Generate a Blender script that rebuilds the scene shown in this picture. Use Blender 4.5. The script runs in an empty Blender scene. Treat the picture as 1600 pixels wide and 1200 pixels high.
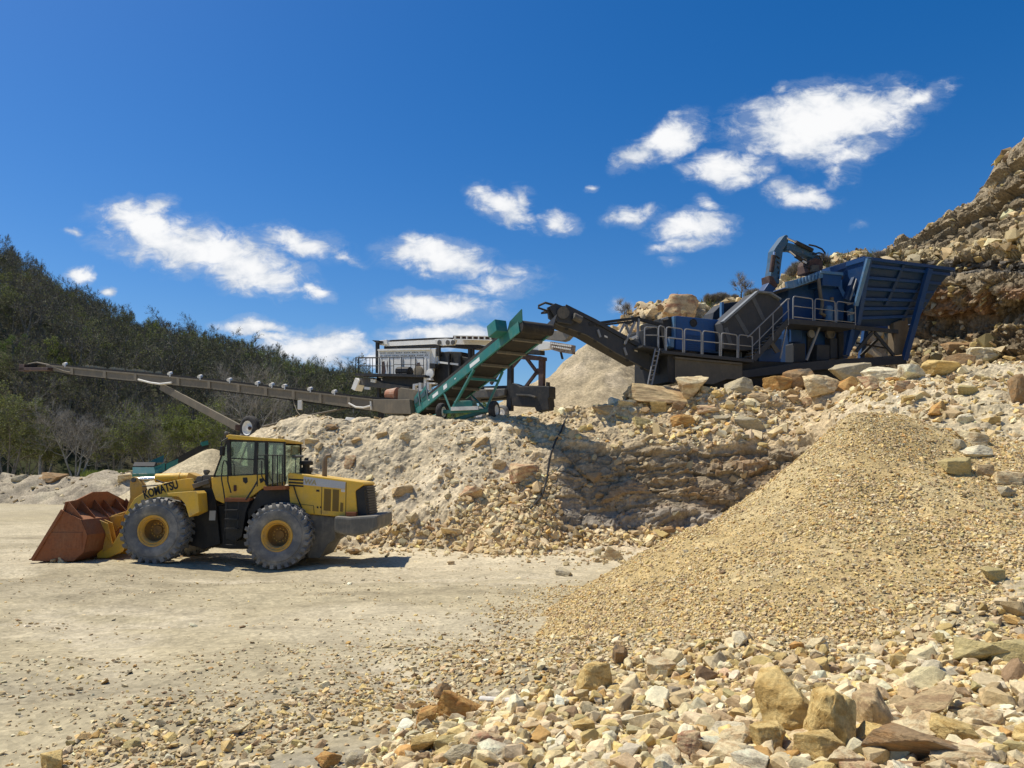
import bpy, bmesh, math, random
import numpy as np
from mathutils import Vector, Matrix

random.seed(7)
RNG = np.random.default_rng(11)
SC = bpy.context.scene
COL = SC.collection
R = math.radians

# ------------------------------------------------------------------ camera
CAM_H, FOC, PITCH = 2.53, 1200.0, math.atan(145 / 1200)
CP, SP = math.cos(PITCH), math.sin(PITCH)
cam = bpy.data.cameras.new('camera')
cam.sensor_width = 36.0
cam.lens = 27.0
cam.clip_start, cam.clip_end = 0.1, 6000
camo = bpy.data.objects.new('camera', cam)
COL.objects.link(camo)
camo.location = (0, 0, CAM_H)
camo.rotation_euler = (math.pi / 2 + PITCH, 0, 0)
SC.camera = camo


def ray(px, py):
    a, b = (px - 800) / FOC, (600 - py) / FOC
    return Vector((a, CP - b * SP, SP + b * CP))


def at(px, py, Y):
    """world point seen at a photo pixel, Y metres ahead of the camera"""
    d = ray(px, py)
    return Vector((0, 0, CAM_H)) + d * (Y / d.y)


def xw(px, Y, z):
    """world x of something at distance Y and height z standing in photo column px"""
    return (px - 800) / FOC * (Y * CP + (z - CAM_H) * SP)


class Frame:
    """upright working plane: s along yaw, d away from the viewer, z up"""
    def __init__(self, origin, yaw=0.0):
        self.o = Vector(origin)
        self.u = Vector((math.cos(yaw), math.sin(yaw), 0))
        self.w = Vector((-math.sin(yaw), math.cos(yaw), 0))

    def pt(self, s, d, z):
        return self.o + self.u * s + self.w * d + Vector((0, 0, z))

    def sz(self, px, py, d=0.0):
        r = ray(px, py)
        p0 = self.o + self.w * d - Vector((0, 0, CAM_H))
        k = p0.dot(self.w) / r.dot(self.w)
        q = r * k + Vector((0, 0, CAM_H)) - self.o
        return q.dot(self.u), q.z

    def px(self, px, py, d=0.0):
        s, z = self.sz(px, py, d)
        return self.pt(s, d, z)


# ------------------------------------------------------------------ noise
def _hash(ix, iy, iz, seed):
    h = (ix.astype(np.int64) * 374761393 + iy.astype(np.int64) * 668265263 + iz.astype(np.int64) * 2147483647 + seed * 974711) & 0xFFFFFFFF
    h = ((h ^ (h >> 13)) * 1274126177) & 0xFFFFFFFF
    h = ((h ^ (h >> 16)) * 2246822519) & 0xFFFFFFFF
    return ((h ^ (h >> 15)) & 0xFFFFFF) / float(0xFFFFFF)


def vnoise(p, seed=0):
    i = np.floor(p).astype(np.int64)
    f = p - i
    f = f * f * f * (f * (f * 6 - 15) + 10)
    r = 0
    for dx in (0, 1):
        wx = f[:, 0] if dx else 1 - f[:, 0]
        for dy in (0, 1):
            wy = f[:, 1] if dy else 1 - f[:, 1]
            for dz in (0, 1):
                wz = f[:, 2] if dz else 1 - f[:, 2]
                r = r + wx * wy * wz * _hash(i[:, 0] + dx, i[:, 1] + dy, i[:, 2] + dz, seed)
    return r * 2 - 1


def fbm(p, oct=4, seed=0, gain=0.5, lac=2.03):
    a, t, q = 1.0, 0, np.array(p, float)
    n = 0
    for k in range(oct):
        t = t + a * vnoise(q, seed + k * 17)
        n += a
        a *= gain
        q = q * lac + 3.7
    return t / n * 1.6


def worley(p, seed=0):
    """cell distance F1, F2-F1 and a random number of the nearest cell"""
    i = np.floor(p).astype(np.int64)
    f1 = np.full(len(p), 9.0); f2 = np.full(len(p), 9.0)
    cid = np.zeros(len(p))
    for dx in (-1, 0, 1):
        for dy in (-1, 0, 1):
            for dz in (-1, 0, 1):
                c = i + np.array([dx, dy, dz])
                j = np.stack([_hash(c[:, 0], c[:, 1], c[:, 2], seed + k) for k in (1, 2, 3)], 1)
                d = np.linalg.norm(c + 0.15 + j * 0.7 - p, axis=1)
                h = _hash(c[:, 0], c[:, 1], c[:, 2], seed + 9)
                near = d < f1
                f2 = np.where(near, f1, np.minimum(f2, d))
                cid = np.where(near, h, cid)
                f1 = np.where(near, d, f1)
    return f1, f2 - f1, cid


def sstep(a, b, x):
    t = np.clip((x - a) / (b - a), 0, 1)
    return t * t * (3 - 2 * t)


# ------------------------------------------------------------------ scene helpers
def tag(o, label=None, cat=None, group=None, kind=None):
    if label: o['label'] = label
    if cat: o['category'] = cat
    if group: o['group'] = group
    if kind: o['kind'] = kind
    return o


def link(name, me, mats=(), parent=None, loc=None):
    o = bpy.data.objects.new(name, me)
    COL.objects.link(o)
    for m in mats if isinstance(mats, (list, tuple)) else [mats]:
        me.materials.append(m)
    if loc is not None: o.location = loc
    if parent is not None: o.parent = parent
    return o


def thing(name, label, cat, loc=(0, 0, 0), group=None):
    o = bpy.data.objects.new(name, None)
    COL.objects.link(o)
    o.location = loc
    o.empty_display_size = 0.3
    tag(o, label, cat, group)
    return o


def np_mesh(name, V, F, col=None, smooth=False):
    """mesh from an (n,3) vertex array and an (m,k) face array, with an optional per-vertex colour"""
    me = bpy.data.meshes.new(name)
    V = np.asarray(V, np.float32); F = np.asarray(F, np.int32)
    k = F.shape[1]
    me.vertices.add(len(V)); me.vertices.foreach_set('co', V.ravel())
    me.loops.add(F.size); me.loops.foreach_set('vertex_index', F.ravel())
    me.polygons.add(len(F))
    me.polygons.foreach_set('loop_start', np.arange(0, F.size, k, dtype=np.int32))
    me.polygons.foreach_set('use_smooth', np.full(len(F), smooth, dtype=bool))
    me.update(calc_edges=True)
    if col is not None:
        a = me.attributes.new('col', 'FLOAT_COLOR', 'POINT')
        c = np.ones((len(V), 4), np.float32); c[:, :3] = col
        a.data.foreach_set('color', c.ravel())
    me.validate()
    return me


class MB:
    """collects shapes in world space; build() links them as one mesh object"""
    def __init__(self):
        self.v, self.f = [], []

    def add(self, vs, fs):
        n = len(self.v)
        self.v += [Vector(v) for v in vs]
        self.f += [tuple(i + n for i in f) for f in fs]
        return self

    def hexa(self, p):
        """8 corners: 0-3 one face, 4-7 the opposite one"""
        return self.add(p, [(3, 2, 1, 0), (4, 5, 6, 7), (0, 1, 5, 4), (1, 2, 6, 5), (2, 3, 7, 6), (3, 0, 4, 7)])

    def box(self, F, s0, s1, d0, d1, z0, z1):
        P = F.pt
        return self.hexa([P(s0, d0, z0), P(s1, d0, z0), P(s1, d1, z0), P(s0, d1, z0), P(s0, d0, z1), P(s1, d0, z1), P(s1, d1, z1), P(s0, d1, z1)])

    def beam(self, a, b, w, h, side=None):
        """box beam from a to b, w wide along side, h the other way"""
        a, b = Vector(a), Vector(b)
        t = (b - a).normalized()
        sd = Vector(side) if side is not None else (Vector((0, 0, 1)).cross(t) if abs(t.z) < 0.95 else Vector((1, 0, 0)))
        sd = (sd - t * sd.dot(t)).normalized()
        up = t.cross(sd)
        q = []
        for c in (a, b):
            q += [c - sd * w / 2 - up * h / 2, c + sd * w / 2 - up * h / 2, c + sd * w / 2 + up * h / 2, c - sd * w / 2 + up * h / 2]
        return self.hexa(q)

    def prism(self, poly, off):
        """closed polygon of world points swept by the vector off"""
        off = Vector(off); n = len(poly)
        a = [Vector(p) for p in poly]
        b = [p + off for p in a]
        return self.add(a + b, [tuple(range(n - 1, -1, -1)), tuple(range(n, 2 * n))] + [(i, (i + 1) % n, n + (i + 1) % n, n + i) for i in range(n)])

    def plate(self, F, pts, d0, d1):
        """outline in photo pixels laid on the plane d0 of frame F, d1-d0 thick"""
        return self.prism([F.px(x, y, d0) for x, y in pts], F.w * (d1 - d0))

    def tube(self, pts, r, n=8, caps=True):
        pts = [Vector(p) for p in pts]
        rr = r if isinstance(r, (list, tuple)) else [r] * len(pts)
        base = len(self.v); ref = None
        for i, p in enumerate(pts):
            t = (pts[min(i + 1, len(pts) - 1)] - pts[max(i - 1, 0)]).normalized()
            if ref is None:
                ref = t.orthogonal().normalized()
            ref = (ref - t * ref.dot(t))
            ref = ref.normalized() if ref.length > 1e-6 else t.orthogonal().normalized()
            b = t.cross(ref)
            for k in range(n):
                an = 2 * math.pi * k / n
                self.v.append(p + (ref * math.cos(an) + b * math.sin(an)) * rr[i])
        for i in range(len(pts) - 1):
            for k in range(n):
                k2 = (k + 1) % n
                self.f.append((base + i * n + k, base + i * n + k2, base + (i + 1) * n + k2, base + (i + 1) * n + k))
        if caps:
            self.f.append(tuple(base + k for k in range(n - 1, -1, -1)))
            self.f.append(tuple(base + (len(pts) - 1) * n + k for k in range(n)))
        return self

    def lathe(self, c, axis, prof, n=32, caps=True):
        """prof: (distance along axis, radius) pairs"""
        c = Vector(c); ax = Vector(axis).normalized()
        e = ax.orthogonal().normalized(); g = ax.cross(e)
        base = len(self.v)
        for (t, r) in prof:
            for k in range(n):
                an = 2 * math.pi * k / n
                self.v.append(c + ax * t + (e * math.cos(an) + g * math.sin(an)) * r)
        for i in range(len(prof) - 1):
            for k in range(n):
                k2 = (k + 1) % n
                self.f.append((base + i * n + k, base + i * n + k2, base + (i + 1) * n + k2, base + (i + 1) * n + k))
        if caps:
            self.f.append(tuple(base + k for k in range(n - 1, -1, -1)))
            self.f.append(tuple(base + (len(prof) - 1) * n + k for k in range(n)))
        return self

    def build(self, name, mat, parent=None, bevel=0.0, smooth=False):
        root = parent
        while root is not None and root.parent is not None: root = root.parent
        off = root.location if root is not None else Vector((0, 0, 0))
        me = bpy.data.meshes.new(name)
        me.from_pydata([tuple(v - off) for v in self.v], [], self.f)
        bm = bmesh.new(); bm.from_mesh(me)
        bmesh.ops.recalc_face_normals(bm, faces=bm.faces)
        bm.to_mesh(me); bm.free()
        if smooth:
            me.polygons.foreach_set('use_smooth', [True] * len(me.polygons))
            me.set_sharp_from_angle(angle=R(38))
        me.update()
        o = link(name, me, mat, parent)
        if bevel:
            b = o.modifiers.new('bevel', 'BEVEL')
            b.width = bevel; b.segments = 2; b.limit_method = 'ANGLE'; b.angle_limit = R(40)
        return o


def textmesh(word, height, thick=0.01, bold=0.0):
    cu = bpy.data.curves.new('lettering', 'FONT')
    cu.body = word; cu.size = height * 1.4; cu.extrude = thick; cu.offset = bold
    cu.align_x = 'CENTER'; cu.align_y = 'CENTER'
    t = bpy.data.objects.new('lettering', cu); COL.objects.link(t)
    bpy.context.view_layer.update()
    me = bpy.data.meshes.new_from_object(t.evaluated_get(bpy.context.evaluated_depsgraph_get()))
    bpy.data.objects.remove(t)
    return me


# ------------------------------------------------------------------ materials
class NT:
    def __init__(self, tree):
        self.t = tree; self.n = tree.nodes; self.l = tree.links

    def new(self, typ, **kw):
        nd = self.n.new(typ)
        for k, v in kw.items(): setattr(nd, k, v)
        return nd

    def put(self, sock, v):
        if hasattr(v, 'is_linked') or isinstance(v, bpy.types.NodeSocket): self.l.new(v, sock)
        else: sock.default_value = v

    def math(self, op, a, b=0.0, c=None):
        m = self.new('ShaderNodeMath', operation=op)
        self.put(m.inputs[0], a); self.put(m.inputs[1], b)
        if c is not None: self.put(m.inputs[2], c)
        return m.outputs[0]

    def noise(self, vec, scale, detail=4, rough=0.55, dist=0.0):
        m = self.new('ShaderNodeTexNoise')
        if vec is not None: self.l.new(vec, m.inputs['Vector'])
        m.inputs['Scale'].default_value = scale; m.inputs['Detail'].default_value = detail
        m.inputs['Roughness'].default_value = rough; m.inputs['Distortion'].default_value = dist
        return m.outputs['Fac']

    def ramp(self, fac, a, b):
        m = self.new('ShaderNodeMapRange', interpolation_type='SMOOTHSTEP')
        self.put(m.inputs[0], fac)
        m.inputs[1].default_value, m.inputs[2].default_value = a, b
        return m.outputs[0]

    def mix(self, fac, a, b, blend='MIX'):
        m = self.new('ShaderNodeMix', data_type='RGBA', blend_type=blend)
        self.put(m.inputs[0], fac)
        self.put(m.inputs[6], a if not isinstance(a, tuple) else (*a[:3], 1))
        self.put(m.inputs[7], b if not isinstance(b, tuple) else (*b[:3], 1))
        return m.outputs[2]


def base_mat(name):
    m = bpy.data.materials.new(name); m.use_nodes = True
    nt = NT(m.node_tree)
    return m, nt, nt.n['Principled BSDF']


def bumped(nt, bs, height, strength, dist):
    b = nt.new('ShaderNodeBump')
    b.inputs['Strength'].default_value = strength; b.inputs['Distance'].default_value = dist
    nt.l.new(height, b.inputs['Height']); nt.l.new(b.outputs[0], bs.inputs['Normal'])


def earth_mat(name, fine=9.0, contrast=0.35, bump=0.6, dist=0.05, tint=(0.55, 0.45, 0.32)):
    """soil, rubble and rock: the mesh colour broken up by grain, pebbles and bump"""
    m, nt, bs = base_mat(name)
    at_ = nt.new('ShaderNodeAttribute', attribute_name='col')
    co = nt.new('ShaderNodeTexCoord').outputs['Object']
    n1 = nt.noise(co, fine, 8, 0.7)
    n2 = nt.noise(co, fine * 0.13, 5, 0.6)
    vo = nt.new('ShaderNodeTexVoronoi'); nt.l.new(co, vo.inputs['Vector']); vo.inputs['Scale'].default_value = fine * 1.5
    c = nt.mix(nt.ramp(n1, 0.3, 0.72), at_.outputs['Color'], tint, 'MULTIPLY')
    mul = nt.math('MULTIPLY_ADD', nt.ramp(n1, 0.28, 0.75), contrast, 1 - contrast * 0.5)
    mul2 = nt.math('MULTIPLY_ADD', nt.ramp(n2, 0.3, 0.7), contrast * 0.7, 1 - contrast * 0.35)
    hs = nt.new('ShaderNodeVectorMath', operation='SCALE')
    nt.l.new(at_.outputs['Color'], hs.inputs[0]); nt.l.new(nt.math('MULTIPLY', mul, mul2), hs.inputs['Scale'])
    # scattered pebble tones
    cell = nt.new('ShaderNodeSeparateColor'); nt.l.new(vo.outputs['Color'], cell.inputs[0])
    hs2 = nt.new('ShaderNodeVectorMath', operation='SCALE')
    nt.l.new(hs.outputs[0], hs2.inputs[0]); nt.l.new(nt.math('MULTIPLY_ADD', cell.outputs[0], contrast * 0.8, 1 - contrast * 0.4), hs2.inputs['Scale'])
    wm = nt.new('ShaderNodeVectorMath', operation='MULTIPLY'); nt.l.new(hs2.outputs[0], wm.inputs[0]); wm.inputs[1].default_value = (1.02, 1.0, 0.91)
    nt.l.new(wm.outputs[0], bs.inputs['Base Color'])
    bs.inputs['Roughness'].default_value = 0.95
    bs.inputs['Specular IOR Level'].default_value = 0.15
    h = nt.math('ADD', n1, nt.math('MULTIPLY', vo.outputs['Distance'], 0.35))
    bumped(nt, bs, h, bump, dist)
    for n in list(nt.n):
        if n.bl_idname == 'ShaderNodeMix' and not n.outputs[2].is_linked: nt.n.remove(n)
    return m


def stone_mat(name):
    """loose stones: per-stone colour from the mesh, broken by veins and grain"""
    m, nt, bs = base_mat(name)
    at_ = nt.new('ShaderNodeAttribute', attribute_name='col')
    co = nt.new('ShaderNodeTexCoord').outputs['Object']
    n1 = nt.noise(co, 22, 7, 0.72)
    sc = nt.new('ShaderNodeVectorMath', operation='SCALE')
    nt.l.new(at_.outputs['Color'], sc.inputs[0]); nt.l.new(nt.math('MULTIPLY_ADD', nt.ramp(n1, 0.25, 0.75), 0.5, 0.75), sc.inputs['Scale'])
    wm = nt.new('ShaderNodeVectorMath', operation='MULTIPLY'); nt.l.new(sc.outputs[0], wm.inputs[0]); wm.inputs[1].default_value = (1.04, 1.0, 0.87)
    nt.l.new(wm.outputs[0], bs.inputs['Base Color'])
    bs.inputs['Roughness'].default_value = 0.85
    bs.inputs['Specular IOR Level'].default_value = 0.2
    bumped(nt, bs, n1, 0.6, 0.03)
    return m


def rock_mat(name, c1, c2, c3, scale=1.0):
    """a boulder: main colour, weathered stain and pale fresh breaks, layered"""
    m, nt, bs = base_mat(name)
    co = nt.new('ShaderNodeTexCoord').outputs['Object']
    info = nt.new('ShaderNodeObjectInfo').outputs['Random']
    add = nt.new('ShaderNodeVectorMath', operation='ADD'); nt.l.new(co, add.inputs[0])
    cmb = nt.new('ShaderNodeCombineXYZ'); nt.l.new(nt.math('MULTIPLY', info, 37.0), cmb.inputs[0]); nt.l.new(cmb.outputs[0], add.inputs[1])
    mp = nt.new('ShaderNodeMapping'); nt.l.new(add.outputs[0], mp.inputs[0]); mp.inputs['Scale'].default_value = (1, 1, 2.6)
    n1 = nt.noise(mp.outputs[0], 1.6 * scale, 6, 0.62, 0.4)
    n2 = nt.noise(add.outputs[0], 0.9 * scale, 4, 0.6)
    n3 = nt.noise(add.outputs[0], 9 * scale, 8, 0.7)
    c = nt.mix(nt.ramp(n1, 0.42, 0.62), c1, c2)
    c = nt.mix(nt.ramp(n2, 0.52, 0.66), c, c3)
    sc = nt.new('ShaderNodeVectorMath', operation='SCALE')
    nt.l.new(c, sc.inputs[0]); nt.l.new(nt.math('MULTIPLY_ADD', nt.ramp(n3, 0.25, 0.75), 0.5, 0.72), sc.inputs['Scale'])
    wm = nt.new('ShaderNodeVectorMath', operation='MULTIPLY'); nt.l.new(sc.outputs[0], wm.inputs[0]); wm.inputs[1].default_value = (1.04, 1.0, 0.87)
    nt.l.new(wm.outputs[0], bs.inputs['Base Color'])
    bs.inputs['Roughness'].default_value = 0.88
    bs.inputs['Specular IOR Level'].default_value = 0.2
    bumped(nt, bs, nt.math('ADD', n3, nt.math('MULTIPLY', n1, 0.8)), 0.5, 0.06)
    return m


def metal_mat(name, base, rough=0.5, metal=0.0, dirt=(0.32, 0.26, 0.18), amount=0.35, scale=2.5, rust=None, rust_amt=0.3, streak=True, top=0.35, spec=0.4):
    """painted or bare metal under quarry dust: blotches, run marks, dust lying on upward faces, optional rust"""
    m, nt, bs = base_mat(name)
    co = nt.new('ShaderNodeTexCoord').outputs['Object']
    n1 = nt.noise(co, scale, 7, 0.65)
    n2 = nt.noise(co, scale * 6, 6, 0.7)
    mp = nt.new('ShaderNodeMapping'); nt.l.new(co, mp.inputs[0]); mp.inputs['Scale'].default_value = (1, 1, 0.12)
    n3 = nt.noise(mp.outputs[0], scale * 5, 5, 0.6)
    c = nt.mix(nt.math('MULTIPLY', nt.ramp(n2, 0.35, 0.7), 0.25), base, tuple(x * 0.6 for x in base))
    if rust is not None:
        c = nt.mix(nt.math('MULTIPLY', nt.ramp(nt.math('MULTIPLY_ADD', n2, 0.4, nt.math('MULTIPLY', n1, 0.6)), 0.62 - rust_amt * 0.35, 0.72 - rust_amt * 0.2), 0.9), c, rust)
    geo = nt.new('ShaderNodeNewGeometry')
    sep = nt.new('ShaderNodeSeparateXYZ'); nt.l.new(geo.outputs['Normal'], sep.inputs[0])
    up = nt.math('MULTIPLY', nt.ramp(sep.outputs[2], 0.3, 0.95), top)
    d = nt.math('MULTIPLY', nt.ramp(n1, 0.4, 0.75), amount)
    if streak: d = nt.math('ADD', d, nt.math('MULTIPLY', nt.ramp(n3, 0.5, 0.75), amount * 0.6))
    d = nt.math('MINIMUM', nt.math('ADD', d, nt.math('MULTIPLY', up, nt.ramp(n2, 0.2, 0.6))), 0.92)
    c = nt.mix(d, c, dirt)
    nt.l.new(c, bs.inputs['Base Color'])
    bs.inputs['Metallic'].default_value = metal
    bs.inputs['Specular IOR Level'].default_value = spec
    nt.l.new(nt.math('MINIMUM', nt.math('MULTIPLY_ADD', d, 0.45, nt.math('MULTIPLY_ADD', n2, 0.15, rough - 0.07)), 1.0), bs.inputs['Roughness'])
    bumped(nt, bs, nt.math('ADD', n2, nt.math('MULTIPLY', n1, 2.0)), 0.12, 0.02)
    return m


def plain_mat(name, base, rough=0.6, metal=0.0, var=0.25, scale=6.0):
    return metal_mat(name, base, rough, metal, dirt=tuple(min(1, x * 1.2 + 0.02) for x in base), amount=var, scale=scale, streak=False, top=0.1)
# ================================================================== sky and sun
SUN_EL, SUN_AZ = R(62), R(-16)          # height; degrees from due left round towards the viewer
sdir = Vector((-math.cos(SUN_EL) * math.cos(SUN_AZ), -math.cos(SUN_EL) * math.sin(SUN_AZ), math.sin(SUN_EL)))
sl = bpy.data.lights.new('sun', 'SUN')
sl.energy = 4.6; sl.angle = R(0.53); sl.color = (1.0, 0.94, 0.82)
so = bpy.data.objects.new('sun', sl); COL.objects.link(so)
so.rotation_euler = sdir.to_track_quat('Z', 'Y').to_euler()
so.location = (-30, -20, 60)

world = bpy.data.worlds.new('World'); SC.world = world
world.use_nodes = True
nt = NT(world.node_tree)
bg = nt.n['Background']
sky = nt.new('ShaderNodeTexSky', sky_type='NISHITA')
sky.sun_disc = False
sky.sun_elevation = SUN_EL
sky.sun_rotation = math.atan2(sdir.x, sdir.y)
sky.altitude = 400; sky.air_density = 1.0; sky.dust_density = 0.9; sky.ozone_density = 3.0
hs = nt.new('ShaderNodeHueSaturation')
hs.inputs['Saturation'].default_value = 1.43
hs.inputs['Value'].default_value = 1.27
hs.inputs['Hue'].default_value = 0.506
nt.l.new(sky.outputs[0], hs.inputs['Color'])
gm = nt.new('ShaderNodeGamma'); gm.inputs[1].default_value = 1.0
nt.l.new(hs.outputs[0], gm.inputs[0])
dirv = nt.new('ShaderNodeTexCoord').outputs['Generated']
sep = nt.new('ShaderNodeSeparateXYZ'); nt.l.new(dirv, sep.inputs[0])
yy = nt.math('MAXIMUM', sep.outputs[1], 0.05)
cb = nt.new('ShaderNodeCombineXYZ')
nt.l.new(nt.math('DIVIDE', sep.outputs[0], yy), cb.inputs[0])
nt.l.new(nt.math('DIVIDE', sep.outputs[2], yy), cb.inputs[1])
uv = cb.outputs[0]
# cumulus: where each one floats (photo pixels give its direction), half sizes, tilt, strength
CLOUDS = [(225, 350, 80, 34, 14, 1), (300, 385, 150, 44, 12, 1), (390, 420, 105, 36, 14, 1), (235, 328, 40, 18, -20, .8), (465, 380, 75, 24, 10, .8), (535, 402, 45, 9, 8, .55),
          (685, 402, 85, 28, 6, 1), (684, 482, 95, 27, 2, 1.05), (640, 384, 30, 12, 10, .7), (785, 440, 75, 26, -6, .62),
          (785, 322, 62, 24, 28, .85), (875, 350, 30, 20, 12, .85), (820, 318, 30, 22, 60, .6),
          (390, 510, 55, 15, 2, .95), (505, 545, 110, 30, 4, 1), (430, 530, 40, 14, 0, .8), (720, 527, 120, 20, 0, .9), (975, 482, 28, 14, 0, .5), (600, 560, 60, 20, 0, .8),
          (1050, 218, 62, 32, -22, 1), (990, 246, 42, 18, -20, .8), (1085, 205, 30, 24, -40, .6), (1020, 230, 50, 24, -30, .8),
          (1280, 190, 130, 56, -6, 1.15), (1340, 180, 110, 48, -14, 1), (1430, 158, 70, 18, -26, .75), (1250, 215, 90, 40, 10, 1), (1330, 235, 70, 24, -20, .6),
          (1135, 262, 66, 26, 2, .95), (1160, 280, 40, 18, 0, .8), (1245, 303, 56, 22, 6, .9), (1315, 270, 40, 24, -50, .5),
          (985, 336, 44, 17, -12, .82), (1085, 352, 66, 24, -4, 1), (1075, 378, 60, 16, -6, .75), (1110, 318, 26, 14, 0, .55),
          (127, 427, 25, 14, 0, .95), (176, 452, 18, 10, 0, .85), (114, 358, 20, 8, 8, .6), (494, 458, 30, 14, 6, .8), (1222, 138, 12, 16, -60, .5), (920, 294, 12, 8, 0, .45), (1055, 407, 20, 9, 0, .45), (1345, 352, 22, 9, -20, .3)]
msk = None
warp = nt.new('ShaderNodeTexNoise', noise_dimensions='2D'); nt.l.new(uv, warp.inputs['Vector'])
warp.inputs['Scale'].default_value = 16; warp.inputs['Detail'].default_value = 6; warp.inputs['Roughness'].default_value = 0.55
wv = nt.new('ShaderNodeVectorMath', operation='MULTIPLY_ADD')
nt.l.new(warp.outputs['Color'], wv.inputs[0]); wv.inputs[1].default_value = (0.044, 0.034, 0); wv.inputs[2].default_value = (-0.022, -0.017, 0)
wa = nt.new('ShaderNodeVectorMath', operation='ADD'); nt.l.new(uv, wa.inputs[0]); nt.l.new(wv.outputs[0], wa.inputs[1])
for (px, py, rx, ry, tilt, st) in CLOUDS:
    d = ray(px, py)
    k = FOC * d.y
    mp = nt.new('ShaderNodeMapping', vector_type='TEXTURE')
    nt.l.new(wa.outputs[0], mp.inputs[0])
    mp.inputs['Location'].default_value = (d.x / d.y, d.z / d.y, 0)
    mp.inputs['Rotation'].default_value = (0, 0, R(-tilt))
    mp.inputs['Scale'].default_value = (rx * 1.40 / k, ry * 1.40 / k, 1)
    gr = nt.new('ShaderNodeTexGradient', gradient_type='SPHERICAL'); nt.l.new(mp.outputs[0], gr.inputs[0])
    e = nt.math('MULTIPLY', gr.outputs['Fac'], st)
    msk = e if msk is None else nt.math('MAXIMUM', msk, e)
sq = nt.new('ShaderNodeMapping'); nt.l.new(uv, sq.inputs[0]); sq.inputs['Scale'].default_value = (26, 46, 1); sq.inputs['Rotation'].default_value = (0, 0, R(-14))
pn = nt.new('ShaderNodeTexNoise', noise_dimensions='2D'); nt.l.new(sq.outputs[0], pn.inputs['Vector'])
pn.inputs['Scale'].default_value = 1; pn.inputs['Detail'].default_value = 9; pn.inputs['Roughness'].default_value = 0.62; pn.inputs['Distortion'].default_value = 0.3
dens = nt.math('ADD', msk, nt.math('MULTIPLY', nt.math('SUBTRACT', pn.outputs['Fac'], 0.5), nt.math('MINIMUM', nt.math('MULTIPLY', msk, 3.5), 1.0)))
veil_n = nt.new('ShaderNodeMapping'); nt.l.new(wa.outputs[0], veil_n.inputs[0]); veil_n.inputs['Scale'].default_value = (14, 34, 1); veil_n.inputs['Rotation'].default_value = (0, 0, R(18))
vn = nt.new('ShaderNodeTexNoise', noise_dimensions='2D'); nt.l.new(veil_n.outputs[0], vn.inputs['Vector']); vn.inputs['Scale'].default_value = 1; vn.inputs['Detail'].default_value = 10; vn.inputs['Roughness'].default_value = 0.68
veil = nt.math('MULTIPLY', nt.ramp(nt.math('ADD', msk, nt.math('MULTIPLY', nt.math('SUBTRACT', vn.outputs['Fac'], 0.52), nt.math('MINIMUM', nt.math('MULTIPLY', msk, 9.0), 1.3))), 0.0, 0.5), 0.26)
cov = nt.math('MAXIMUM', nt.ramp(dens, 0.13, 0.70), veil)
shade = nt.new('ShaderNodeTexNoise', noise_dimensions='2D'); nt.l.new(uv, shade.inputs['Vector']); shade.inputs['Scale'].default_value = 22; shade.inputs['Detail'].default_value = 5
ccol = nt.mix(nt.ramp(nt.math('ADD', dens, nt.math('MULTIPLY', shade.outputs['Fac'], 1.0)), 0.62, 1.5), (0.50, 0.57, 0.68), (0.98, 0.98, 0.98))
SKY_STR = 0.085
skyc = nt.new('ShaderNodeVectorMath', operation='SCALE'); nt.l.new(gm.outputs[0], skyc.inputs[0]); skyc.inputs['Scale'].default_value = 1.0
cl = nt.new('ShaderNodeVectorMath', operation='SCALE'); nt.l.new(ccol, cl.inputs[0]); cl.inputs['Scale'].default_value = 0.92 / SKY_STR
front = nt.ramp(sep.outputs[1], 0.1, 0.25)
fin = nt.mix(nt.math('MULTIPLY', nt.math('MULTIPLY', cov, front), 0.97), skyc.outputs[0], cl.outputs[0])
nt.l.new(fin, bg.inputs['Color'])
bg.inputs['Strength'].default_value = SKY_STR
SC.view_settings.view_transform = 'Standard'
SC.view_settings.look = 'None'
SC.view_settings.exposure = 0.14
SC.view_settings.gamma = 1.0
SC.cycles.max_bounces = 6; SC.cycles.transparent_max_bounces = 12
SC.cycles.use_adaptive_sampling = True
SC.cycles.use_denoising = True

# ================================================================== terrain
EARTH = earth_mat('quarry_soil', 7.0, 0.5, 0.6, 0.06)
YARD = earth_mat('dusty_yard', 10.0, 0.38, 0.45, 0.03)
CLIFFM = earth_mat('bedrock', 5.0, 0.6, 0.8, 0.10)
GRAVM = earth_mat('fine_gravel', 26.0, 0.55, 0.8, 0.03)
TERRAIN_V, TERRAIN_F = [], []


def grid_faces(r, c, wrap=False):
    i = np.arange(r * c).reshape(r, c)
    if wrap: i = np.concatenate([i, i[:, :1]], 1)
    return np.stack([i[:-1, :-1], i[:-1, 1:], i[1:, 1:], i[1:, :-1]], -1).reshape(-1, 4)


def grid_normals(G):
    du = np.gradient(G, axis=1); dv = np.gradient(G, axis=0)
    n = np.cross(du, dv)
    n /= np.linalg.norm(n, axis=2, keepdims=True) + 1e-9
    return n


def catmull(C, segs):
    """resample along axis 0 with segs[i] steps in the i-th interval"""
    n = len(C); out = []
    for i in range(n - 1):
        p1, p2 = C[i], C[i + 1]
        p0 = C[i - 1] if i else 2 * p1 - p2
        p3 = C[i + 2] if i + 2 < n else 2 * p2 - p1
        m1, m2 = (p2 - p0) * 0.42, (p3 - p1) * 0.42
        for t in np.arange(segs[i]) / segs[i]:
            t2, t3 = t * t, t * t * t
            out.append((2 * t3 - 3 * t2 + 1) * p1 + (t3 - 2 * t2 + t) * m1 + (-2 * t3 + 3 * t2) * p2 + (t3 - t2) * m2)
    out.append(C[-1])
    return np.array(out)


def loft(ctrl, rseg, cseg):
    A = catmull(np.asarray(ctrl, float), rseg)
    return np.swapaxes(catmull(np.swapaxes(A, 0, 1), cseg), 0, 1)


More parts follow.
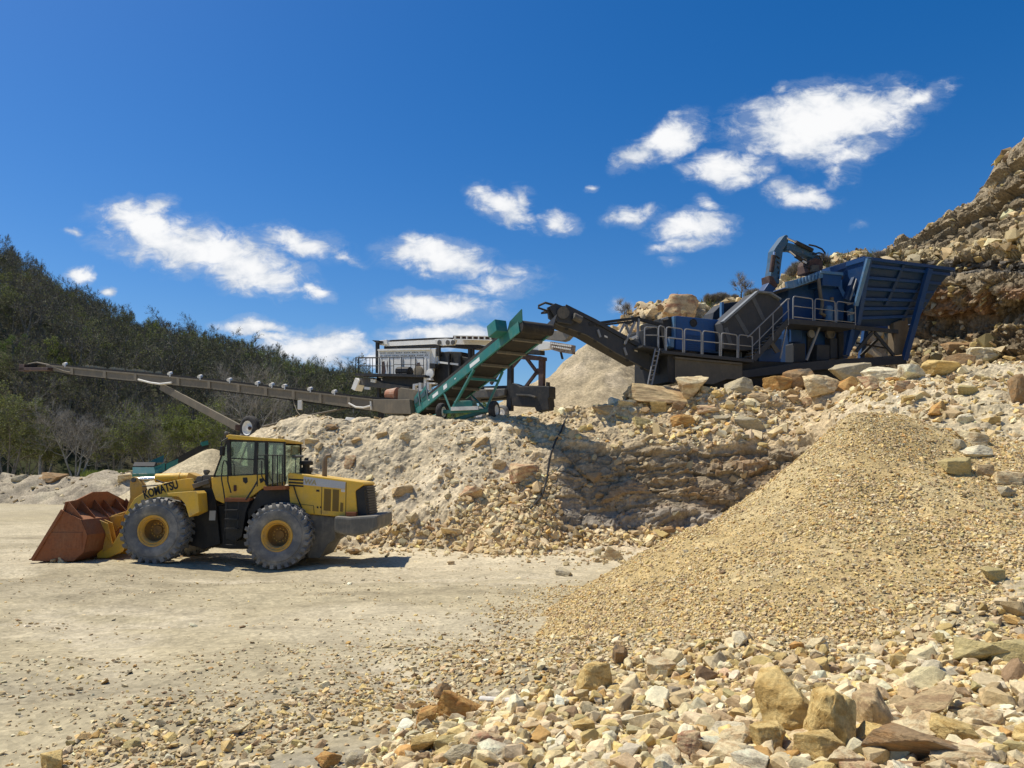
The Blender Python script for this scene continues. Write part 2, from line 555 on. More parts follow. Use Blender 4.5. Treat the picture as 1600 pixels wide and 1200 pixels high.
def lay(name, G, mat, col, kind='structure', wrap=False, bvh=True, smooth=True, **kw):
    r, c, _ = G.shape
    F = grid_faces(r, c, wrap)
    n = grid_normals(G)
    if n[..., 2].mean() < 0: F = F[:, ::-1]
    o = link(name, np_mesh(name, G.reshape(-1, 3), F, col.reshape(-1, 3), smooth), mat)
    tag(o, kind=kind, **kw)
    if bvh:
        b = sum(len(v) for v in TERRAIN_V)
        TERRAIN_V.append(G.reshape(-1, 3)); TERRAIN_F.append(F + b)
    return o


def tone(P, base, *layers):
    """per-vertex colour: base, then (mask 0..1, colour) layers"""
    c = np.broadcast_to(np.array(base, float), P.shape[:-1] + (3,)).copy()
    for m, k in layers: c = c * (1 - m[..., None]) + np.array(k) * m[..., None]
    return c


def nz(G, s, oct=4, seed=0, stretch=(1, 1, 1)):
    return fbm(G.reshape(-1, 3) * s * np.array(stretch), oct, seed).reshape(G.shape[:-1])


# ---- the yard: one sheet out to the horizon
PT = []
for px, py, Y in [(500, 1200, 6.2), (650, 1200, 5.5), (800, 1200, 5.0), (1000, 1200, 4.7), (1200, 1200, 4.5), (1600, 1200, 4.3), (700, 1090, 8.6), (830, 1050, 9.2), (950, 1040, 9.2), (1250, 1000, 9.4), (1500, 930, 10),
                  (1700, 900, 10.5), (1000, 1120, 6.8), (1300, 1100, 6.6), (1600, 1080, 6.5), (300, 1200, 6.6), (0, 1200, 6.7), (200, 1000, 12), (500, 1000, 12), (760, 1000, 11.9), (-300, 1100, 8.6)]:
    PT.append(tuple(at(px, py, Y)))
PT += [(0, 0, .9), (3, 0, .95), (-4, 0, .35), (-9, 1, 0), (8, 0, 1.1), (14, 6, 1.6), (14, 12, 1.6), (-14, 8, 0), (-6, 14, 0), (0, 15, .0), (4, 19, 0), (-20, 15, 0)]
PT += [(-10.3, 22.2, .06), (-10.3, 25, .06), (-12, 23.5, .08), (-6.8, 22.2, -.09), (-6.8, 25, -.09), (-3, 22, -.1), (-3, 26, -.05), (2, 23, 0), (-20, 30, 0.1), (-30, 50, 0), (-60, 80, 0), (20, 40, 0), (0, 60, 0)]
PT = np.array(PT)


def yard_z(x, y):
    d2 = (x[..., None] - PT[:, 0]) ** 2 + (y[..., None] - PT[:, 1]) ** 2
    w = 1 / (d2 + 0.25) ** 1.6
    return (w * PT[:, 2]).sum(-1) / w.sum(-1)


xs = np.concatenate([-np.geomspace(3000, 19, 26)[:-1], np.arange(-19, 15, 0.14), np.geomspace(15, 3000, 22)])
ys = np.concatenate([-np.geomspace(400, 1, 10), np.arange(0, 4, 0.5), np.cumsum(np.concatenate([[4], 0.07 + np.arange(230) * 0.00085])), np.geomspace(44, 4000, 40)])
ys = np.unique(np.round(ys, 3))
X, Y = np.meshgrid(xs, ys)
Z = yard_z(X, Y)
Gd = np.stack([X, Y, Z], -1)
near = 1 - sstep(45, 90, Y)
trk = np.zeros_like(X)
for cx, cy, rad, y0 in [(-6, 60, 40.5, 0), (-14, -20, 36, 0), (-30, -8, 31, 0), (2, 58, 44.2, 0), (-22, 70, 56, 0), (-3, -14, 27.4, 0)]:
    r_ = np.hypot(X - cx, Y - cy); an = np.arctan2(Y - cy, X - cx) * rad
    for off in (0, 2.45):
        q_ = r_ - rad - off
        band = sstep(.48, .30, np.abs(q_))
        trk = np.maximum(trk, band * (.55 + .45 * (np.sin(an * 2 * math.pi / .42 + np.sign(q_) * 1.2 + np.abs(q_) * 5) > 0)))
trk = trk * sstep(3.5, 1, X) * (Y > 7) * (Y < 34)
P0 = np.stack([X, Y, np.zeros_like(X)], -1)
ruts = nz(P0, 0.55, 4, 3, (0.45, 1.2, 1))
trk = trk * sstep(-.35, .25, nz(P0, .3, 3, 19))
Gd[..., 2] -= trk * .04
Gd[..., 2] += near * (ruts * 0.07 + nz(P0, 2.2, 4, 5, (.7, 1, 1)) * 0.03 + nz(P0, 7, 3, 8) * 0.012)
Gd[..., 2] = np.where(Y > 90, Gd[..., 2] - 0.02 * np.minimum(Y - 90, 200), Gd[..., 2])
d1 = nz(P0, 0.35, 4, 21, (.35, 1, 1)); d2 = nz(P0, 1.3, 5, 22, (.6, 1.2, 1)); d3 = nz(P0, 0.16, 3, 23, (.6, 1, 1))
gc = tone(Gd, (0.445, 0.38, 0.245), (sstep(-.1, .6, d1), (0.38, 0.325, 0.215)), (sstep(.1, .7, d2) * .7, (0.32, 0.27, 0.175)), (sstep(.1, .5, d3) * .85, (0.52, 0.45, 0.31)), (trk * .9, (0.53, 0.46, 0.325)),
          (sstep(-1, 3, X) * (1 - sstep(13, 17, Y)) * .6, (0.42, 0.33, 0.18)), ((1 - sstep(6, 11, Y)) * sstep(0.1, .5, d1) * .6, (0.30, 0.27, 0.205)), (sstep(17, 25, Y) * (1 - sstep(27, 34, Y)) * sstep(-7, -3, X) * .8, (0.64, 0.55, 0.385)))
gc = gc * np.array([.925, .93, .98])
lay('ground', Gd, YARD, gc)

# ---- the worked face: soil bank, bedrock cut, rubble slope and the benches above it
COLS = [
    (250, [(31, -.6), (32, -.6), (33, -.6), (34, -.6), (35, -.6), (37, -.6), (40, -.6), (45, -.6), (62, -.6)]),
    (345, [(30.5, -.5), (31.5, -.1), (33, .7), (34.5, 1.4), (36, 1.9), (38, 2.0), (40, 2.0), (45, 1.5), (62, .5)]),
    (395, [(30.2, -.5), (31.2, 0), (32.6, 1.6), (33.7, 3.0), (34.8, 4.15), (36, 4.35), (38, 4.4), (45, 4.3), (62, 3.5)]),
    (450, [(29.4, -.5), (30.3, 0), (31.6, 1.7), (32.9, 3.4), (34.0, 4.85), (35, 5.1), (37, 5.1), (45, 5.2), (62, 5)]),
    (520, [(28.6, -.5), (29.4, 0), (30.8, 1.7), (32.0, 3.4), (33.2, 4.9), (34.2, 5.1), (36.5, 5.1), (45, 5.2), (62, 5.2)]),
    (600, [(27.7, -.5), (28.6, 0), (30, 1.7), (31.4, 3.4), (32.7, 4.85), (33.7, 5.05), (36, 5.1), (45, 5.2), (62, 5.2)]),
    (680, [(26.9, -.5), (27.8, 0), (29.5, 1.7), (31, 3.4), (32.4, 4.8), (33.3, 5.0), (36, 5.1), (45, 5.2), (62, 5.2)]),
    (760, [(25.6, -.5), (26.8, 0), (28.6, 1.6), (30.4, 3.25), (32.0, 4.6), (33.2, 4.95), (36, 5.1), (45, 5.3), (62, 5.3)]),
    (820, [(25, -.5), (26.2, .05), (28.2, 1.4), (29.8, 2.9), (31.2, 4.25), (32.5, 4.95), (34.5, 5.25), (45, 5.4), (62, 5.4)]),
    (870, [(25, -.5), (27.2, .25), (28.7, 1.5), (29.6, 2.75), (30.6, 3.9), (32.3, 4.85), (34.2, 5.35), (45, 5.5), (62, 5.5)]),
    (940, [(24.6, -.5), (27.6, .35), (28.7, 1.5), (29.4, 2.75), (30.2, 3.85), (32, 4.95), (34, 5.6), (45, 5.8), (62, 5.8)]),
    (1010, [(24.6, -.5), (27.6, .4), (28.7, 1.5), (29.3, 2.75), (30.1, 3.85), (31.8, 5.1), (33.6, 6.15), (45, 6.4), (62, 6.4)]),
    (1100, [(24.5, -.5), (27.3, .4), (28.6, 1.5), (29.2, 2.75), (29.9, 3.85), (31.5, 5.15), (33.2, 6.25), (45, 6.45), (62, 6.5)]),
    (1200, [(23.5, -.5), (26.8, .4), (28.2, 1.6), (28.9, 2.8), (29.7, 3.85), (31.2, 5.1), (33, 6.25), (45, 6.5), (62, 6.6)]),
    (1260, [(20, -.5), (24, .6), (26.4, 1.7), (27.7, 2.9), (29.0, 4.05), (31, 5.2), (33, 6.3), (45, 6.5), (62, 6.6)]),
    (1350, [(13, 0), (17, 1.4), (20, 2.7), (23, 3.9), (26, 4.9), (29.5, 5.8), (33, 6.6), (45, 6.6), (62, 6.6)]),
    (1450, [(9.5, .3), (12.5, 1.45), (16, 2.6), (20, 3.85), (25, 5.2), (29, 6.2), (33, 7.0), (45, 6.9), (62, 6.8)]),
    (1600, [(7.5, .2), (10.5, 1.35), (14, 2.25), (18, 3.45), (23, 4.85), (28, 6.25), (32, 7.3), (42, 7.2), (62, 7)]),
    (1800, [(7.5, .4), (10.5, 1.6), (14, 2.6), (18, 3.9), (23, 5.3), (27, 6.5), (31, 7.6), (40, 7.5), (62, 7)]),
    (2200, [(7.5, .6), (10.5, 2.0), (14, 3.2), (18, 4.6), (22, 5.9), (26, 7.2), (30, 8.2), (38, 8), (62, 7)])]
ctrl = [[(xw(px, Y, z), Y, z) for (Y, z) in prof] for px, prof in COLS]
ctrl = np.swapaxes(np.array(ctrl), 0, 1)
CSEG = [10, 14, 20, 26, 28, 28, 30, 24, 20, 26, 26, 30, 30, 22, 28, 28, 34, 24, 14]
RSEG = [10, 22, 26, 26, 24, 20, 10, 8]
Gq = loft(ctrl, RSEG, CSEG)
pxc = np.interp(np.arange(Gq.shape[1]), np.concatenate([[0], np.cumsum(CSEG)]), [c[0] for c in COLS])[None, :] + 0 * Gq[..., 0]
rwc = np.interp(np.arange(Gq.shape[0]), np.concatenate([[0], np.cumsum(RSEG)]), np.arange(9))[:, None] + 0 * Gq[..., 0]
n = grid_normals(Gq)
if n[..., 1].mean() > 0: n = -n
wob = nz(Gq, 0.5, 3, 31) * 0.18
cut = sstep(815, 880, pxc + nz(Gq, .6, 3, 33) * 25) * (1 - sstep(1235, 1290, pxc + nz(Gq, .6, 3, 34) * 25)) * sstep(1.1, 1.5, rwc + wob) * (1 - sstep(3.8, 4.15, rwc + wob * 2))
soil = 1 - sstep(790, 850, pxc + nz(Gq, .5, 3, 35) * 25)
bench = sstep(5.7, 6.3, rwc)
f1, f2, cid = worley(Gq.reshape(-1, 3) * np.array([.75, .75, 2.3]) + fbm(Gq.reshape(-1, 3) * .9, 3, 40)[:, None] * .35, 5)
f1, f2, cid = [a.reshape(pxc.shape) for a in (f1, f2, cid)]
g1, g2, gid = worley(Gq.reshape(-1, 3) * np.array([1.9, 1.9, 5.0]) + fbm(Gq.reshape(-1, 3) * 1.6, 3, 41)[:, None] * .4, 15)
g1, g2, gid = [a.reshape(pxc.shape) for a in (g1, g2, gid)]
lyr = np.floor(Gq[..., 2] * 2.6 + nz(Gq, .35, 3, 39) * 1.1 + Gq[..., 0] * .05)
lyh = _hash(lyr.ravel().astype(np.int64), np.floor(Gq[..., 0] * .35 + lyr * .37).ravel().astype(np.int64), np.zeros(lyr.size, np.int64), 7).reshape(lyr.shape)
strata = np.sin(Gq[..., 2] * 6 + nz(Gq, .5, 3, 42) * 3.0)
dcut = (lyh - .5) * .26 + (cid - .5) * .30 + (gid - .5) * .10 - sstep(.08, 0, f2) * .08 + strata * .03 + nz(Gq, 3, 4, 43) * .04 + nz(Gq, .7, 3, 49) * .22
rill = nz(Gq, 1.0, 5, 44, (1.9, 1.9, .2))
dsoil = rill * .13 + nz(Gq, .45, 3, 45) * .26 + nz(Gq, 3.2, 4, 46) * .03 + (gid > .94) * .05
drub = nz(Gq, .8, 4, 47) * .20 + nz(Gq, 3.0, 4, 48) * .08 + (gid - .5) * .10
dmix = cut * dcut + (1 - cut) * (soil * dsoil + (1 - soil) * drub)
amp = sstep(0.2, 1.0, rwc) * (1 - .75 * bench)
Gq = Gq + n * (dmix * amp)[..., None]
a1 = nz(Gq, .6, 4, 51); a2 = nz(Gq, 2.5, 5, 52); a3 = nz(Gq, 1.2, 4, 53, (1, 1, 3))
qc = tone(Gq, (0.56, 0.47, 0.335),
          ((1 - soil) * (1 - sstep(1300, 1380, pxc)), (0.52, 0.41, 0.265)), (sstep(1300, 1380, pxc) * 1.0, (0.50, 0.42, 0.285)),
          (sstep(0, .6, a1) * .6, (0.61, 0.52, 0.385)), (sstep(.1, .7, a2) * .5, (0.46, 0.38, 0.265)), (bench * .8, (0.50, 0.415, 0.285)))
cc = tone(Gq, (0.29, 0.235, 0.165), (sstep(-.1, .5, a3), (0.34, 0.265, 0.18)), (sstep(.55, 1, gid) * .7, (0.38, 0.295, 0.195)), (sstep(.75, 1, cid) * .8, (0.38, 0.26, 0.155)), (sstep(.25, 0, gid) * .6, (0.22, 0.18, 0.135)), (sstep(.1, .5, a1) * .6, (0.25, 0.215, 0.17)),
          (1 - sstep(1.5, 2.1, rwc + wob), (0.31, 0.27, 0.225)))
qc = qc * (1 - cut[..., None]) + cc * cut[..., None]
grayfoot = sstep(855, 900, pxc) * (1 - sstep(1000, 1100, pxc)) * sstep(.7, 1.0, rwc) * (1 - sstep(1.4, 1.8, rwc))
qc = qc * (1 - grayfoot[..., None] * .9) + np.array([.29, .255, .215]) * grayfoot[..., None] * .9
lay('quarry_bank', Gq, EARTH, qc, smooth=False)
Q = dict(G=Gq, px=pxc, rw=rwc, cut=cut, soil=soil)

# ---- rock wall on the right, in beds
WCOL = [(1310, 412, 52), (1380, 404, 50), (1420, 382, 48.5), (1460, 353, 47), (1500, 320, 45), (1540, 287, 43), (1570, 243, 41.5), (1600, 214, 40), (1680, 140, 36), (1800, 40, 31), (2000, -80, 26), (2400, -200, 20)]
wc = []
for px, sk, Yb in WCOL:
    rows = [(625, -2.0), (585, -.6), (545, .9), (500, 1.7), (455, .1), (436, .15), (424, 1.0), (408, .8), (396, 1.4)]
    pts = []
    for py, dy in rows:
        py = max(py, sk + 3) if py < 450 else py
        pts.append(at(px, py, Yb + dy))
    lo = min(396, sk + 30)
    for t, dy in ((.33, 2.0), (.66, 3.2), (1.0, 5.0)):
        pts.append(at(px, 394 + (sk - 394) * t if sk < 390 else sk + 2 * (1 - t), Yb + 1.0 + dy * (1 if sk < 390 else .4)))
    pts.append(pts[-1] + Vector((2, 6, -.3))); pts.append(pts[-1] + Vector((4, 14, -1.5)))
    wc.append([tuple(p) for p in pts])
wc = np.swapaxes(np.array(wc), 0, 1)
WR = [6, 14, 18, 20, 10, 10, 12, 10, 22, 26, 24, 6, 4]
WC = [14, 24, 30, 34, 36, 32, 32, 26, 20, 14, 8]
Gw = loft(wc, WR, WC)
n = grid_normals(Gw)
if n[..., 1].mean() > 0: n = -n
rww = np.interp(np.arange(Gw.shape[0]), np.concatenate([[0], np.cumsum(WR)]), np.arange(len(WR) + 1))[:, None] + 0 * Gw[..., 0]
rww = rww + nz(Gw, .35, 3, 60, (1, 1, .5)) * .22
L = Gw.reshape(-1, 3); wn = fbm(L * .5, 3, 61)[:, None] * .5
f1, f2, cid = [a.reshape(rww.shape) for a in worley(L * np.array([.24, .24, .62]) + wn, 25)]
g1, g2, gid = [a.reshape(rww.shape) for a in worley(L * np.array([.6, .6, 1.7]) + wn * 1.3, 35)]
h1, h2, hid = [a.reshape(rww.shape) for a in worley(L * np.array([1.6, 1.6, 5.5]) + wn * .6, 45)]
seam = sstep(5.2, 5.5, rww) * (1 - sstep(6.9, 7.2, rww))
upper = sstep(8.3, 8.8, rww)
wly = np.floor(Gw[..., 2] * 1.5 + nz(Gw, .2, 3, 68) * 1.0 + Gw[..., 0] * .08)
wlh = _hash(wly.ravel().astype(np.int64), np.floor(Gw[..., 0] * .22 + wly * .41).ravel().astype(np.int64), np.zeros(wly.size, np.int64), 9).reshape(wly.shape)
dw = (1 - seam) * ((wlh - .5) * .95 + (cid - .5) * .8 + (gid - .5) * .35 - sstep(.10, 0, f2) * .35 - sstep(.09, 0, g2) * .15) + seam * ((hid - .5) * .5) + (hid - .5) * .12 + nz(Gw, 2.2, 3, 62) * .06
edge = 1 - sstep(10.6, 11.0, rww)
Gw = Gw + n * (dw * (0.25 + .75 * edge))[..., None]
b1 = nz(Gw, .4, 4, 63); b2 = nz(Gw, 1.6, 5, 64, (1, 1, 2))
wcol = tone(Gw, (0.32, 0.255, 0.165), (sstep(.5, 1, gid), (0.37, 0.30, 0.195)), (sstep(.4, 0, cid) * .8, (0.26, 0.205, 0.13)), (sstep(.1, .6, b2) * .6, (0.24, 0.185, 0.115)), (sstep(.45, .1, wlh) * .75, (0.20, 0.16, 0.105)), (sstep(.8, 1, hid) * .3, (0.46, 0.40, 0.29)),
            ((1 - sstep(4.1, 4.6, rww)) * sstep(2.7, 3.2, rww) * sstep(.0, .5, b1 + .25 * (gid > .5)), (0.31, 0.19, 0.11)), ((1 - sstep(2.5, 3.1, rww)) * .75, (0.20, 0.155, 0.10)),  # last layer paints the shade under the overhang into the lower wall
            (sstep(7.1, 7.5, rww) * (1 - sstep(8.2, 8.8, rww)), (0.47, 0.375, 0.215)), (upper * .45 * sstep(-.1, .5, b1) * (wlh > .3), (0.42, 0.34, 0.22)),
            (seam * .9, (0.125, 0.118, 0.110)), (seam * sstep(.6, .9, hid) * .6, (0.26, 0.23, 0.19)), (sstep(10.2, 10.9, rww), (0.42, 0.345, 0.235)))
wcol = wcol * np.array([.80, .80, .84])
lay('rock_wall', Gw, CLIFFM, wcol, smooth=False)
W_ = dict(G=Gw, rw=rww)

# ---- rubble mound behind the crusher, running into the rock wall
MC = [(880, 600, 60), (950, 545, 58), (985, 500, 57), (1020, 478, 56), (1060, 474, 55), (1100, 476, 55), (1150, 470, 55), (1200, 462, 54), (1230, 440, 53.5), (1260, 420, 53), (1310, 408, 52.5), (1370, 403, 52), (1440, 402, 51)]
mc = []
for px, sk, Yb in MC:
    k_ = 1.0 if px < 1320 else (.45 if px < 1400 else .1)
    mc.append([tuple(at(px, 640, Yb - 12 * k_)), tuple(at(px, 600, Yb - 7 * k_)), tuple(at(px, 600 + (sk - 600) * .5, Yb - 3 * k_)), tuple(at(px, sk, Yb)), tuple(at(px, sk, Yb) + Vector((0, 5, .1))), tuple(at(px, sk, Yb) + Vector((0, 16, -3)))])
Gm = loft(np.swapaxes(np.array(mc), 0, 1), [6, 22, 24, 6, 4], [12, 14, 16, 16, 16, 18, 18, 14, 14, 16, 16, 14])
n = grid_normals(Gm)
if n[..., 1].mean() > 0: n = -n
g1, g2, gid = [a.reshape(Gm.shape[:2]) for a in worley(Gm.reshape(-1, 3) * np.array([1.1, 1.1, 1.5]), 71)]
Gm = Gm + n * ((gid - .5) * .5 + nz(Gm, .6, 4, 72) * .4 + nz(Gm, 3, 3, 73) * .1)[..., None]
grassy = sstep(.0, .5, nz(Gm, .35, 3, 74)) * sstep(.4, .9, np.linspace(0, 1.6, Gm.shape[0]))[:, None]
lay('rubble_mound', Gm, EARTH, tone(Gm, (0.44, 0.35, 0.24), (sstep(.5, 1, gid), (0.50, 0.41, 0.28)), (sstep(.3, 0, gid), (0.33, 0.25, 0.16)), (grassy * .7, (0.17, 0.16, 0.07))))

# ---- long berm of spoil at the far left of the yard
BC = [(-260, 752, 84), (-120, 748, 82), (0, 747, 80), (60, 741, 78), (110, 752, 76), (150, 746, 75), (200, 742, 72), (240, 750, 70), (300, 748, 66), (380, 752, 62)]
bc = []
for px, sk, Yb in BC:
    a = at(px, sk, Yb)
    bc.append([(a.x, Yb - 8, -.5), (a.x, Yb - 5.5, .15), (a.x, Yb - 2.5, a.z * .6), (a.x, Yb, a.z), (a.x, Yb + 3, a.z * .8), (a.x, Yb + 9, -1.5)])
Gb = loft(np.swapaxes(np.array(bc), 0, 1), [4, 14, 14, 8, 4], [14, 16, 14, 14, 14, 14, 14, 12, 12])
n = grid_normals(Gb)
if n[..., 2].mean() < 0: n = -n
Gb = Gb + n * (nz(Gb, .25, 4, 81) * .7 + nz(Gb, 1.2, 4, 82) * .25)[..., None]
lay('spoil_berm', Gb, EARTH, tone(Gb, (0.36, 0.31, 0.24), (sstep(0, .5, nz(Gb, .3, 3, 83)), (0.44, 0.385, 0.29)), (sstep(.1, .6, nz(Gb, .8, 4, 84)), (0.27, 0.23, 0.18))))


# ---- heaps
def heap(apex, feet, nr, na, prof, amp, seed, crest=None):
    """polar heap: apex, ring of foot points (angle order), radial profile"""
    feet = np.array(feet, float); k = len(feet)
    ring = catmull(np.concatenate([feet[-1:], feet, feet[:2]]), [max(1, na // k)] * (k + 2))[max(1, na // k):-2 * max(1, na // k)]
    ring = ring[:k * max(1, na // k)]
    t = np.linspace(0, 1, nr) ** 0.85
    top = np.array(apex, float) if crest is None else crest(ring)
    G = top + (ring - top) * t[:, None, None]
    h = prof(t)[:, None]
    G[..., 2] = ring[None, :, 2] + (top[..., 2] - ring[None, :, 2]) * h
    ang = np.arctan2(ring[:, 1] - np.array(apex)[1], ring[:, 0] - np.array(apex)[0])
    w = np.sin(math.pi * np.clip(t, 0, 1))[:, None] ** .7
    G[..., 2] += w * (nz(G, .5, 4, seed) * amp + nz(G, 2.2, 4, seed + 1) * amp * .3)
    return G


def soft(t):
    return np.clip(1 - np.sqrt(t * t + .0025) + .05 * (1 - t) , 0, 1) * (1 - .16 * np.sin(math.pi * t))


gpA = at(1335, 645, 15.6)
feet = [(11.6, 15.5, 3.0), (10.8, 12.2, 1.9), (9.2, 10.2, 1.1), (6.6, 9.3, .85), (3.8, 9.2, .55), (1.6, 9.9, .18), (.15, 11.8, -.05), (.45, 14.6, -.06), (1.5, 17.5, -.06), (3.0, 20.5, 0), (5.6, 22.2, .9), (8.6, 21.5, 2.9), (11.2, 18.8, 3.6)]
Gg = heap(gpA, feet, 110, 330, soft, .16, 91)
gn = nz(Gg, .45, 4, 95); gn2 = nz(Gg, 1.3, 5, 96)
gp = lay('gravel_pile', Gg, GRAVM, tone(Gg, (0.48, 0.36, 0.18), (sstep(0, .6, gn) * .8, (0.42, 0.32, 0.17)), (sstep(0, .6, gn2) * .5, (0.56, 0.44, 0.24)), (sstep(.1, .5, gn) * .4, (0.60, 0.49, 0.29))), kind=None, wrap=True,
         label='big cone of yellow-brown crushed stone in front of the cut face', cat='gravel pile')

shA = at(925, 533, 50)
feet = [(shA.x + 9.5, 50, 6.3), (shA.x + 8, 45, 5.9), (shA.x + 4, 42, 5.4), (shA.x, 41, 5.0), (shA.x - 4.5, 42.5, 5.0), (shA.x - 8, 45.5, 5.0), (shA.x - 9.5, 50, 5), (shA.x - 8, 56, 5), (shA.x, 59, 5), (shA.x + 8, 56, 5)]
Gs = heap(shA, feet, 60, 200, soft, .35, 101)
rl = nz(Gs, .8, 4, 105, (1, 1, .3))
lay('sand_heap', Gs, EARTH, tone(Gs, (0.42, 0.345, 0.235), (sstep(0, .6, rl) * .7, (0.36, 0.29, 0.195)), (sstep(.2, .7, nz(Gs, .5, 3, 106)), (0.47, 0.39, 0.28))), kind=None, wrap=True,
    label='tall tan spoil heap behind the white screening plant and dark discharge conveyor', cat='spoil heap')

smA = at(332, 694, 43)
feet = [(smA.x + 6.5, 43, -.1), (smA.x + 4.4, 38.5, -.1), (smA.x + .5, 37, -.1), (smA.x - 4, 38.5, -.1), (smA.x - 7.6, 42.5, -.1), (smA.x - 4.6, 45, -.1), (smA.x, 46.5, -.1), (smA.x + 4, 46.5, -.1)]
Gz = heap(smA, feet, 50, 160, lambda t: np.clip(1.02 - np.sqrt(t * t + .006), 0, 1) * (1 - .05 * np.sin(math.pi * t)), .12, 111)
lay('sand_pile', Gz, EARTH, tone(Gz, (0.47, 0.40, 0.28), (sstep(0, .6, nz(Gz, .9, 4, 115)) * .7, (0.41, 0.345, 0.24))), kind=None, wrap=True,
    label='small pale sand pile beside the low dark conveyor behind the loader cab', cat='sand pile')

# ---- wooded hillside
HC = [(-500, 340, 240), (-200, 408, 260), (0, 446, 285), (100, 500, 300), (200, 546, 315), (300, 572, 330), (400, 588, 345), (500, 622, 350), (600, 650, 360), (800, 690, 380), (1100, 715, 420), (1500, 735, 460)]
hc = []
for px, sk, Yb in HC:
    rows = []
    for t, Yr in ((0, 104), (.12, 118), (.45, .52), (.8, .82), (1, 1)):
        Yq = Yr if Yr > 2 else Yb * Yr
        top = at(px, sk, Yb); zt = top.z
        zz = -3 if t == 0 else (-2 + (zt + 2) * {.12: .03, .45: .36, .8: .76, 1: 1}[t])
        rows.append((xw(px, Yq, zz), Yq, zz))
    rows.append((rows[-1][0] + 5, Yb + 80, zt * .8))
    hc.append(rows)
Gh = loft(np.swapaxes(np.array(hc), 0, 1), [4, 12, 14, 14, 4], [8, 10, 12, 12, 12, 12, 12, 12, 12, 10, 8])
Gh[..., 2] += nz(Gh, .03, 4, 121) * 3
lay('hillside', Gh, EARTH, tone(Gh, (0.050, 0.046, 0.026), (sstep(-.1, .4, nz(Gh, .05, 3, 122)), (0.042, 0.050, 0.02)), (sstep(0.2, .8, nz(Gh, .2, 3, 123)), (0.065, 0.055, 0.034))), bvh=False)
# ================================================================== stones and boulders
from mathutils.bvhtree import BVHTree
BVH = BVHTree.FromPolygons(np.concatenate(TERRAIN_V).tolist(), np.concatenate(TERRAIN_F).tolist())
EYE = Vector((0, 0, CAM_H))


def land(px, py):
    """where the line of sight through a photo pixel meets the terrain"""
    loc, nrm, _, _ = BVH.ray_cast(EYE, ray(px, py).normalized())
    if loc is None: return None, None
    return loc, (nrm if nrm.z > 0 else -nrm)


def ground_at(x, y):
    loc, nrm, _, _ = BVH.ray_cast(Vector((x, y, 60)), Vector((0, 0, -1)))
    return loc, nrm


def hull(npts, rs, box=0.0):
    """an angular stone: hull of random points between a ball and a box"""
    P = rs.normal(size=(npts, 3)); P /= np.linalg.norm(P, axis=1, keepdims=True)
    if box: P = np.sign(P) * np.abs(P) ** (1 - box)
    P *= rs.uniform(.8, 1.1, size=(npts, 1))
    bm = bmesh.new()
    for p in P: bm.verts.new(p)
    r = bmesh.ops.convex_hull(bm, input=bm.verts)
    bmesh.ops.delete(bm, geom=list({g for g in r['geom_unused'] + r['geom_interior'] if isinstance(g, bmesh.types.BMVert)}), context='VERTS')
    return bm


def small_variant(seed, npts=11):
    bm = hull(npts, np.random.default_rng(seed), .25)
    bmesh.ops.triangulate(bm, faces=bm.faces)
    bm.verts.ensure_lookup_table()
    V = np.array([v.co[:] for v in bm.verts]); F = np.array([[v.index for v in f.verts] for f in bm.faces])
    bm.free()
    lo, hi = V.min(0), V.max(0)
    return (V - (lo + hi) / 2) / (hi - lo), F


SMALL = [small_variant(200 + i, 9 + i % 4) for i in range(10)]


def medium_variant(seed):
    rs_ = np.random.default_rng(seed)
    bm = hull(13 + seed % 5, rs_, .3)
    bmesh.ops.dissolve_limit(bm, angle_limit=R(12), verts=bm.verts, edges=bm.edges)
    bmesh.ops.bevel(bm, geom=list(bm.edges), offset=.05, segments=1, affect='EDGES', clamp_overlap=True)
    bmesh.ops.triangulate(bm, faces=bm.faces)
    long_ = [e for e in bm.edges if e.calc_length() > .55]
    bmesh.ops.subdivide_edges(bm, edges=long_, cuts=1); bmesh.ops.triangulate(bm, faces=bm.faces)
    V = np.array([v.co[:] for v in bm.verts])
    V = V * (1 + fbm(V * 2.6 + seed, 3, seed) * .07)[:, None]
    for i, v in enumerate(bm.verts): v.index = i
    F = np.array([[v.index for v in f.verts] for f in bm.faces]); bm.free()
    lo, hi = V.min(0), V.max(0)
    return (V - (lo + hi) / 2) / (hi - lo), F


MEDIUM = [medium_variant(240 + i) for i in range(12)]


def big_mesh(seed, npts, box, rough=.024):
    """boulder: angular hull, worn edges, chipped and pitted surface; unit bounding box"""
    rs = np.random.default_rng(seed)
    bm = hull(npts, rs, box)
    bmesh.ops.dissolve_limit(bm, angle_limit=R(9), verts=bm.verts, edges=bm.edges)
    bmesh.ops.bevel(bm, geom=list(bm.edges), offset=.032, segments=1, affect='EDGES', clamp_overlap=True)
    bmesh.ops.triangulate(bm, faces=bm.faces)
    for _ in range(4):
        long_ = [e for e in bm.edges if e.calc_length() > .14]
        if not long_: break
        bmesh.ops.subdivide_edges(bm, edges=long_, cuts=1)
        bmesh.ops.triangulate(bm, faces=bm.faces)
    V = np.array([v.co[:] for v in bm.verts])
    w1, w2, wi = worley(V * 1.5 + 7, seed)
    d = fbm(V * 2.3 + seed, 4, seed) * rough * 1.6 + fbm(V * 7 + seed, 4, seed + 5) * rough * .9 + (wi - .5) * rough * 2.2
    L = V / (np.linalg.norm(V, axis=1, keepdims=True) + 1e-6)
    V = V + L * d[:, None]
    lo, hi = V.min(0), V.max(0)
    V = (V - (lo + hi) / 2) / (hi - lo)
    for v, c in zip(bm.verts, V): v.co = c
    me = bpy.data.meshes.new('boulder')
    bm.to_mesh(me); bm.free()
    me.polygons.foreach_set('use_smooth', [True] * len(me.polygons))
    me.set_sharp_from_angle(angle=R(24))
    return me


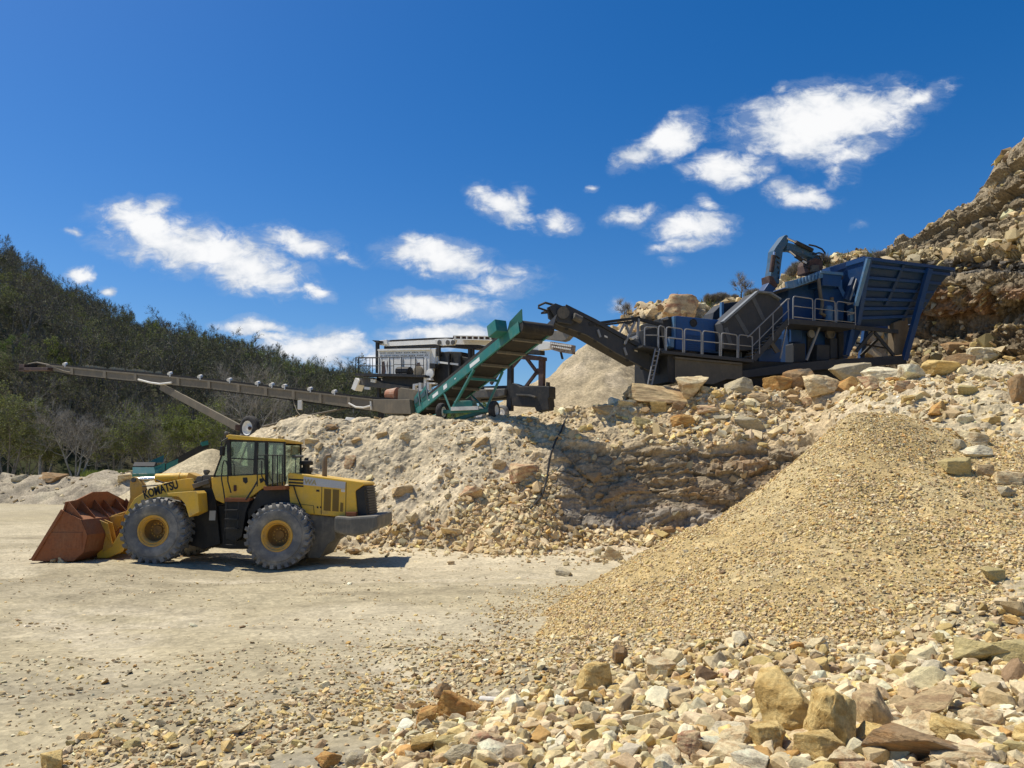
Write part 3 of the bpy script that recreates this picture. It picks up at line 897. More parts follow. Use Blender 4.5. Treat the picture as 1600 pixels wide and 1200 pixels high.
BIG = [big_mesh(300 + i, [10, 12, 14, 16, 20, 11][i % 6], [.45, .3, .5, .2, .35, .55][i % 6]) for i in range(24)]

TONES = {  # stone colours seen in the quarry
    'cream': (.66, .555, .37), 'yellow': (.62, .47, .22), 'tan': (.52, .40, .24), 'ochre': (.50, .31, .12), 'grey': (.42, .365, .26),
    'pinkish': (.57, .435, .275), 'white': (.74, .67, .51), 'brown': (.30, .21, .125), 'olive': (.46, .385, .205)}
RM = {}
for k, c in TONES.items():
    dk = tuple(x * .62 for x in c)
    st = {'cream': (.48, .34, .20), 'yellow': (.46, .31, .12), 'tan': (.36, .25, .15), 'ochre': (.40, .20, .07), 'grey': (.40, .36, .29), 'pinkish': (.40, .22, .14), 'white': (.52, .46, .36), 'brown': (.33, .20, .10), 'olive': (.45, .37, .18)}[k]
    RM[k] = rock_mat(k + '_sandstone', c, st, tuple(min(.75, x * 1.15) for x in c) if k != 'brown' else (.13, .11, .09), 1.6)
for me in BIG: me.materials.append(RM['tan'])
STONE = stone_mat('loose_stone')


def palette(n, weights, rs, spread=.16):
    keys = list(weights); w = np.array([weights[k] for k in keys], float); w /= w.sum()
    c = np.array([TONES[k] for k in keys])[rs.choice(len(keys), n, p=w)]
    return np.clip(c * (1 + rs.normal(size=(n, 1)) * spread) * (1 + rs.normal(size=(n, 3)) * .02), .02, .8)


def sample(G, N, dens, rs, wrap=False):
    """N random points on a grid surface, weighted by area x dens(centre)"""
    A, B, C, D = G[:-1, :-1], G[:-1, 1:], G[1:, 1:], G[1:, :-1]
    if wrap:
        G2 = np.concatenate([G, G[:, :1]], 1); A, B, C, D = G2[:-1, :-1], G2[:-1, 1:], G2[1:, 1:], G2[1:, :-1]
    nn = np.cross(C - A, D - B); ar = np.linalg.norm(nn, axis=-1) * .5
    ctr = (A + B + C + D) / 4
    w = (ar * dens(ctr)).ravel()
    k = rs.choice(len(w), N, p=w / w.sum())
    u, v = rs.random(N)[:, None], rs.random(N)[:, None]
    A, B, C, D = [q.reshape(-1, 3)[k] for q in (A, B, C, D)]
    P = (A * (1 - u) + B * u) * (1 - v) + (D * (1 - u) + C * u) * v
    nv = nn.reshape(-1, 3)[k]; nv = nv / (np.linalg.norm(nv, axis=1, keepdims=True) + 1e-9)
    nv[nv[:, 2] < 0] *= -1
    return P, nv, k


def infield(P, m=.12):
    """1 where a point lies within the photo's field of view plus a margin"""
    dx, dy, dz = P[..., 0], P[..., 1], P[..., 2] - CAM_H
    k = dy * CP + dz * SP
    a = dx / np.maximum(k, .1); b = (-dy * SP + dz * CP) / np.maximum(k, .1)
    return ((k > .5) & (np.abs(a) < .667 + m) & (np.abs(b) < .5 + m)).astype(float)


def litter(name, P, Nv, size, col, rs, flat=(.45, .8), sink=.15, mat=None, shapes=None):
    """many small stones resting on a surface, as one mesh"""
    n = len(P)
    V, F, Cc, base = [], [], [], 0
    shapes = shapes or SMALL
    var = rs.integers(0, len(shapes), n)
    yaw = rs.uniform(0, 2 * math.pi, n)
    zz = Nv + rs.normal(size=(n, 3)) * .28; zz /= np.linalg.norm(zz, axis=1, keepdims=True)
    t = np.stack([np.cos(yaw), np.sin(yaw), 0 * yaw], 1)
    xx = t - zz * (t * zz).sum(1, keepdims=True); xx /= np.linalg.norm(xx, axis=1, keepdims=True)
    yv = np.cross(zz, xx)
    dims = np.stack([size * rs.uniform(.9, 1.35, n), size * rs.uniform(.65, 1.0, n), size * rs.uniform(*flat, n)], 1)
    for k, (v, f) in enumerate(shapes):
        i = np.nonzero(var == k)[0]
        if not len(i): continue
        q = v[None] * dims[i][:, None, :]
        w = q[..., :1] * xx[i][:, None] + q[..., 1:2] * yv[i][:, None] + q[..., 2:] * zz[i][:, None]
        w = w + (P[i] + Nv[i] * (dims[i][:, 2:] * (.5 - sink)))[:, None]
        V.append(w.reshape(-1, 3)); F.append((f[None] + (np.arange(len(i)) * len(v))[:, None, None]).reshape(-1, 3) + base)
        Cc.append(np.repeat(col[i], len(v), 0)); base += len(i) * len(v)
    return link(name, np_mesh(name, np.concatenate(V), np.concatenate(F), np.concatenate(Cc)), mat or STONE)


rs = np.random.default_rng(5)
# --- crushed stone over the gravel pile
near_d = lambda c: infield(c) / (0.35 + (c[..., 1] / 12) ** 2)
def pile_d(c):
    q = fbm(np.stack([c[..., 0], c[..., 1], c[..., 2]], -1).reshape(-1, 3) * .55, 3, 131).reshape(c.shape[:-1])
    return near_d(c) * (.35 + sstep(-.35, .35, q + (c[..., 0] - 4) * .06))
P, Nv, _ = sample(Gg, 76000, pile_d, rs, True)
s = np.clip(rs.lognormal(math.log(.029), .36, len(P)), .012, .09) * (.75 + .5 * sstep(-.2, .8, (P[:, 0] - 2) * .12 + (3.2 - P[:, 2]) * .22 - .3 + rs.normal(size=len(P)) * .1))
o = litter('loose_gravel', P, Nv, s, palette(len(P), dict(yellow=3.4, tan=3.2, cream=2.6, ochre=.8, brown=.9, grey=.25, olive=.8, pinkish=.3), rs), rs, (.4, .75), .25)
o.parent = gp; tag(o, kind='stuff')

ring = Gg[-1]; ri = rs.integers(0, len(ring), 9000); rp = ring[ri] + rs.normal(size=(9000, 3)) * [.15, .15, 0]
ctr_ = np.array([gpA.x, gpA.y, 0]); ov = rp - ctr_; ov[:, 2] = 0; ov /= np.linalg.norm(ov, axis=1, keepdims=True)
rp = rp + ov * (np.abs(rs.normal(size=(9000, 1))) * .55 - .12)
sel = [i for i in range(9000) if rp[i, 1] < 18 and rp[i, 0] < 3.2]
fp = []
for i in sel:
    g_, n_ = ground_at(rp[i, 0], rp[i, 1])
    if g_ is not None: fp.append(tuple(g_))
fp = np.array(fp)
o = litter('spilled_gravel', fp, np.tile([0., 0., 1.], (len(fp), 1)), np.clip(rs.lognormal(math.log(.03), .4, len(fp)), .012, .09), palette(len(fp), dict(yellow=3, tan=3, cream=2.6, brown=.8, ochre=.5), rs), rs, (.4, .75), .2)
tag(o, kind='stuff')

# --- gravel strewn over the yard in patches
yi = (ys > 4.2) & (ys < 34); xi = (xs > -19) & (xs < 8)
Gy = Gd[np.ix_(yi, xi)]
def yard_d(c):
    q = fbm(c.reshape(-1, 3) * np.array([.5, .9, 0]), 4, 141).reshape(c.shape[:-1])
    r = sstep(-7, 1.0, c[..., 0]) * (1 - sstep(10.0, 13.5, c[..., 1]))
    return infield(c) * (.05 + .4 * sstep(0.0, .55, q) + .9 * r * sstep(-.45, .3, q)) / (0.5 + (c[..., 1] / 9) ** 2)
P, Nv, _ = sample(Gy, 17000, yard_d, rs)
s = np.clip(rs.lognormal(math.log(.03), .45, len(P)), .012, .13) * (1 + .3 * sstep(-3, 1, P[:, 0]) * (1 - sstep(9, 11, P[:, 1])))
o = litter('yard_gravel', P, Nv, s, palette(len(P), dict(cream=2.8, tan=3.4, yellow=1.4, grey=1.3, brown=.9, pinkish=.4, ochre=.5, white=.6), rs), rs, (.3, .6), .2)
tag(o, kind='stuff')

# --- broken rock in the foreground
def fore_edge(x, y):
    """1 inside the field of broken rock round the viewer's feet"""
    lim = np.interp(x - .35, [-3, -1.8, -1.0, .2, 1.6, 3.6, 5.4, 7.0, 9.0, 12], [4.6, 5.6, 7.6, 9.0, 9.5, 9.0, 9.2, 9.9, 12.2, 16])
    return 1 - sstep(-.7, .3, y - lim + .0 * x)
xi2 = (xs > -4) & (xs < 14.9); yi2 = (ys > 2.4) & (ys < 17)
Gf = Gd[np.ix_(yi2, xi2)]
f_d = lambda c: infield(c, .2) * fore_edge(c[..., 0], c[..., 1]) / (.25 + (c[..., 1] / 7) ** 1.6)
P, Nv, _ = sample(Gf, 9500, f_d, rs)
s = np.clip(rs.lognormal(math.log(.078), .42, len(P)), .03, .24) * np.interp(P[:, 0], [-3, -.5, 1, 9], [.45, .8, 1, 1])
keep = np.argsort(-s * (1 / P[:, 1]))
FORE_BIG = keep[:150]; rest = keep[150:]
FB = (P[FORE_BIG], Nv[FORE_BIG], s[FORE_BIG])
cw = dict(cream=5, yellow=3, tan=3, white=1.5, pinkish=.9, grey=.6, ochre=.55, brown=.4, olive=.5)
o = litter('broken_rock', P[rest], Nv[rest], s[rest], palette(len(rest), cw, rs), rs, (.5, .9), .1, None, MEDIUM)
tag(o, kind='stuff')
P, Nv, _ = sample(Gf, 22000, f_d, rs)
o = litter('stone_chips', P, Nv, np.clip(rs.lognormal(math.log(.03), .4, len(P)), .012, .07), palette(len(P), dict(tan=4, yellow=2, cream=3, brown=.6, grey=.5), rs), rs, (.4, .8), .2)
tag(o, kind='stuff')

# --- gravel apron between the pile and the broken rock
P, Nv, _ = sample(Gf, 12000, lambda c: infield(c, .15) * np.exp(-((c[..., 1] - np.interp(c[..., 0], [-3, -1, 0.2, 1.6, 3.6, 5.4, 7, 9, 12], [6.6, 8.6, 10, 10.2, 9.9, 9.9, 10.6, 12.5, 15])) / 1.1) ** 2), rs)
o = litter('apron_gravel', P, Nv, np.clip(rs.lognormal(math.log(.038), .42, len(P)), .015, .12), palette(len(P), dict(yellow=3, tan=3.2, cream=3, brown=.6, ochre=.4, grey=.4), rs), rs, (.4, .75), .22)
tag(o, kind='stuff')

# --- rubble on the ramp and crest on the right, scree under the cut, stones in the soil bank
Gq_, pxq, rwq, cutq, soilq = Q['G'], Q['px'], Q['rw'], Q['cut'], Q['soil']
qm = lambda a: (a[:-1, :-1] + a[1:, 1:]) / 2
nq = fbm(Gq_.reshape(-1, 3) * .5, 3, 151).reshape(pxq.shape)
def q_sample(N, wgt):
    W = qm(wgt)
    return sample(Gq_, N, lambda c: W * infield(c), rs)
wr = (1 - soilq) * (1 - sstep(0, .4, cutq)) * sstep(.8, 1.2, rwq) * (1 - sstep(6.1, 6.6, rwq)) * (.25 + sstep(-.3, .4, nq)) * (.55 + .45 * (pxq < 1320)) / (.3 + (Gq_[..., 1] / 25) ** 1.2)
P, Nv, _ = q_sample(7200, wr)
s = np.clip(rs.lognormal(math.log(.10), .55, len(P)), .03, .5) * np.interp(P[:, 1], [10, 30], [.75, 1.25])
rub = (P, Nv, s)
o = litter('slope_rubble', P, Nv, s, palette(len(P), dict(cream=3, tan=4, yellow=1.6, grey=.6, pinkish=.6, ochre=.4, brown=.5, white=.6), rs), rs, (.35, .8), .2)
tag(o, kind='stuff')
scr = sstep(700, 770, pxq) * (1 - sstep(850, 890, pxq)) * sstep(.6, 1, rwq) * (1 - sstep(1.9 + (pxq - 760) / 150, 2.6 + (pxq - 760) / 150, rwq)) * (.3 + sstep(-.2, .3, nq)) + .16 * sstep(520, 600, pxq) * (1 - sstep(860, 900, pxq)) * sstep(.7, 1, rwq) * (1 - sstep(1.25, 1.7, rwq)) + .5 * sstep(880, 930, pxq) * (1 - sstep(1080, 1150, pxq)) * sstep(.75, .95, rwq) * (1 - sstep(1.15, 1.4, rwq + 0 * pxq))
P, Nv, _ = q_sample(4200, scr)
o = litter('scree', P, Nv, np.clip(rs.lognormal(math.log(.13), .4, len(P)), .05, .42), palette(len(P), dict(cream=2.5, tan=4, yellow=1.2, pinkish=.6, grey=.4, ochre=.2, brown=.4), rs), rs, (.4, .8), .15)
tag(o, kind='stuff')
bank_w = soilq * sstep(.9, 1.3, rwq) * (1 - sstep(4.6, 5.2, rwq)) * (.3 + sstep(.0, .5, nq))
P, Nv, _ = q_sample(1500, bank_w)
o = litter('bank_stones', P, Nv, np.clip(rs.lognormal(math.log(.085), .5, len(P)), .03, .36), palette(len(P), dict(cream=2, tan=6, pinkish=.8, grey=.5, brown=1), rs), rs, (.35, .7), .3)
tag(o, kind='stuff')
# crevice blocks in the bedrock cut
P, Nv, _ = q_sample(160, cutq)
o = litter('ledge_fragments', P, Nv, np.clip(rs.lognormal(math.log(.16), .5, len(P)), .05, .5), palette(len(P), dict(brown=4, grey=2, tan=2), rs) * .9, rs, (.25, .5), .35)
tag(o, kind='stuff')
# yard edge: stones scattered along the foot of the bank
P, Nv, _ = sample(Gd[np.ix_((ys > 18) & (ys < 31), (xs > -9) & (xs < 4))], 900, lambda c: infield(c) * sstep(-3.2, 0, c[..., 1] - np.interp(c[..., 0], [-9, -6, -2, 1, 3], [29.5, 28.5, 27.3, 25.5, 24])), rs)
o = litter('foot_stones', P, Nv, np.clip(rs.lognormal(math.log(.10), .45, len(P)), .03, .3), palette(len(P), dict(cream=3, tan=3, pinkish=1, grey=.7), rs), rs)
tag(o, kind='stuff')
# mound, berm, wall
P, Nv, _ = sample(Gm, 2600, lambda c: infield(c) * (c[..., 2] > 6), rs)
o = litter('mound_rubble', P, Nv, np.clip(rs.lognormal(math.log(.30), .5, len(P)), .1, 1.1), palette(len(P), dict(cream=3, tan=4, pinkish=1.6, yellow=1, brown=.6), rs), rs, (.45, .9), .2)
tag(o, kind='stuff')
P, Nv, _ = sample(Gb, 420, lambda c: infield(c), rs)
o = litter('berm_rubble', P, Nv, np.clip(rs.lognormal(math.log(.26), .5, len(P)), .1, 1.0), palette(len(P), dict(grey=3, tan=3, cream=1.5, brown=.8), rs) * .85, rs, (.3, .7), .2)
tag(o, kind='stuff')
Gw_, rww_ = W_['G'], W_['rw']
wl = qm(sstep(6.8, 7.4, rww_) * (1 - sstep(8.2, 8.6, rww_)) * .8 + (1 - sstep(1.6, 2.2, rww_)) + .12)
P, Nv, _ = sample(Gw_, 2600, lambda c: wl * infield(c), rs)
o = litter('wall_debris', P, Nv, np.clip(rs.lognormal(math.log(.26), .55, len(P)), .08, 1.1), palette(len(P), dict(cream=2, tan=4, yellow=1, olive=1, brown=1, grey=1), rs) * .85, rs, (.3, .65), .2)
tag(o, kind='stuff')

# --- boulders one can point to: px, py (middle), width, height in the photo, tone, label
BOULDERS = [
    (1086, 604, 62, 40, 'cream', 'large cream boulder with rusty streaks at the left end of the crusher'), (1157, 604, 42, 26, 'grey', 'grey slab of rock tilted beside the crusher skirt plate'),
    (1214, 601, 40, 24, 'ochre', 'rust-faced grey block left of the big brown log-shaped boulder'), (1250, 589, 52, 30, 'brown', 'brown log-shaped boulder with a broken orange end below the crusher'),
    (1285, 603, 58, 34, 'cream', 'wide pale cream boulder leaning on the round grey boulder'), (1327, 584, 60, 32, 'grey', 'round dark grey boulder on the crest below the hopper'),
    (1328, 600, 48, 24, 'ochre', 'golden ochre boulder in front of the round grey boulder'), (1364, 599, 30, 24, 'pinkish', 'small pinkish boulder right of the golden one'),
    (1385, 583, 56, 22, 'white', 'flat whitish slab lying on the crest under the hopper legs'), (1429, 582, 38, 26, 'white', 'chunky white boulder at the foot of the hopper strut'),
    (1480, 576, 68, 28, 'yellow', 'long pale yellow boulder at the foot of the dark overhang'), (1562, 552, 66, 26, 'white', 'big white block set against the base of the rock wall'),
    (1506, 545, 46, 22, 'brown', 'brown ledge block left of the big white block'), (1500, 562, 42, 18, 'brown', 'lower brown block under the ledge block by the white block'),
    (1411, 604, 28, 18, 'pinkish', 'lavender-pink stone just below the crest boulders'), (1400, 594, 26, 9, 'ochre', 'thin orange slab under the white boulder'),
    (1175, 664, 48, 26, 'grey', 'grey slab alone on the rubble slope above the bedrock cut'), (1036, 618, 110, 30, 'tan', 'broad tan ledge of rock at the top of the rubble slope'),
    (1030, 637, 26, 18, 'yellow', 'yellow stone under the broad tan ledge'), (1069, 660, 38, 20, 'ochre', 'orange-yellow block in the middle of the rubble slope'),
    (1004, 661, 28, 16, 'olive', 'olive block with a dark shadow side on the rubble slope'), (1108, 640, 40, 14, 'pinkish', 'flat pinkish slab high on the rubble slope'),
    (1062, 634, 22, 14, 'brown', 'small brown block beside the yellow stone'), (982, 632, 30, 12, 'white', 'pale flake at the left end of the tan ledge'),
    (1130, 655, 30, 14, 'grey', 'grey-brown stone between the orange block and the grey slab'), (1240, 616, 22, 14, 'tan', 'tan stone under the rust-faced block'),
    (1264, 628, 20, 12, 'pinkish', 'small pink stone at the top of the gully by the gravel pile'), (1120, 618, 24, 16, 'yellow', 'yellow stone beside the large cream boulder'),
    (1188, 622, 34, 16, 'tan', 'flat tan stone under the tilted grey slab'), (942, 640, 34, 14, 'tan', 'long tan stone at the edge of the gravelly bench by the cable'),
    (959, 866, 34, 22, 'cream', 'cream block with a black shadow at the foot of the gravel pile'), (935, 862, 14, 14, 'white', 'round white cobble left of the cream block at the pile foot'),
    (880, 895, 28, 12, 'grey', 'grey slab lying on the yard at the pile foot'), (1002, 836, 34, 12, 'tan', 'flat tan stone at the bottom of the bedrock cut'), (1046, 832, 26, 16, 'brown', 'dark brown stone at the bottom of the bedrock cut'),
    (628, 768, 32, 16, 'tan', 'tan slab sticking out of the middle of the soil bank'), (736, 774, 36, 24, 'pinkish', 'pink and cream block in the lower soil bank'),
    (546, 723, 18, 20, 'pinkish', 'reddish slab standing in the bank above the loader bonnet'), (822, 741, 52, 30, 'pinkish', 'large red-brown rock at the right shoulder of the bank'),
    (780, 727, 22, 16, 'tan', 'block hanging at the corner of the bank beside the red-brown rock'), (750, 691, 26, 16, 'tan', 'tan block near the top of the bank below the green conveyor'),
    (486, 690, 22, 10, 'cream', 'cream slab near the top left of the bank'), (466, 704, 32, 12, 'brown', 'brown slab beside the loader air intake'), (556, 690, 16, 12, 'tan', 'tan block in the upper bank right of the exhaust'),
    (597, 680, 16, 10, 'tan', 'tan stone in the upper bank'), (518, 668, 20, 10, 'brown', 'brown stone just under the bank crest'), (634, 683, 22, 14, 'cream', 'cream block in the upper bank below the conveyor tail'),
    (706, 834, 34, 14, 'cream', 'flat cream boulder in the scree at the foot of the bank'), (622, 836, 20, 14, 'yellow', 'yellow stone at the foot of the bank right of the loader'), (672, 828, 22, 10, 'pinkish', 'pink stone at the foot of the bank'),
    (720, 851, 26, 10, 'cream', 'long cream stone on the edge of the yard'), (553, 863, 20, 10, 'brown', 'brown stone beside the loader shadow'), (765, 846, 26, 8, 'pinkish', 'flat pink stone on the yard edge'), (704, 880, 12, 5, 'tan', 'small tan stone alone on the pale yard'),
    (1473, 637, 32, 22, 'ochre', 'ochre boulder alone on the slope above the gravel pile'), (1531, 686, 52, 22, 'cream', 'long cream boulder on the slope right of the gravel pile'), (1530, 706, 44, 18, 'white', 'whitish slab under the long cream boulder'),
    (1504, 698, 18, 20, 'grey', 'grey block left of the whitish slab'), (1512, 655, 26, 16, 'white', 'bright white angular stone on the upper slope'), (1552, 658, 24, 12, 'yellow', 'pale yellow stone right of the bright white stone'),
    (1504, 731, 48, 28, 'olive', 'olive-grey boulder beside the right shoulder of the gravel pile'), (1581, 748, 42, 20, 'cream', 'cream boulder at the right border of the slope'), (1541, 736, 28, 18, 'tan', 'tan stone right of the olive-grey boulder'),
    (1576, 770, 26, 16, 'grey', 'grey stone under the cream boulder by the border'), (1518, 610, 34, 16, 'olive', 'olive slab on the upper slope below the white block'), (1400, 641, 14, 10, 'white', 'small white stone above the gravel pile tip'),
    (1425, 641, 14, 9, 'white', 'small white stone to the right of the gravel pile tip'), (1595, 612, 22, 46, 'brown', 'dark block cut off by the right border'), (1420, 624, 22, 12, 'yellow', 'yellow stone below the lavender-pink stone'),
    (1240, 1118, 88, 104, 'yellow', 'biggest golden boulder among the foreground rocks'), (1313, 1142, 78, 94, 'yellow', 'golden boulder leaning right of the biggest one'), (1378, 1132, 62, 72, 'tan', 'tan boulder behind the two golden boulders'),
    (1462, 1112, 100, 44, 'tan', 'long tan slab in the foreground rocks'), (1458, 1184, 150, 50, 'brown', 'dark brown slab along the bottom of the foreground rocks'), (1284, 1180, 72, 48, 'yellow', 'rounded yellow boulder below the two golden boulders'),
    (1376, 1160, 52, 42, 'yellow', 'squat yellow boulder left of the dark brown slab'), (1510, 1194, 92, 32, 'cream', 'cream slab in front of the dark brown slab'), (1208, 1166, 50, 52, 'yellow', 'yellow boulder at the left foot of the biggest golden boulder'),
    (718, 1104, 78, 42, 'ochre', 'orange slab standing at the edge of the broken rock'), (664, 1128, 34, 36, 'ochre', 'orange wedge left of the orange slab'), (690, 1082, 28, 22, 'brown', 'small brown wedge behind the orange slab'),
    (930, 1066, 52, 44, 'yellow', 'yellow block at the upper edge of the broken rock'), (970, 1028, 24, 30, 'brown', 'brown stone standing where broken rock meets the gravel pile'), (1034, 1046, 42, 30, 'cream', 'cream and pink block near the gravel pile foot'),
    (1535, 1026, 76, 38, 'olive', 'olive slab near the right border of the foreground'), (1588, 1028, 62, 40, 'olive', 'greenish slab cut off by the right border'), (1079, 1172, 42, 42, 'pinkish', 'pinkish brown stone among the bottom rocks'),
    (1002, 1118, 28, 22, 'yellow', 'yellow cobble in the middle of the broken rock'), (1035, 1148, 40, 34, 'tan', 'tan wedge in the middle of the broken rock'), (1110, 1172, 58, 28, 'white', 'long white stone among the bottom rocks'),
    (912, 1144, 36, 26, 'yellow', 'yellow slab-sided stone in the broken rock'), (1170, 1186, 42, 32, 'grey', 'grey-pink cobble at the bottom edge'), (660, 1166, 40, 28, 'yellow', 'pale yellow rounded stone low in the broken rock'),
    (718, 1186, 52, 34, 'grey', 'speckled grey cobble at the bottom edge'), (758, 1168, 56, 32, 'pinkish', 'smooth pinkish cobble left of the yellow stones'), (698, 1166, 42, 20, 'olive', 'olive flat stone between two rounded cobbles'),
    (370, 1142, 32, 18, 'cream', 'cream stone alone on the gravelly yard'), (205, 1166, 30, 16, 'olive', 'olive stone on the grey gravel of the yard'), (75, 1196, 34, 28, 'yellow', 'yellow stone at the lower left of the yard'), (510, 1190, 42, 20, 'ochre', 'flat orange-brown stone at the bottom of the yard gravel'),
    (556, 1192, 34, 22, 'grey', 'smooth grey stone beside the flat orange-brown one'), (1555, 900, 34, 20, 'olive', 'olive stone on the right flank of the gravel pile'), (95, 876, 14, 8, 'cream', 'cream stone at the tip of the loader bucket'), (82, 877, 9, 6, 'tan', 'small tan stone at the tip of the loader bucket'), (107, 875, 10, 6, 'tan', 'pebble of tan stone under the loader bucket'),
    (1066, 482, 52, 40, 'pinkish', 'huge pinkish boulder on top of the rubble mound behind the crusher'), (1072, 491, 28, 18, 'cream', 'cream block below the huge boulder on the mound'), (1024, 490, 30, 18, 'cream', 'cream boulder on the left shoulder of the mound'), (1098, 478, 14, 10, 'white', 'white boulder right of the huge one on the mound'),
    (77, 747, 42, 14, 'brown', 'dark brown slab on top of the spoil berm'), (28, 748, 24, 10, 'grey', 'grey slab on top of the spoil berm'), (195, 748, 26, 14, 'cream', 'pale boulder on the berm beside the teal hopper')]
ROCK_N = [0]


def boulder(loc, nrm, w, d, h, tonek, label, group='boulders and rocks in the quarry', tilt=.12, sink=.12, var=None, yaw=None):
    me = BIG[ROCK_N[0] % len(BIG) if var is None else var]; ROCK_N[0] += 1
    o = bpy.data.objects.new('boulder', me); COL.objects.link(o)
    o.rotation_mode = 'XYZ'
    o.scale = (w, d, h)
    q = Vector((0, 0, 1)).lerp(Vector(nrm), .5).normalized().to_track_quat('Z', 'Y').to_euler()
    o.rotation_euler = (q.x + random.uniform(-tilt, tilt), q.y + random.uniform(-tilt, tilt), random.choice((0, math.pi)) + random.uniform(-.25, .25) if yaw is None else yaw)
    o.location = Vector(loc) + Vector((0, 0, h * (.5 - sink)))
    o.material_slots[0].link = 'OBJECT'; o.material_slots[0].material = RM[tonek]
    tag(o, label, 'rock', group)
    return o


PLACED = []
for i, (px, py, w, h, tn, lab) in enumerate(BOULDERS):
    loc, nrm = land(px, py + h * .42)
    if loc is None: print('no ground for', lab); continue
    if loc.y > 34.2 and px > 1040 and 555 < py < 640:      # resting on the lip of the bench, not far behind it
        q = at(px, py, 33.9); g, _ = ground_at(q.x, 33.9)
        if g is not None:
            top = at(px, py - h * .5, 33.9).z
            k = (33.9 * CP + 4 * SP) / FOC
            W, H = w * k * 1.06, max(top - g.z + .12, h * k)
            boulder(g, (0, 0, 1), W, W * .75, H, tn, lab, sink=.1); PLACED.append((g.x, g.y, W)); continue
    k = (loc.y * CP + (loc.z - CAM_H) * SP) / FOC
    W, H = w * k * 1.06, h * k * 1.18
    D = min(W, max(H, W * .7)) * random.uniform(.85, 1.05)
    boulder(loc + Vector((0, D * .3, 0)), (0, 0, 1), W, D, H, tn, lab)
    PLACED.append((loc.x, loc.y, W))
PLACED = np.array(PLACED)

# --- further single rocks: the largest of the foreground field and of the slopes
SIZE = lambda s: 'fist-sized' if s < .13 else ('head-sized' if s < .22 else 'bulky')
SHAPES = ['angular', 'wedge-shaped', 'blocky', 'rounded', 'flat', 'splintered']
def nearest_mark(P):
    d = np.hypot(PLACED[:, 0] - P[0], PLACED[:, 1] - P[1])
    return [b[5] for b in BOULDERS][int(np.argmin(d))]
used = set()
fk = list(cw); fw = np.array([cw[k] for k in fk]); fw /= fw.sum()
for P, Nv, s in zip(*FB):
    if np.any(np.hypot(PLACED[:, 0] - P[0], PLACED[:, 1] - P[1]) < PLACED[:, 2] * .55): continue
    tn = fk[rs.choice(len(fk), p=fw)]; v = int(rs.integers(len(BIG)))
    mark = nearest_mark(P)
    side = 'left of' if P[0] < PLACED[int(np.argmin(np.hypot(PLACED[:, 0] - P[0], PLACED[:, 1] - P[1]))), 0] else 'right of'
    for sh in [SHAPES[v % 6]] + SHAPES:
        lab = f'{sh} {tn} rock {side} the {" ".join(mark.split()[:9])}'
        if lab not in used: break
    used.add(lab)
    boulder(P, Nv, s * rs.uniform(1.0, 1.35), s * rs.uniform(.8, 1.05), s * rs.uniform(.6, .9), tn, lab, tilt=.35, var=v, yaw=rs.uniform(0, 6.28))
# ================================================================== trees
def bark_mat(name, c, c2):
    m, nt, bs = base_mat(name)
    co = nt.new('ShaderNodeTexCoord').outputs['Object']
    nt.l.new(nt.mix(nt.ramp(nt.noise(co, 1.3, 5), .35, .65), c, c2), bs.inputs['Base Color'])
    bs.inputs['Roughness'].default_value = 0.9
    return m


def leaf_mat(name, c, c2):
    m, nt, bs = base_mat(name)
    co = nt.new('ShaderNodeTexCoord').outputs['Object']
    info = nt.new('ShaderNodeObjectInfo').outputs['Random']
    k = nt.math('ADD', nt.math('MULTIPLY', nt.ramp(nt.noise(co, .55, 3), .3, .7), .7), nt.math('MULTIPLY', info, .3))
    nt.l.new(nt.mix(k, c, c2), bs.inputs['Base Color'])
    bs.inputs['Roughness'].default_value = 0.7
    tr = nt.new('ShaderNodeBsdfTranslucent'); tr.inputs[0].default_value = (*[x * 1.3 for x in c2], 1)
    mx = nt.new('ShaderNodeMixShader'); mx.inputs[0].default_value = 0.25
    nt.l.new(bs.outputs[0], mx.inputs[1]); nt.l.new(tr.outputs[0], mx.inputs[2])
    nt.l.new(mx.outputs[0], nt.n['Material Output'].inputs[0])
    return m


BARK = bark_mat('grey_bark', (.25, .225, .185), (.14, .125, .10))
BARKW = bark_mat('pale_bark', (.36, .33, .28), (.20, .18, .15))
TWIG = bark_mat('bare_twigs', (.175, .155, .12), (.11, .098, .072))
TWIGR = bark_mat('budding_twigs', (.16, .145, .09), (.11, .105, .055))
LEAFS = [leaf_mat('spring_leaves', (.13, .155, .03), (.215, .25, .045)), leaf_mat('olive_leaves', (.11, .125, .036), (.18, .195, .058)), leaf_mat('fresh_leaves', (.085, .15, .018), (.155, .235, .03))]


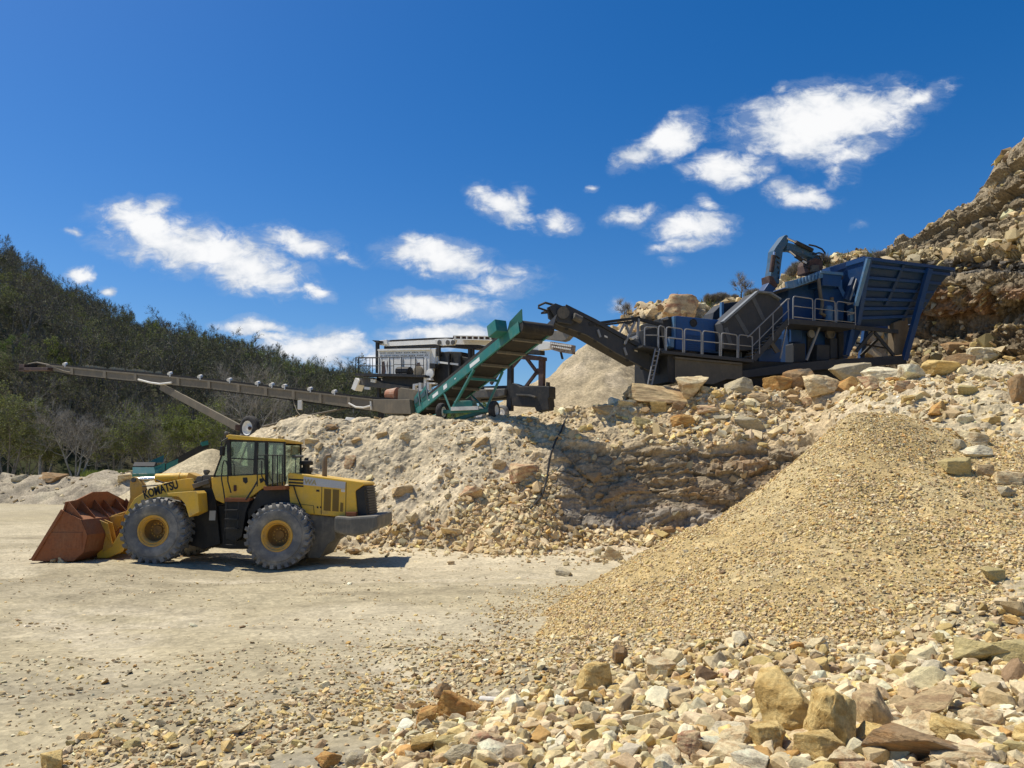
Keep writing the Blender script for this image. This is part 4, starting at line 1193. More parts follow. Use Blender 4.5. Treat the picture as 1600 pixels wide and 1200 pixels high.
def grow(seed, H, leaf, spread=.35, twig_w=.055, base_fork=False, ntwig=3):
    """tapered trunk and limbs (trunk arrays) and a crown of twigs and leaf clumps (crown arrays), unit metres"""
    rs = np.random.default_rng(seed)
    tr, cr = MB(), MB()
    tips = []

    def limb(p, d, L, r, lev):
        n = 4 if lev == 0 else 3
        pts = [p]; rad = [r]
        for i in range(n):
            d = (d + Vector(rs.normal(size=3) * (.10 if lev == 0 else .2)) + Vector((0, 0, .08 * lev))).normalized()
            p = p + d * (L / n)
            pts.append(p); rad.append(r * (1 - .75 * (i + 1) / n))
            if lev >= 2: tips.append((p, d, L))
        tr.tube(pts, rad, 6 if lev == 0 else (4 if lev == 1 else 3), caps=False)
        if lev < 3:
            k = [7, 5, 3][lev] if not (base_fork and lev == 0) else 8
            for j in range(k):
                t = (.32 + .66 * (j + rs.random()) / k) if lev == 0 else (.3 + .7 * rs.random())
                a = t * n; i = min(int(a), n - 1)
                q = pts[i].lerp(pts[i + 1], a - i)
                dd = (pts[i + 1] - pts[i]).normalized()
                an = rs.uniform(0, 6.28) if lev else j * 2.4 + rs.uniform(-.4, .4)
                o = dd.orthogonal().normalized(); o = o * math.cos(an) + dd.cross(o) * math.sin(an)
                nd = (dd * (1 - spread) + o * (spread + .35)).normalized()
                limb(q, nd, L * (.62 if lev else .48) * rs.uniform(.6, 1.05) * (1.15 - .5 * t if lev == 0 else 1), max(r * .42 * (1.1 - .5 * t), .018), lev + 1)
        tips.append((p, d, L * .6))
    if base_fork:
        for j in range(4):
            an = j * 1.7 + rs.random()
            limb(Vector((.15 * math.cos(an), .15 * math.sin(an), -.3)), Vector((math.cos(an) * .35, math.sin(an) * .35, 1)).normalized(), H * rs.uniform(.7, .95), H * .012, 0)
    else:
        limb(Vector((0, 0, -.4)), Vector((rs.normal() * .05, rs.normal() * .05, 1)), H * .88, H * .016 + .03, 0)
    for (p, d, L) in tips:
        for j in range(ntwig):
            t = (d + Vector(rs.normal(size=3)) * .55 + Vector((0, 0, .25))).normalized()
            l = L * rs.uniform(.25, .6) + .35
            s = t.orthogonal().normalized() * twig_w; s2 = t.cross(s)
            an = rs.random() * 6.28; w = s * math.cos(an) + s2 * math.sin(an)
            e = p + t * l
            b = len(cr.v)
            cr.v += [p - w * .5, p + w * .5, e]; cr.f.append((b, b + 1, b + 2))
    mi = [0] * len(cr.f)
    if leaf > 0:
        for (p, d, L) in tips:
            for j in range(int(leaf * 1.75 * rs.uniform(.3, 1.7) + rs.random())):
                c = p + Vector(rs.normal(size=3)) * L * .3 + Vector((0, 0, .1))
                s = rs.uniform(.07, .165) * H / 14
                a = Vector(rs.normal(size=3)).normalized(); u = a.orthogonal().normalized(); v = a.cross(u)
                b = len(cr.v)
                cr.v += [c - u * s, c + v * s * .7, c + u * s * 1.1, c - v * s * .6]; cr.f.append((b, b + 1, b + 2, b + 3)); mi.append(1)
    return tr, cr, mi


def tree_meshes(name, tr, cr, mi, bark, twig, leaf):
    a = bpy.data.meshes.new(name); a.from_pydata([tuple(v) for v in tr.v], [], tr.f); a.materials.append(bark)
    a.polygons.foreach_set('use_smooth', [True] * len(a.polygons))
    c = bpy.data.meshes.new('crown'); c.from_pydata([tuple(v) for v in cr.v], [], cr.f); c.materials.append(twig); c.materials.append(leaf)
    c.polygons.foreach_set('material_index', mi)
    return a, c


KINDS = []  # (name, label noun, trunk mesh, crown mesh, height)
for i in range(5):
    H = [15, 17, 13, 16, 18][i]
    KINDS.append(('bare_tree', 'bare grey-brown tree', *tree_meshes('bare_tree', *grow(500 + i, H, .35, .32, .07, False, 4), BARK, [TWIG, TWIGR][i % 2], LEAFS[1]), H))
for i in range(3):
    H = [14, 16, 12][i]
    KINDS.append(('budding_tree', 'thin-leaved budding tree', *tree_meshes('budding_tree', *grow(520 + i, H, 3.0, .38, .06, False, 2), BARK, TWIGR, LEAFS[1]), H))
for i in range(3):
    H = [13, 15, 11][i]
    KINDS.append(('leafy_tree', 'fresh green leafy tree', *tree_meshes('leafy_tree', *grow(540 + i, H, 6, .42, .05, False, 1), BARK, TWIG, LEAFS[[2, 0, 2][i]]), H))


def plant_tree(kind, loc, sc, yaw, label, group):
    nm, noun, a, c, H = kind
    o = bpy.data.objects.new(nm, a); COL.objects.link(o)
    k = bpy.data.objects.new('crown', c); COL.objects.link(k); k.parent = o
    o.location = loc; o.scale = (sc * random.uniform(.9, 1.1), sc * random.uniform(.9, 1.1), sc); o.rotation_euler = (0, 0, yaw)
    tag(o, label, 'tree', group)
    return o


rt = np.random.default_rng(77)
cand, _, kk = sample(Gh[4:], 8500, lambda c: infield(c, .1) * (c[..., 0] < 60) * (c[..., 1] > 106) * (1 + 1.2 * (c[..., 1] < 175)), rt)
keep = []
cell = {}
for p in cand:  # Poisson-like thinning
    dmin = (3.2 if p[1] < 175 else 3.8) + 1.4 * (p[1] / 300)
    g = (int(p[0] // 7), int(p[1] // 7))
    if any(math.hypot(p[0] - q[0], p[1] - q[1]) < dmin for a in (-1, 0, 1) for b in (-1, 0, 1) for q in cell.get((g[0] + a, g[1] + b), [])): continue
    cell.setdefault(g, []).append(p); keep.append(p)
keep = np.array(keep)
def hidden(p):  # behind the quarry itself
    pt = Vector(p) + Vector((0, 0, 13)); dv = pt - EYE
    return BVH.ray_cast(EYE, dv.normalized(), dv.length - 3)[0] is not None
keep = np.array([p for p in keep if not hidden(p)])
patchy = fbm(keep * np.array([.018, .018, .018]), 3, 171) + rt.normal(size=len(keep)) * .3
ridge = np.array([p[2] for p in keep])
kind_i = np.where(patchy > .30, 8 + rt.integers(0, 3, len(keep)), np.where(patchy > .0, 5 + rt.integers(0, 3, len(keep)), rt.integers(0, 5, len(keep))))
scl = rt.uniform(.66, .98, len(keep)) * np.where(keep[:, 1] < 140, .9, 1.0)
big = np.array([KINDS[k][4] for k in kind_i]) * scl / keep[:, 1]
order = np.argsort(-big)
print('hill trees', len(keep))
for i in order[:292]:
    k = KINDS[kind_i[i]]; p = keep[i]
    frac = (p[1] - 110) / 220
    where = 'along the foot of the wooded hillside' if p[1] < 150 else ('on the lower slope of the wooded hillside' if p[1] < 200 else ('midway up the wooded hillside' if p[1] < 260 else 'near the ridge of the wooded hillside'))
    tall = 'tall ' if scl[i] > .9 else ('low ' if scl[i] < .7 else '')
    plant_tree(k, p, scl[i], rt.uniform(0, 6.28), f'{tall}{k[1]} {where}', 'trees on the wooded hillside')
V, Ft, M, base = [], [], [], 0
wood = [(np.array([v.co[:] for v in k[2].vertices]), [tuple(f.vertices) for f in k[2].polygons], np.array([v.co[:] for v in k[3].vertices]), [tuple(f.vertices) for f in k[3].polygons], [f.material_index for f in k[3].polygons]) for k in KINDS]
mats = [BARK, TWIG, TWIGR] + LEAFS
for i in order[292:]:
    ki = kind_i[i]; tv, tf, cv, cf, cm = wood[ki]
    a = rt.uniform(0, 6.28); Rm = np.array([[math.cos(a), -math.sin(a), 0], [math.sin(a), math.cos(a), 0], [0, 0, 1]]) * scl[i]
    for vv, ff, mm in ((tv, tf, [0] * len(tf)), (cv, cf, [mats.index(KINDS[ki][3].materials[m]) for m in cm])):
        V.append(vv @ Rm.T + keep[i]); Ft += [tuple(x + base for x in f) for f in ff]; M += mm; base += len(vv)
if V:
    me = bpy.data.meshes.new('far_woods'); me.from_pydata(np.concatenate(V).tolist(), [], Ft); me.polygons.foreach_set('material_index', M)
    tag(link('far_woods', me, mats), kind='stuff')

# trees that stand out at the foot of the hill
def hero(px, py, Y, hpx, seed, leaf, bark, twig, lf, label, fork=False, tw=.028, nt_=2, nm='bare_tree'):
    p = at(px, py, Y); H = hpx * Y / FOC
    a, c = tree_meshes(nm, *grow(seed, H, leaf, .36, tw, fork, nt_), bark, twig, lf)
    plant_tree((nm, '', a, c, H), p, 1.0, 0, label, 'trees at the foot of the hillside')
PT_W = bark_mat('pale_twigs', (.30, .275, .23), (.20, .18, .15))
hero(118, 752, 98, 125, 601, 0, BARKW, PT_W, LEAFS[0], 'pale forked bare tree with white limbs behind the spoil berm', True)
hero(62, 752, 99, 122, 602, 0, BARKW, PT_W, LEAFS[0], 'leaning pale bare trunk left of the white forked tree')
hero(12, 756, 97, 140, 603, 3, BARK, TWIGR, LEAFS[1], 'dark-stemmed leafy tree at the left edge of the yard', True, nm='leafy_tree')
hero(238, 745, 104, 105, 604, .8, BARKW, PT_W, LEAFS[0], 'thin bare tree above the small dark conveyor', True)
hero(180, 748, 102, 90, 605, 2, BARK, TWIG, LEAFS[0], 'bushy budding tree right of the white forked tree', True, nm='budding_tree')
hero(300, 740, 108, 110, 606, 3.5, BARK, TWIG, LEAFS[0], 'yellow-green leafing tree behind the small sand pile', True, nm='budding_tree')
hero(395, 700, 108, 120, 607, 0, BARKW, PT_W, LEAFS[0], 'pale bare tree behind the stacker wheel', True)
hero(430, 690, 112, 100, 608, .6, BARKW, PT_W, LEAFS[0], 'pale bare tree right of the stacker wheel')
hero(40, 752, 104, 95, 609, 6, BARK, TWIG, LEAFS[1], 'round olive-green bush tree behind the spoil berm', True, nm='leafy_tree')

# dry shrubs and tufts on the mound
def mound_point(px, py):
    for dy in range(0, 40, 2):
        loc, n = land(px, py + dy)
        if loc is not None: return loc
def shrub(px, py, hpx, seed, leaf, label, nm='dry_shrub'):
    loc = mound_point(px, py)
    if loc is None: return
    H = hpx * loc.y / FOC
    a, c = tree_meshes(nm, *grow(seed, H, leaf, .45, .012, nm == 'dry_shrub', 2), TWIG, PT_W, LEAFS[1])
    o = plant_tree((nm, '', a, c, H), loc, 1.0, 0, label, 'shrubs on the rubble mound')
    o['category'] = 'shrub' if nm == 'dry_shrub' else 'tree'
shrub(1158, 458, 42, 620, 0, 'small bare tree alone on the mound beside the hammer boom', 'bare_tree')
shrub(975, 500, 34, 621, 0, 'faint bare sapling at the left end of the mound', 'bare_tree')
for i, (px, py, h, lf, lab) in enumerate([(1110, 470, 12, 5, 'low green-brown shrub right of the huge boulder on the mound'), (1126, 468, 14, 4, 'dry shrub between two shrubs on the mound top'), (1142, 466, 12, 5, 'low shrub left of the small bare tree'), (1176, 462, 12, 3, 'dry shrub right of the small bare tree'),
        (1015, 500, 10, 6, 'green tuft on the left flank of the mound'), (1250, 425, 22, 3, 'brownish shrub seen under the hammer boom'), (1238, 432, 18, 2, 'dry twiggy shrub left of the boom foot'), (1285, 412, 16, 3, 'dry shrub right of the boom foot'), (1372, 404, 12, 1, 'bare twiggy shrub where the hopper meets the wall')]):
    shrub(px, py, h, 630 + i, lf, lab)

# dry grass on the mound and green grass behind the berm
def blades(name, P, h, mat, rs, w=.03):
    V, F = [], []
    for p in P:
        for j in range(6):
            a = rs.uniform(0, 6.28); l = h * rs.uniform(.5, 1.2); b = len(V)
            q = p + np.array([rs.normal() * .15, rs.normal() * .15, -.02]); d = np.array([math.cos(a), math.sin(a), 0])
            V += [q - d * w, q + d * w, q + np.array([rs.normal() * .3, rs.normal() * .3, 1]) * l]; F.append((b, b + 1, b + 2))
    return tag(link(name, np_mesh(name, V, F), mat), kind='stuff')
P, Nv, _ = sample(Gm, 700, lambda c: infield(c) * (np.linspace(0, 1, c.shape[0])[:, None] > .62) * (c[..., 0] > 12) * (c[..., 2] > 8), rt)
blades('dry_grass', P, .55, LEAFS[1], rt)
P = np.array([tuple(at(rt.uniform(130, 235), rt.uniform(742, 757), rt.uniform(88, 100))) for _ in range(900)])
blades('grass', P, .7, LEAFS[0], rt, .08)
# ================================================================== wheel loader
YEL = metal_mat('loader_yellow', (.84, .50, .045), .45, 0, (.50, .38, .20), .38, 2.2, (.22, .10, .03), .12)
YELD = metal_mat('worn_yellow', (.62, .35, .05), .55, 0, (.45, .34, .18), .5, 3, (.24, .11, .03), .25)
RUST = metal_mat('rusty_steel', (.28, .095, .034), .7, .1, (.42, .22, .11), .45, 2.6, (.17, .055, .025), .5)
BLK = metal_mat('black_steel', (.018, .018, .018), .55, 0, (.11, .095, .07), .28, 3)
DGREY = metal_mat('dark_grey_steel', (.075, .075, .072), .6, 0, (.25, .21, .155), .45, 3)
CWT = metal_mat('grey_counterweight', (.12, .115, .10), .65, 0, (.33, .29, .22), .6, 2.5, (.2, .13, .08), .2)
CHROME = plain_mat('chrome_rod', (.75, .74, .72), .25, .9, .2)
RUBBER = metal_mat('tyre_rubber', (.13, .133, .135), .85, 0, (.40, .37, .31), .8, 2.2, streak=False, top=.4)
RUBD = metal_mat('dark_tyre_rubber', (.03, .03, .032), .85, 0, (.2, .18, .15), .35, 4, streak=False, top=.3)
DECAL = metal_mat('faded_grey_decal', (.50, .51, .52), .5, 0, (.62, .6, .55), .5, 5)
WHT = metal_mat('white_paint', (.72, .70, .64), .55, 0, (.45, .37, .26), .4, 3, (.25, .13, .07), .12)
LETTER = plain_mat('black_lettering', (.015, .015, .018), .6)


def glass_mat(name, tint=(.75, .85, .80), gloss=.12):
    m, nt, bs = base_mat(name)
    tr = nt.new('ShaderNodeBsdfTransparent'); tr.inputs[0].default_value = (*tint, 1)
    gl = nt.new('ShaderNodeBsdfGlossy'); gl.inputs['Roughness'].default_value = .06
    df = nt.new('ShaderNodeBsdfDiffuse'); df.inputs[0].default_value = (.42, .40, .33, 1)
    co = nt.new('ShaderNodeTexCoord').outputs['Object']
    m1 = nt.new('ShaderNodeMixShader'); m1.inputs[0].default_value = gloss
    nt.l.new(tr.outputs[0], m1.inputs[1]); nt.l.new(gl.outputs[0], m1.inputs[2])
    m2 = nt.new('ShaderNodeMixShader'); nt.l.new(nt.math('MULTIPLY_ADD', nt.ramp(nt.noise(co, 3, 5), .35, .7), .14, .05), m2.inputs[0])
    nt.l.new(m1.outputs[0], m2.inputs[1]); nt.l.new(df.outputs[0], m2.inputs[2])
    nt.l.new(m2.outputs[0], nt.n['Material Output'].inputs[0])
    return m


HUBM = metal_mat('recess_shade_hub', (.26, .14, .03), .6, 0, (.20, .14, .07), .5, 5, (.10, .05, .02), .4)  # darker gold puts the shade of the deep recess into the hub colour
GLASS = glass_mat('dusty_glass')

FL = Frame((0, 22.2, 0), 0)
fc, rc = FL.px(237.5, 829.5), FL.px(431.5, 837.5)
LD = thing('wheel_loader', 'yellow wheel loader with a rusty bucket parked on the quarry yard', 'wheel loader', (fc.x + 1.7, 23.85, 0))


def big_wheel(c, flip, R_=.945, Wd=.76):
    w = bpy.data.objects.new('wheel', None); COL.objects.link(w); w.parent = LD
    ax = Vector((0, 1, 0)) if not flip else Vector((0, -1, 0))
    k = R_ / .94
    t = MB().lathe(c, ax, [(a, r * k) for a, r in [(.09, .43), (.045, .47), (.015, .56), (.0, .66), (.005, .72), (.03, .735), (.03, .80), (.075, .865), (.13, .885), (Wd - .13, .885), (Wd - .075, .865), (Wd - .03, .8), (Wd, .7), (Wd - .02, .52), (Wd - .09, .43)]], 72, False)
    for i in range(26):
        a0 = i / 26 * 2 * math.pi
        for side in (0, 1):
            an = a0 + (math.pi / 26 if side else 0)
            t0, t1 = (.012, Wd * .56) if not side else (Wd - .012, Wd * .44)
            q = []
            for (tt, sw, wd) in ((t0, 0, .066), (t1, .16, .05)):
                for (r, da) in ((.80 if tt == t0 else .86, -wd), (.80 if tt == t0 else .86, wd), (.935 if tt != t0 else .925, wd * .8), (.935 if tt != t0 else .925, -wd * .8)):
                    aa = an + sw + da
                    q.append(c + ax * tt + (Vector((1, 0, 0)) * math.cos(aa) + Vector((0, 0, 1)) * math.sin(aa)) * r * k)
            t.hexa(q)
    t.build('tyre', RUBBER, w, smooth=True)
    r = MB().lathe(c, ax, [(a, q * k) for a, q in [(.11, .45), (.06, .452), (.04, .435), (.055, .405), (.09, .395), (.10, .36), (.075, .345), (.10, .325), (.20, .31)]], 48, False)
    r.build('rim', YELD, w, smooth=True)
    MB().lathe(c, ax, [(a, q * k) for a, q in [(.20, .31), (.36, .28), (.41, .24), (.41, .13), (.37, .12), (.37, .004)]], 48, False).build('hub', HUBM, w, smooth=True)
    b = MB()
    for i in range(12):
        an = i / 12 * 2 * math.pi
        p = c + ax * .395 + (Vector((1, 0, 0)) * math.cos(an) + Vector((0, 0, 1)) * math.sin(an)) * .185 * k
        b.lathe(p, -ax, [(0, .018), (.03, .018)], 6)
    b.build('wheel_nuts', YELD, w)
    return w


far = Vector((0, 3.3, 0))
big_wheel(fc, False); big_wheel(rc, False); big_wheel(fc + far, True); big_wheel(rc + far, True)
MB().tube([fc + Vector((0, .5, 0)), fc + Vector((0, 2.8, 0))], .24, 12).build('front_axle', DGREY, LD)
MB().tube([rc + Vector((0, .5, 0)), rc + Vector((0, 2.8, 0))], .24, 12).build('rear_axle', DGREY, LD)

# bucket: wrapped shell, end plates, raised spill guard, stiffeners, hinge plates
BD = -.08
prof = [(50, 876.5), (115, 877), (131, 863), (137, 836), (127, 812), (98, 797)]
pw = [FL.px(x, y, BD) for x, y in prof]
BWD = 3.42
bk = bpy.data.objects.new('bucket', None); COL.objects.link(bk); bk.parent = LD
sh = MB()
for a, b in zip(pw[:-1], pw[1:]):
    nrm = (b - a).cross(Vector((0, 1, 0))).normalized() * .05
    sh.hexa([a, b, b + Vector((0, BWD, 0)), a + Vector((0, BWD, 0)), a + nrm, b + nrm, b + nrm + Vector((0, BWD, 0)), a + nrm + Vector((0, BWD, 0))])
sh.build('bucket_shell', RUST, bk)
for dy in (-.015, BWD - .03):
    MB().prism([p + Vector((0, dy, 0)) for p in pw], (0, .045, 0)).build('side_plate', RUST, bk, .006)
m = MB()
m.prism([FL.px(x, y, BD - .03) for x, y in [(78, 832), (128, 832), (128, 858), (66, 858)]], (0, .02, 0))
m.beam(FL.px(51, 874, BD - .03), FL.px(98, 797, BD - .03), .06, .09, (0, 1, 0))
m.build('wear_strip', RUST, bk, .006)
A = pw[-1]; up = Vector((.10, 0, .42)).normalized()
sg = [A, A + up * .24, A + up * .28 + Vector((0, .5, 0)), A + up * .50 + Vector((0, 1.25, 0)), A + up * .50 + Vector((0, 2.1, 0)), A + up * .3 + Vector((0, 2.9, 0)), A + up * .16 + Vector((0, BWD, 0)), A + Vector((0, BWD, 0))]
MB().prism(sg, (.045, 0, .0)).build('spill_guard', RUST, bk, .006)
F_ = pw[-2]
for dy in (.05, .72, 1.45, 1.97, 2.7, 3.34):
    MB().prism([A + Vector((.05, dy, -.02)), A + up * .25 + Vector((.05, dy, 0)), F_ + Vector((.02, dy, .02)), F_ + Vector((-.15, dy, .0))], (0, .035, 0)).build('stiffener', RUST, bk)
m = MB()
for dy in (.92, 1.18, 2.24, 2.5):
    m.prism([F_ + Vector((.0, dy, -.05)), F_ + Vector((.28, dy, -.16)), FL.px(150, 858, 0) + Vector((0, dy, 0)), FL.px(133, 868, 0) + Vector((0, dy, 0)), FL.px(137, 838, 0) + Vector((-.02, dy, 0))], (0, .05, 0))
for dy in (1.5, 1.85):
    m.prism([F_ + Vector((.0, dy, 0)), F_ + Vector((.42, dy, .06)), F_ + Vector((.42, dy, -.2)), FL.px(137, 838, 0) + Vector((-.02, dy, 0))], (0, .05, 0))
m.build('hinge_plate', YELD, bk, .008)
m = MB()
for i in range(8):
    y0 = BD + .05 + i * (BWD - .28) / 7
    p = FL.px(50, 875, BD) + Vector((0, y0 - BD, 0))
    m.hexa([p + Vector(v) for v in ((-.16, .06, -.01), (-.16, .14, -.01), (.1, .18, -.03), (.1, .02, -.03), (-.16, .06, .015), (-.16, .14, .015), (.1, .18, .09), (.1, .02, .09))])
m.build('bucket_teeth', RUST, bk)

# lift arms, tilt linkage
ARM = [(299, 747), (288, 748), (276, 750), (255, 755), (230, 766), (210, 779), (197, 800), (189, 829), (176, 850), (160, 855), (150, 862), (152, 872), (168, 872), (188, 863), (203, 838), (214, 812), (234, 794), (262, 779), (300, 770), (306, 760)]
for i, d in enumerate((.93, 2.22)):
    a = MB().prism([FL.px(x, y, .93) + Vector((0, d - .93, 0)) for x, y in ARM], (0, .15, 0)).build('lift_arm', YEL, LD, .015)
    if i == 0:
        me = textmesh('KOMATSU', .25, .004, .010)
        t = bpy.data.objects.new('lettering', me); COL.objects.link(t); me.materials.append(LETTER); t.parent = a
        p0, p1 = FL.px(224.5, 774, .92), FL.px(277.5, 757, .92)
        wdt = max(v.co.x for v in me.vertices) - min(v.co.x for v in me.vertices)
        ln = (p1 - p0).length
        for v in me.vertices: v.co.x *= ln / wdt
        M = Matrix.Translation((p0 + p1) / 2 - LD.location) @ Matrix.Rotation(-math.atan2(p1.z - p0.z, p1.x - p0.x), 4, 'Y') @ Matrix.Rotation(math.pi / 2, 4, 'X')
        # follow the curve of the arm: sag the middle letters onto the chord
        t.matrix_local = M
MB().tube([FL.px(296, 755, .95), FL.px(296, 755, .95) + Vector((0, 1.45, 0))], .09, 12).build('arm_pivot', DGREY, LD)
MB().tube([FL.px(205, 815, .95), FL.px(205, 815, .95) + Vector((0, 1.4, 0))], .13, 12).build('cross_tube', YELD, LD)
BC_ = [(204, 747), (209, 744.5), (214, 747), (221, 757), (225, 770), (221, 782), (211, 794), (203, 806), (197, 806), (199, 792), (203, 777), (202.5, 760)]
MB().prism([FL.px(x, y, 1.5) for x, y in BC_], (0, .30, 0)).build('bell_crank', YELD, LD, .015)
MB().tube([FL.px(208, 750, 1.44), FL.px(208, 750, 1.44) + Vector((0, .42, 0))], .07, 12).build('crank_pin', DGREY, LD)
MB().beam(FL.px(198, 803, 1.65), FL.px(150, 818, 1.65), .14, .16).build('bucket_link', YELD, LD, .02)
MB().tube([FL.px(209, 749, 1.65), FL.px(246, 747.5, 1.65)], .062, 12).build('cylinder_rod', CHROME, LD, smooth=True)
MB().tube([FL.px(244, 747, 1.65), FL.px(297, 745.5, 1.65)], .135, 16).tube([FL.px(277, 746.5, 1.65), FL.px(282, 746.5, 1.65)], .16, 16).build('tilt_cylinder', YEL, LD, smooth=True)
MB().beam(FL.px(296, 746, 1.4), FL.px(310, 752, 1.4), .5, .34).build('cylinder_mount', YELD, LD, .02)
MB().tube([FL.px(222, 760, 1.3), FL.px(250, 758, 1.3), FL.px(275, 752, 1.3)], .02, 6).tube([FL.px(244, 750, 1.3), FL.px(262, 757, 1.3), FL.px(278, 763, 1.3), FL.px(300, 766, 1.3)], .025, 6).build('hydraulic_hose', BLK, LD)

# front fender, frames
for d in (.06, 2.60):
    MB().prism([FL.px(x, y, .06) + Vector((0, d - .06, 0)) for x, y in [(261, 770.5), (305, 767), (309, 771), (311, 800), (295, 808), (289, 787), (279, 776), (262, 774)]], (0, .66, 0)).build('front_fender', YEL, LD, .012)
MB().prism([FL.px(x, y, .95) for x, y in [(296, 756), (318, 742), (332, 748), (338, 790), (344, 850), (318, 858), (290, 850), (262, 836), (250, 815), (275, 795)]], (0, 1.4, 0)).build('front_frame', BLK, LD, .02)
m = MB()
m.lathe(FL.px(311, 749, .9), (0, 1, 0), [(0, .10), (.5, .10)], 16).beam(FL.px(303, 760, .85), FL.px(328, 752, .85), .2, .14).box(FL, *sorted((FL.sz(318, 745, .9)[0], FL.sz(330, 745, .9)[0])), .85, 1.3, FL.sz(318, 762, .9)[1], FL.sz(318, 742, .9)[1])
m.lathe(FL.px(322, 742, .95), (0, .3, 1), [(0, .05), (.1, .1), (.14, .1)], 12)
m.build('steering_valve', DGREY, LD, .015)
MB().prism([FL.px(x, y, 1.1) for x, y in [(330, 790), (380, 790), (480, 812), (480, 858), (360, 858), (300, 852), (318, 820)]], (0, 1.1, 0)).build('centre_frame', BLK, LD, .02)
MB().prism([FL.px(x, y, .8) for x, y in [(452, 797), (480, 803), (524, 808), (524, 842), (512, 851), (500, 872), (482, 872), (468, 838), (452, 815)]], (0, 1.7, 0)).build('rear_frame', CWT, LD, .02)
MB().prism([FL.px(x, y, .70) for x, y in [(404, 768), (420, 762), (452, 766), (455, 800), (446, 792), (430, 786), (410, 790), (396, 802), (388, 812), (386, 800)]], (0, 1.9, 0)).build('rear_fender', BLK, LD, .012)
MB().prism([FL.px(x, y, .55) for x, y in [(354, 781), (392, 779), (384, 800), (378, 838), (368, 846), (352, 842)]], (0, .5, 0)).build('battery_box', BLK, LD, .02)
# cab
cb_ = bpy.data.objects.new('cab', None); COL.objects.link(cb_); cb_.parent = LD
CD = .72; CW = 1.86
MB().prism([FL.px(x, y, CD) for x, y in [(329.5, 746), (342, 744.5), (416, 741), (418, 759), (409, 764), (390, 778), (352, 777.5), (350, 787), (337, 781), (331, 763)]], (0, CW, 0)).build('cab_base', YEL, cb_, .02)
MB().prism([FL.px(x, y, CD - .06) for x, y in [(353, 681), (358, 678.8), (408, 683.6), (445, 686), (446, 690), (408, 688.5), (354, 686)]], (0, CW + .12, 0)).build('cab_roof', YEL, cb_, .02)
def post(x0, y0, x1, y1, wpx, d0=CD, dd=.09):
    for d in (d0, d0 + CW - dd):
        MB().prism([FL.px(x0 - wpx / 2, y0, CD) + Vector((0, d - CD, 0)), FL.px(x0 + wpx / 2, y0, CD) + Vector((0, d - CD, 0)), FL.px(x1 + wpx / 2, y1, CD) + Vector((0, d - CD, 0)), FL.px(x1 - wpx / 2, y1, CD) + Vector((0, d - CD, 0))], (0, dd, 0)).build('cab_post', BLK, cb_, .008)
post(356.5, 686, 358.5, 744, 5.5); post(354, 688, 333.5, 745, 1.8); post(400.5, 688, 398, 742, 5.5); post(416, 688, 416, 758, 4.5); post(444, 689, 444, 752, 2.2)
for (xa, ya, xb, yb) in [(355, 688, 444, 691), (333, 745, 418, 741)]:
    for d in (CD + .01, CD + CW - .1):
        MB().beam(FL.px(xa, ya, CD) + Vector((0, d - CD + .04, 0)), FL.px(xb, yb, CD) + Vector((0, d - CD + .04, 0)), .07, .06).build('cab_frame', BLK, cb_, .008)
for nm, poly in (('door_window', [(360, 690), (397.5, 691), (395, 741.5), (361, 743)]), ('side_window', [(403.5, 691), (413.5, 691), (413.5, 741), (402, 741.5)]), ('rear_window', [(418.5, 691), (443, 692), (443, 752), (418.5, 757)]), ('front_quarter_window', [(354, 691), (355, 743), (335, 744)])):
    for d in (CD + .035, CD + CW - .05):
        MB().prism([FL.px(x, y, CD) + Vector((0, d - CD, 0)) for x, y in poly], (0, .012, 0)).build(nm, GLASS, cb_)
w0, w1 = FL.px(353.5, 688, CD), FL.px(333.5, 744, CD)
MB().hexa([w0 + Vector((0, .06, 0)), w1 + Vector((0, .06, 0)), w1 + Vector((0, CW - .06, 0)), w0 + Vector((0, CW - .06, 0))] + [p + Vector((.012, 0, .004)) for p in (w0 + Vector((0, .06, 0)), w1 + Vector((0, .06, 0)), w1 + Vector((0, CW - .06, 0)), w0 + Vector((0, CW - .06, 0)))]).build('windscreen', GLASS, cb_)
DARKTEAL = plain_mat('cab_interior', (.035, .06, .06), .7)
s_ = MB()
s0 = FL.px(388, 741, 1.4)
s_.beam(s0 + Vector((-.25, 0, .18)), s0 + Vector((.25, 0, .16)), .55, .16).beam(s0 + Vector((.22, 0, .2)), s0 + Vector((.36, 0, .95)), .5, .14).beam(s0 + Vector((-.05, 0, -.2)), s0 + Vector((-.05, 0, .15)), .3, .3)
s_.build('seat', DARKTEAL, cb_, .04)
st = FL.px(371, 725, 1.4)
ring = [st + Vector((math.cos(a) * .20, math.sin(a) * .20, -math.cos(a) * .11)) for a in np.linspace(0, 2 * math.pi, 25)]
MB().tube(ring, .018, 6).tube([st, st + Vector((-.22, 0, -.55))], .035, 8).tube([ring[0], ring[12]], .014, 6).build('steering_wheel', BLK, cb_)
MB().prism([FL.px(x, y, 1.2) for x, y in [(356, 744), (356, 728), (364, 724), (370, 744)]], (0, .8, 0)).build('dashboard', DARKTEAL, cb_, .03)
MB().beam(FL.px(362, 716, CD - .02), FL.px(396, 718, CD - .02), .03, .035).build('door_bar', BLK, cb_)
m = MB()
m.prism([FL.px(x, y, CD - .012) for x, y in [(379, 746.5), (386, 746), (387, 753), (384, 756), (380, 753)]], (0, .02, 0)).prism([FL.px(x, y, CD - .012) for x, y in [(405, 748), (411, 747), (412, 752), (407, 755)]], (0, .02, 0))
m.build('door_latch', BLK, cb_)
MB().prism([FL.px(x, y, CD - .03) for x, y in [(365, 758), (369, 758), (369.5, 766), (367, 768), (365, 767)]], (0, .05, 0)).build('side_reflector', plain_mat('brown_reflector', (.09, .03, .02), .4), cb_)
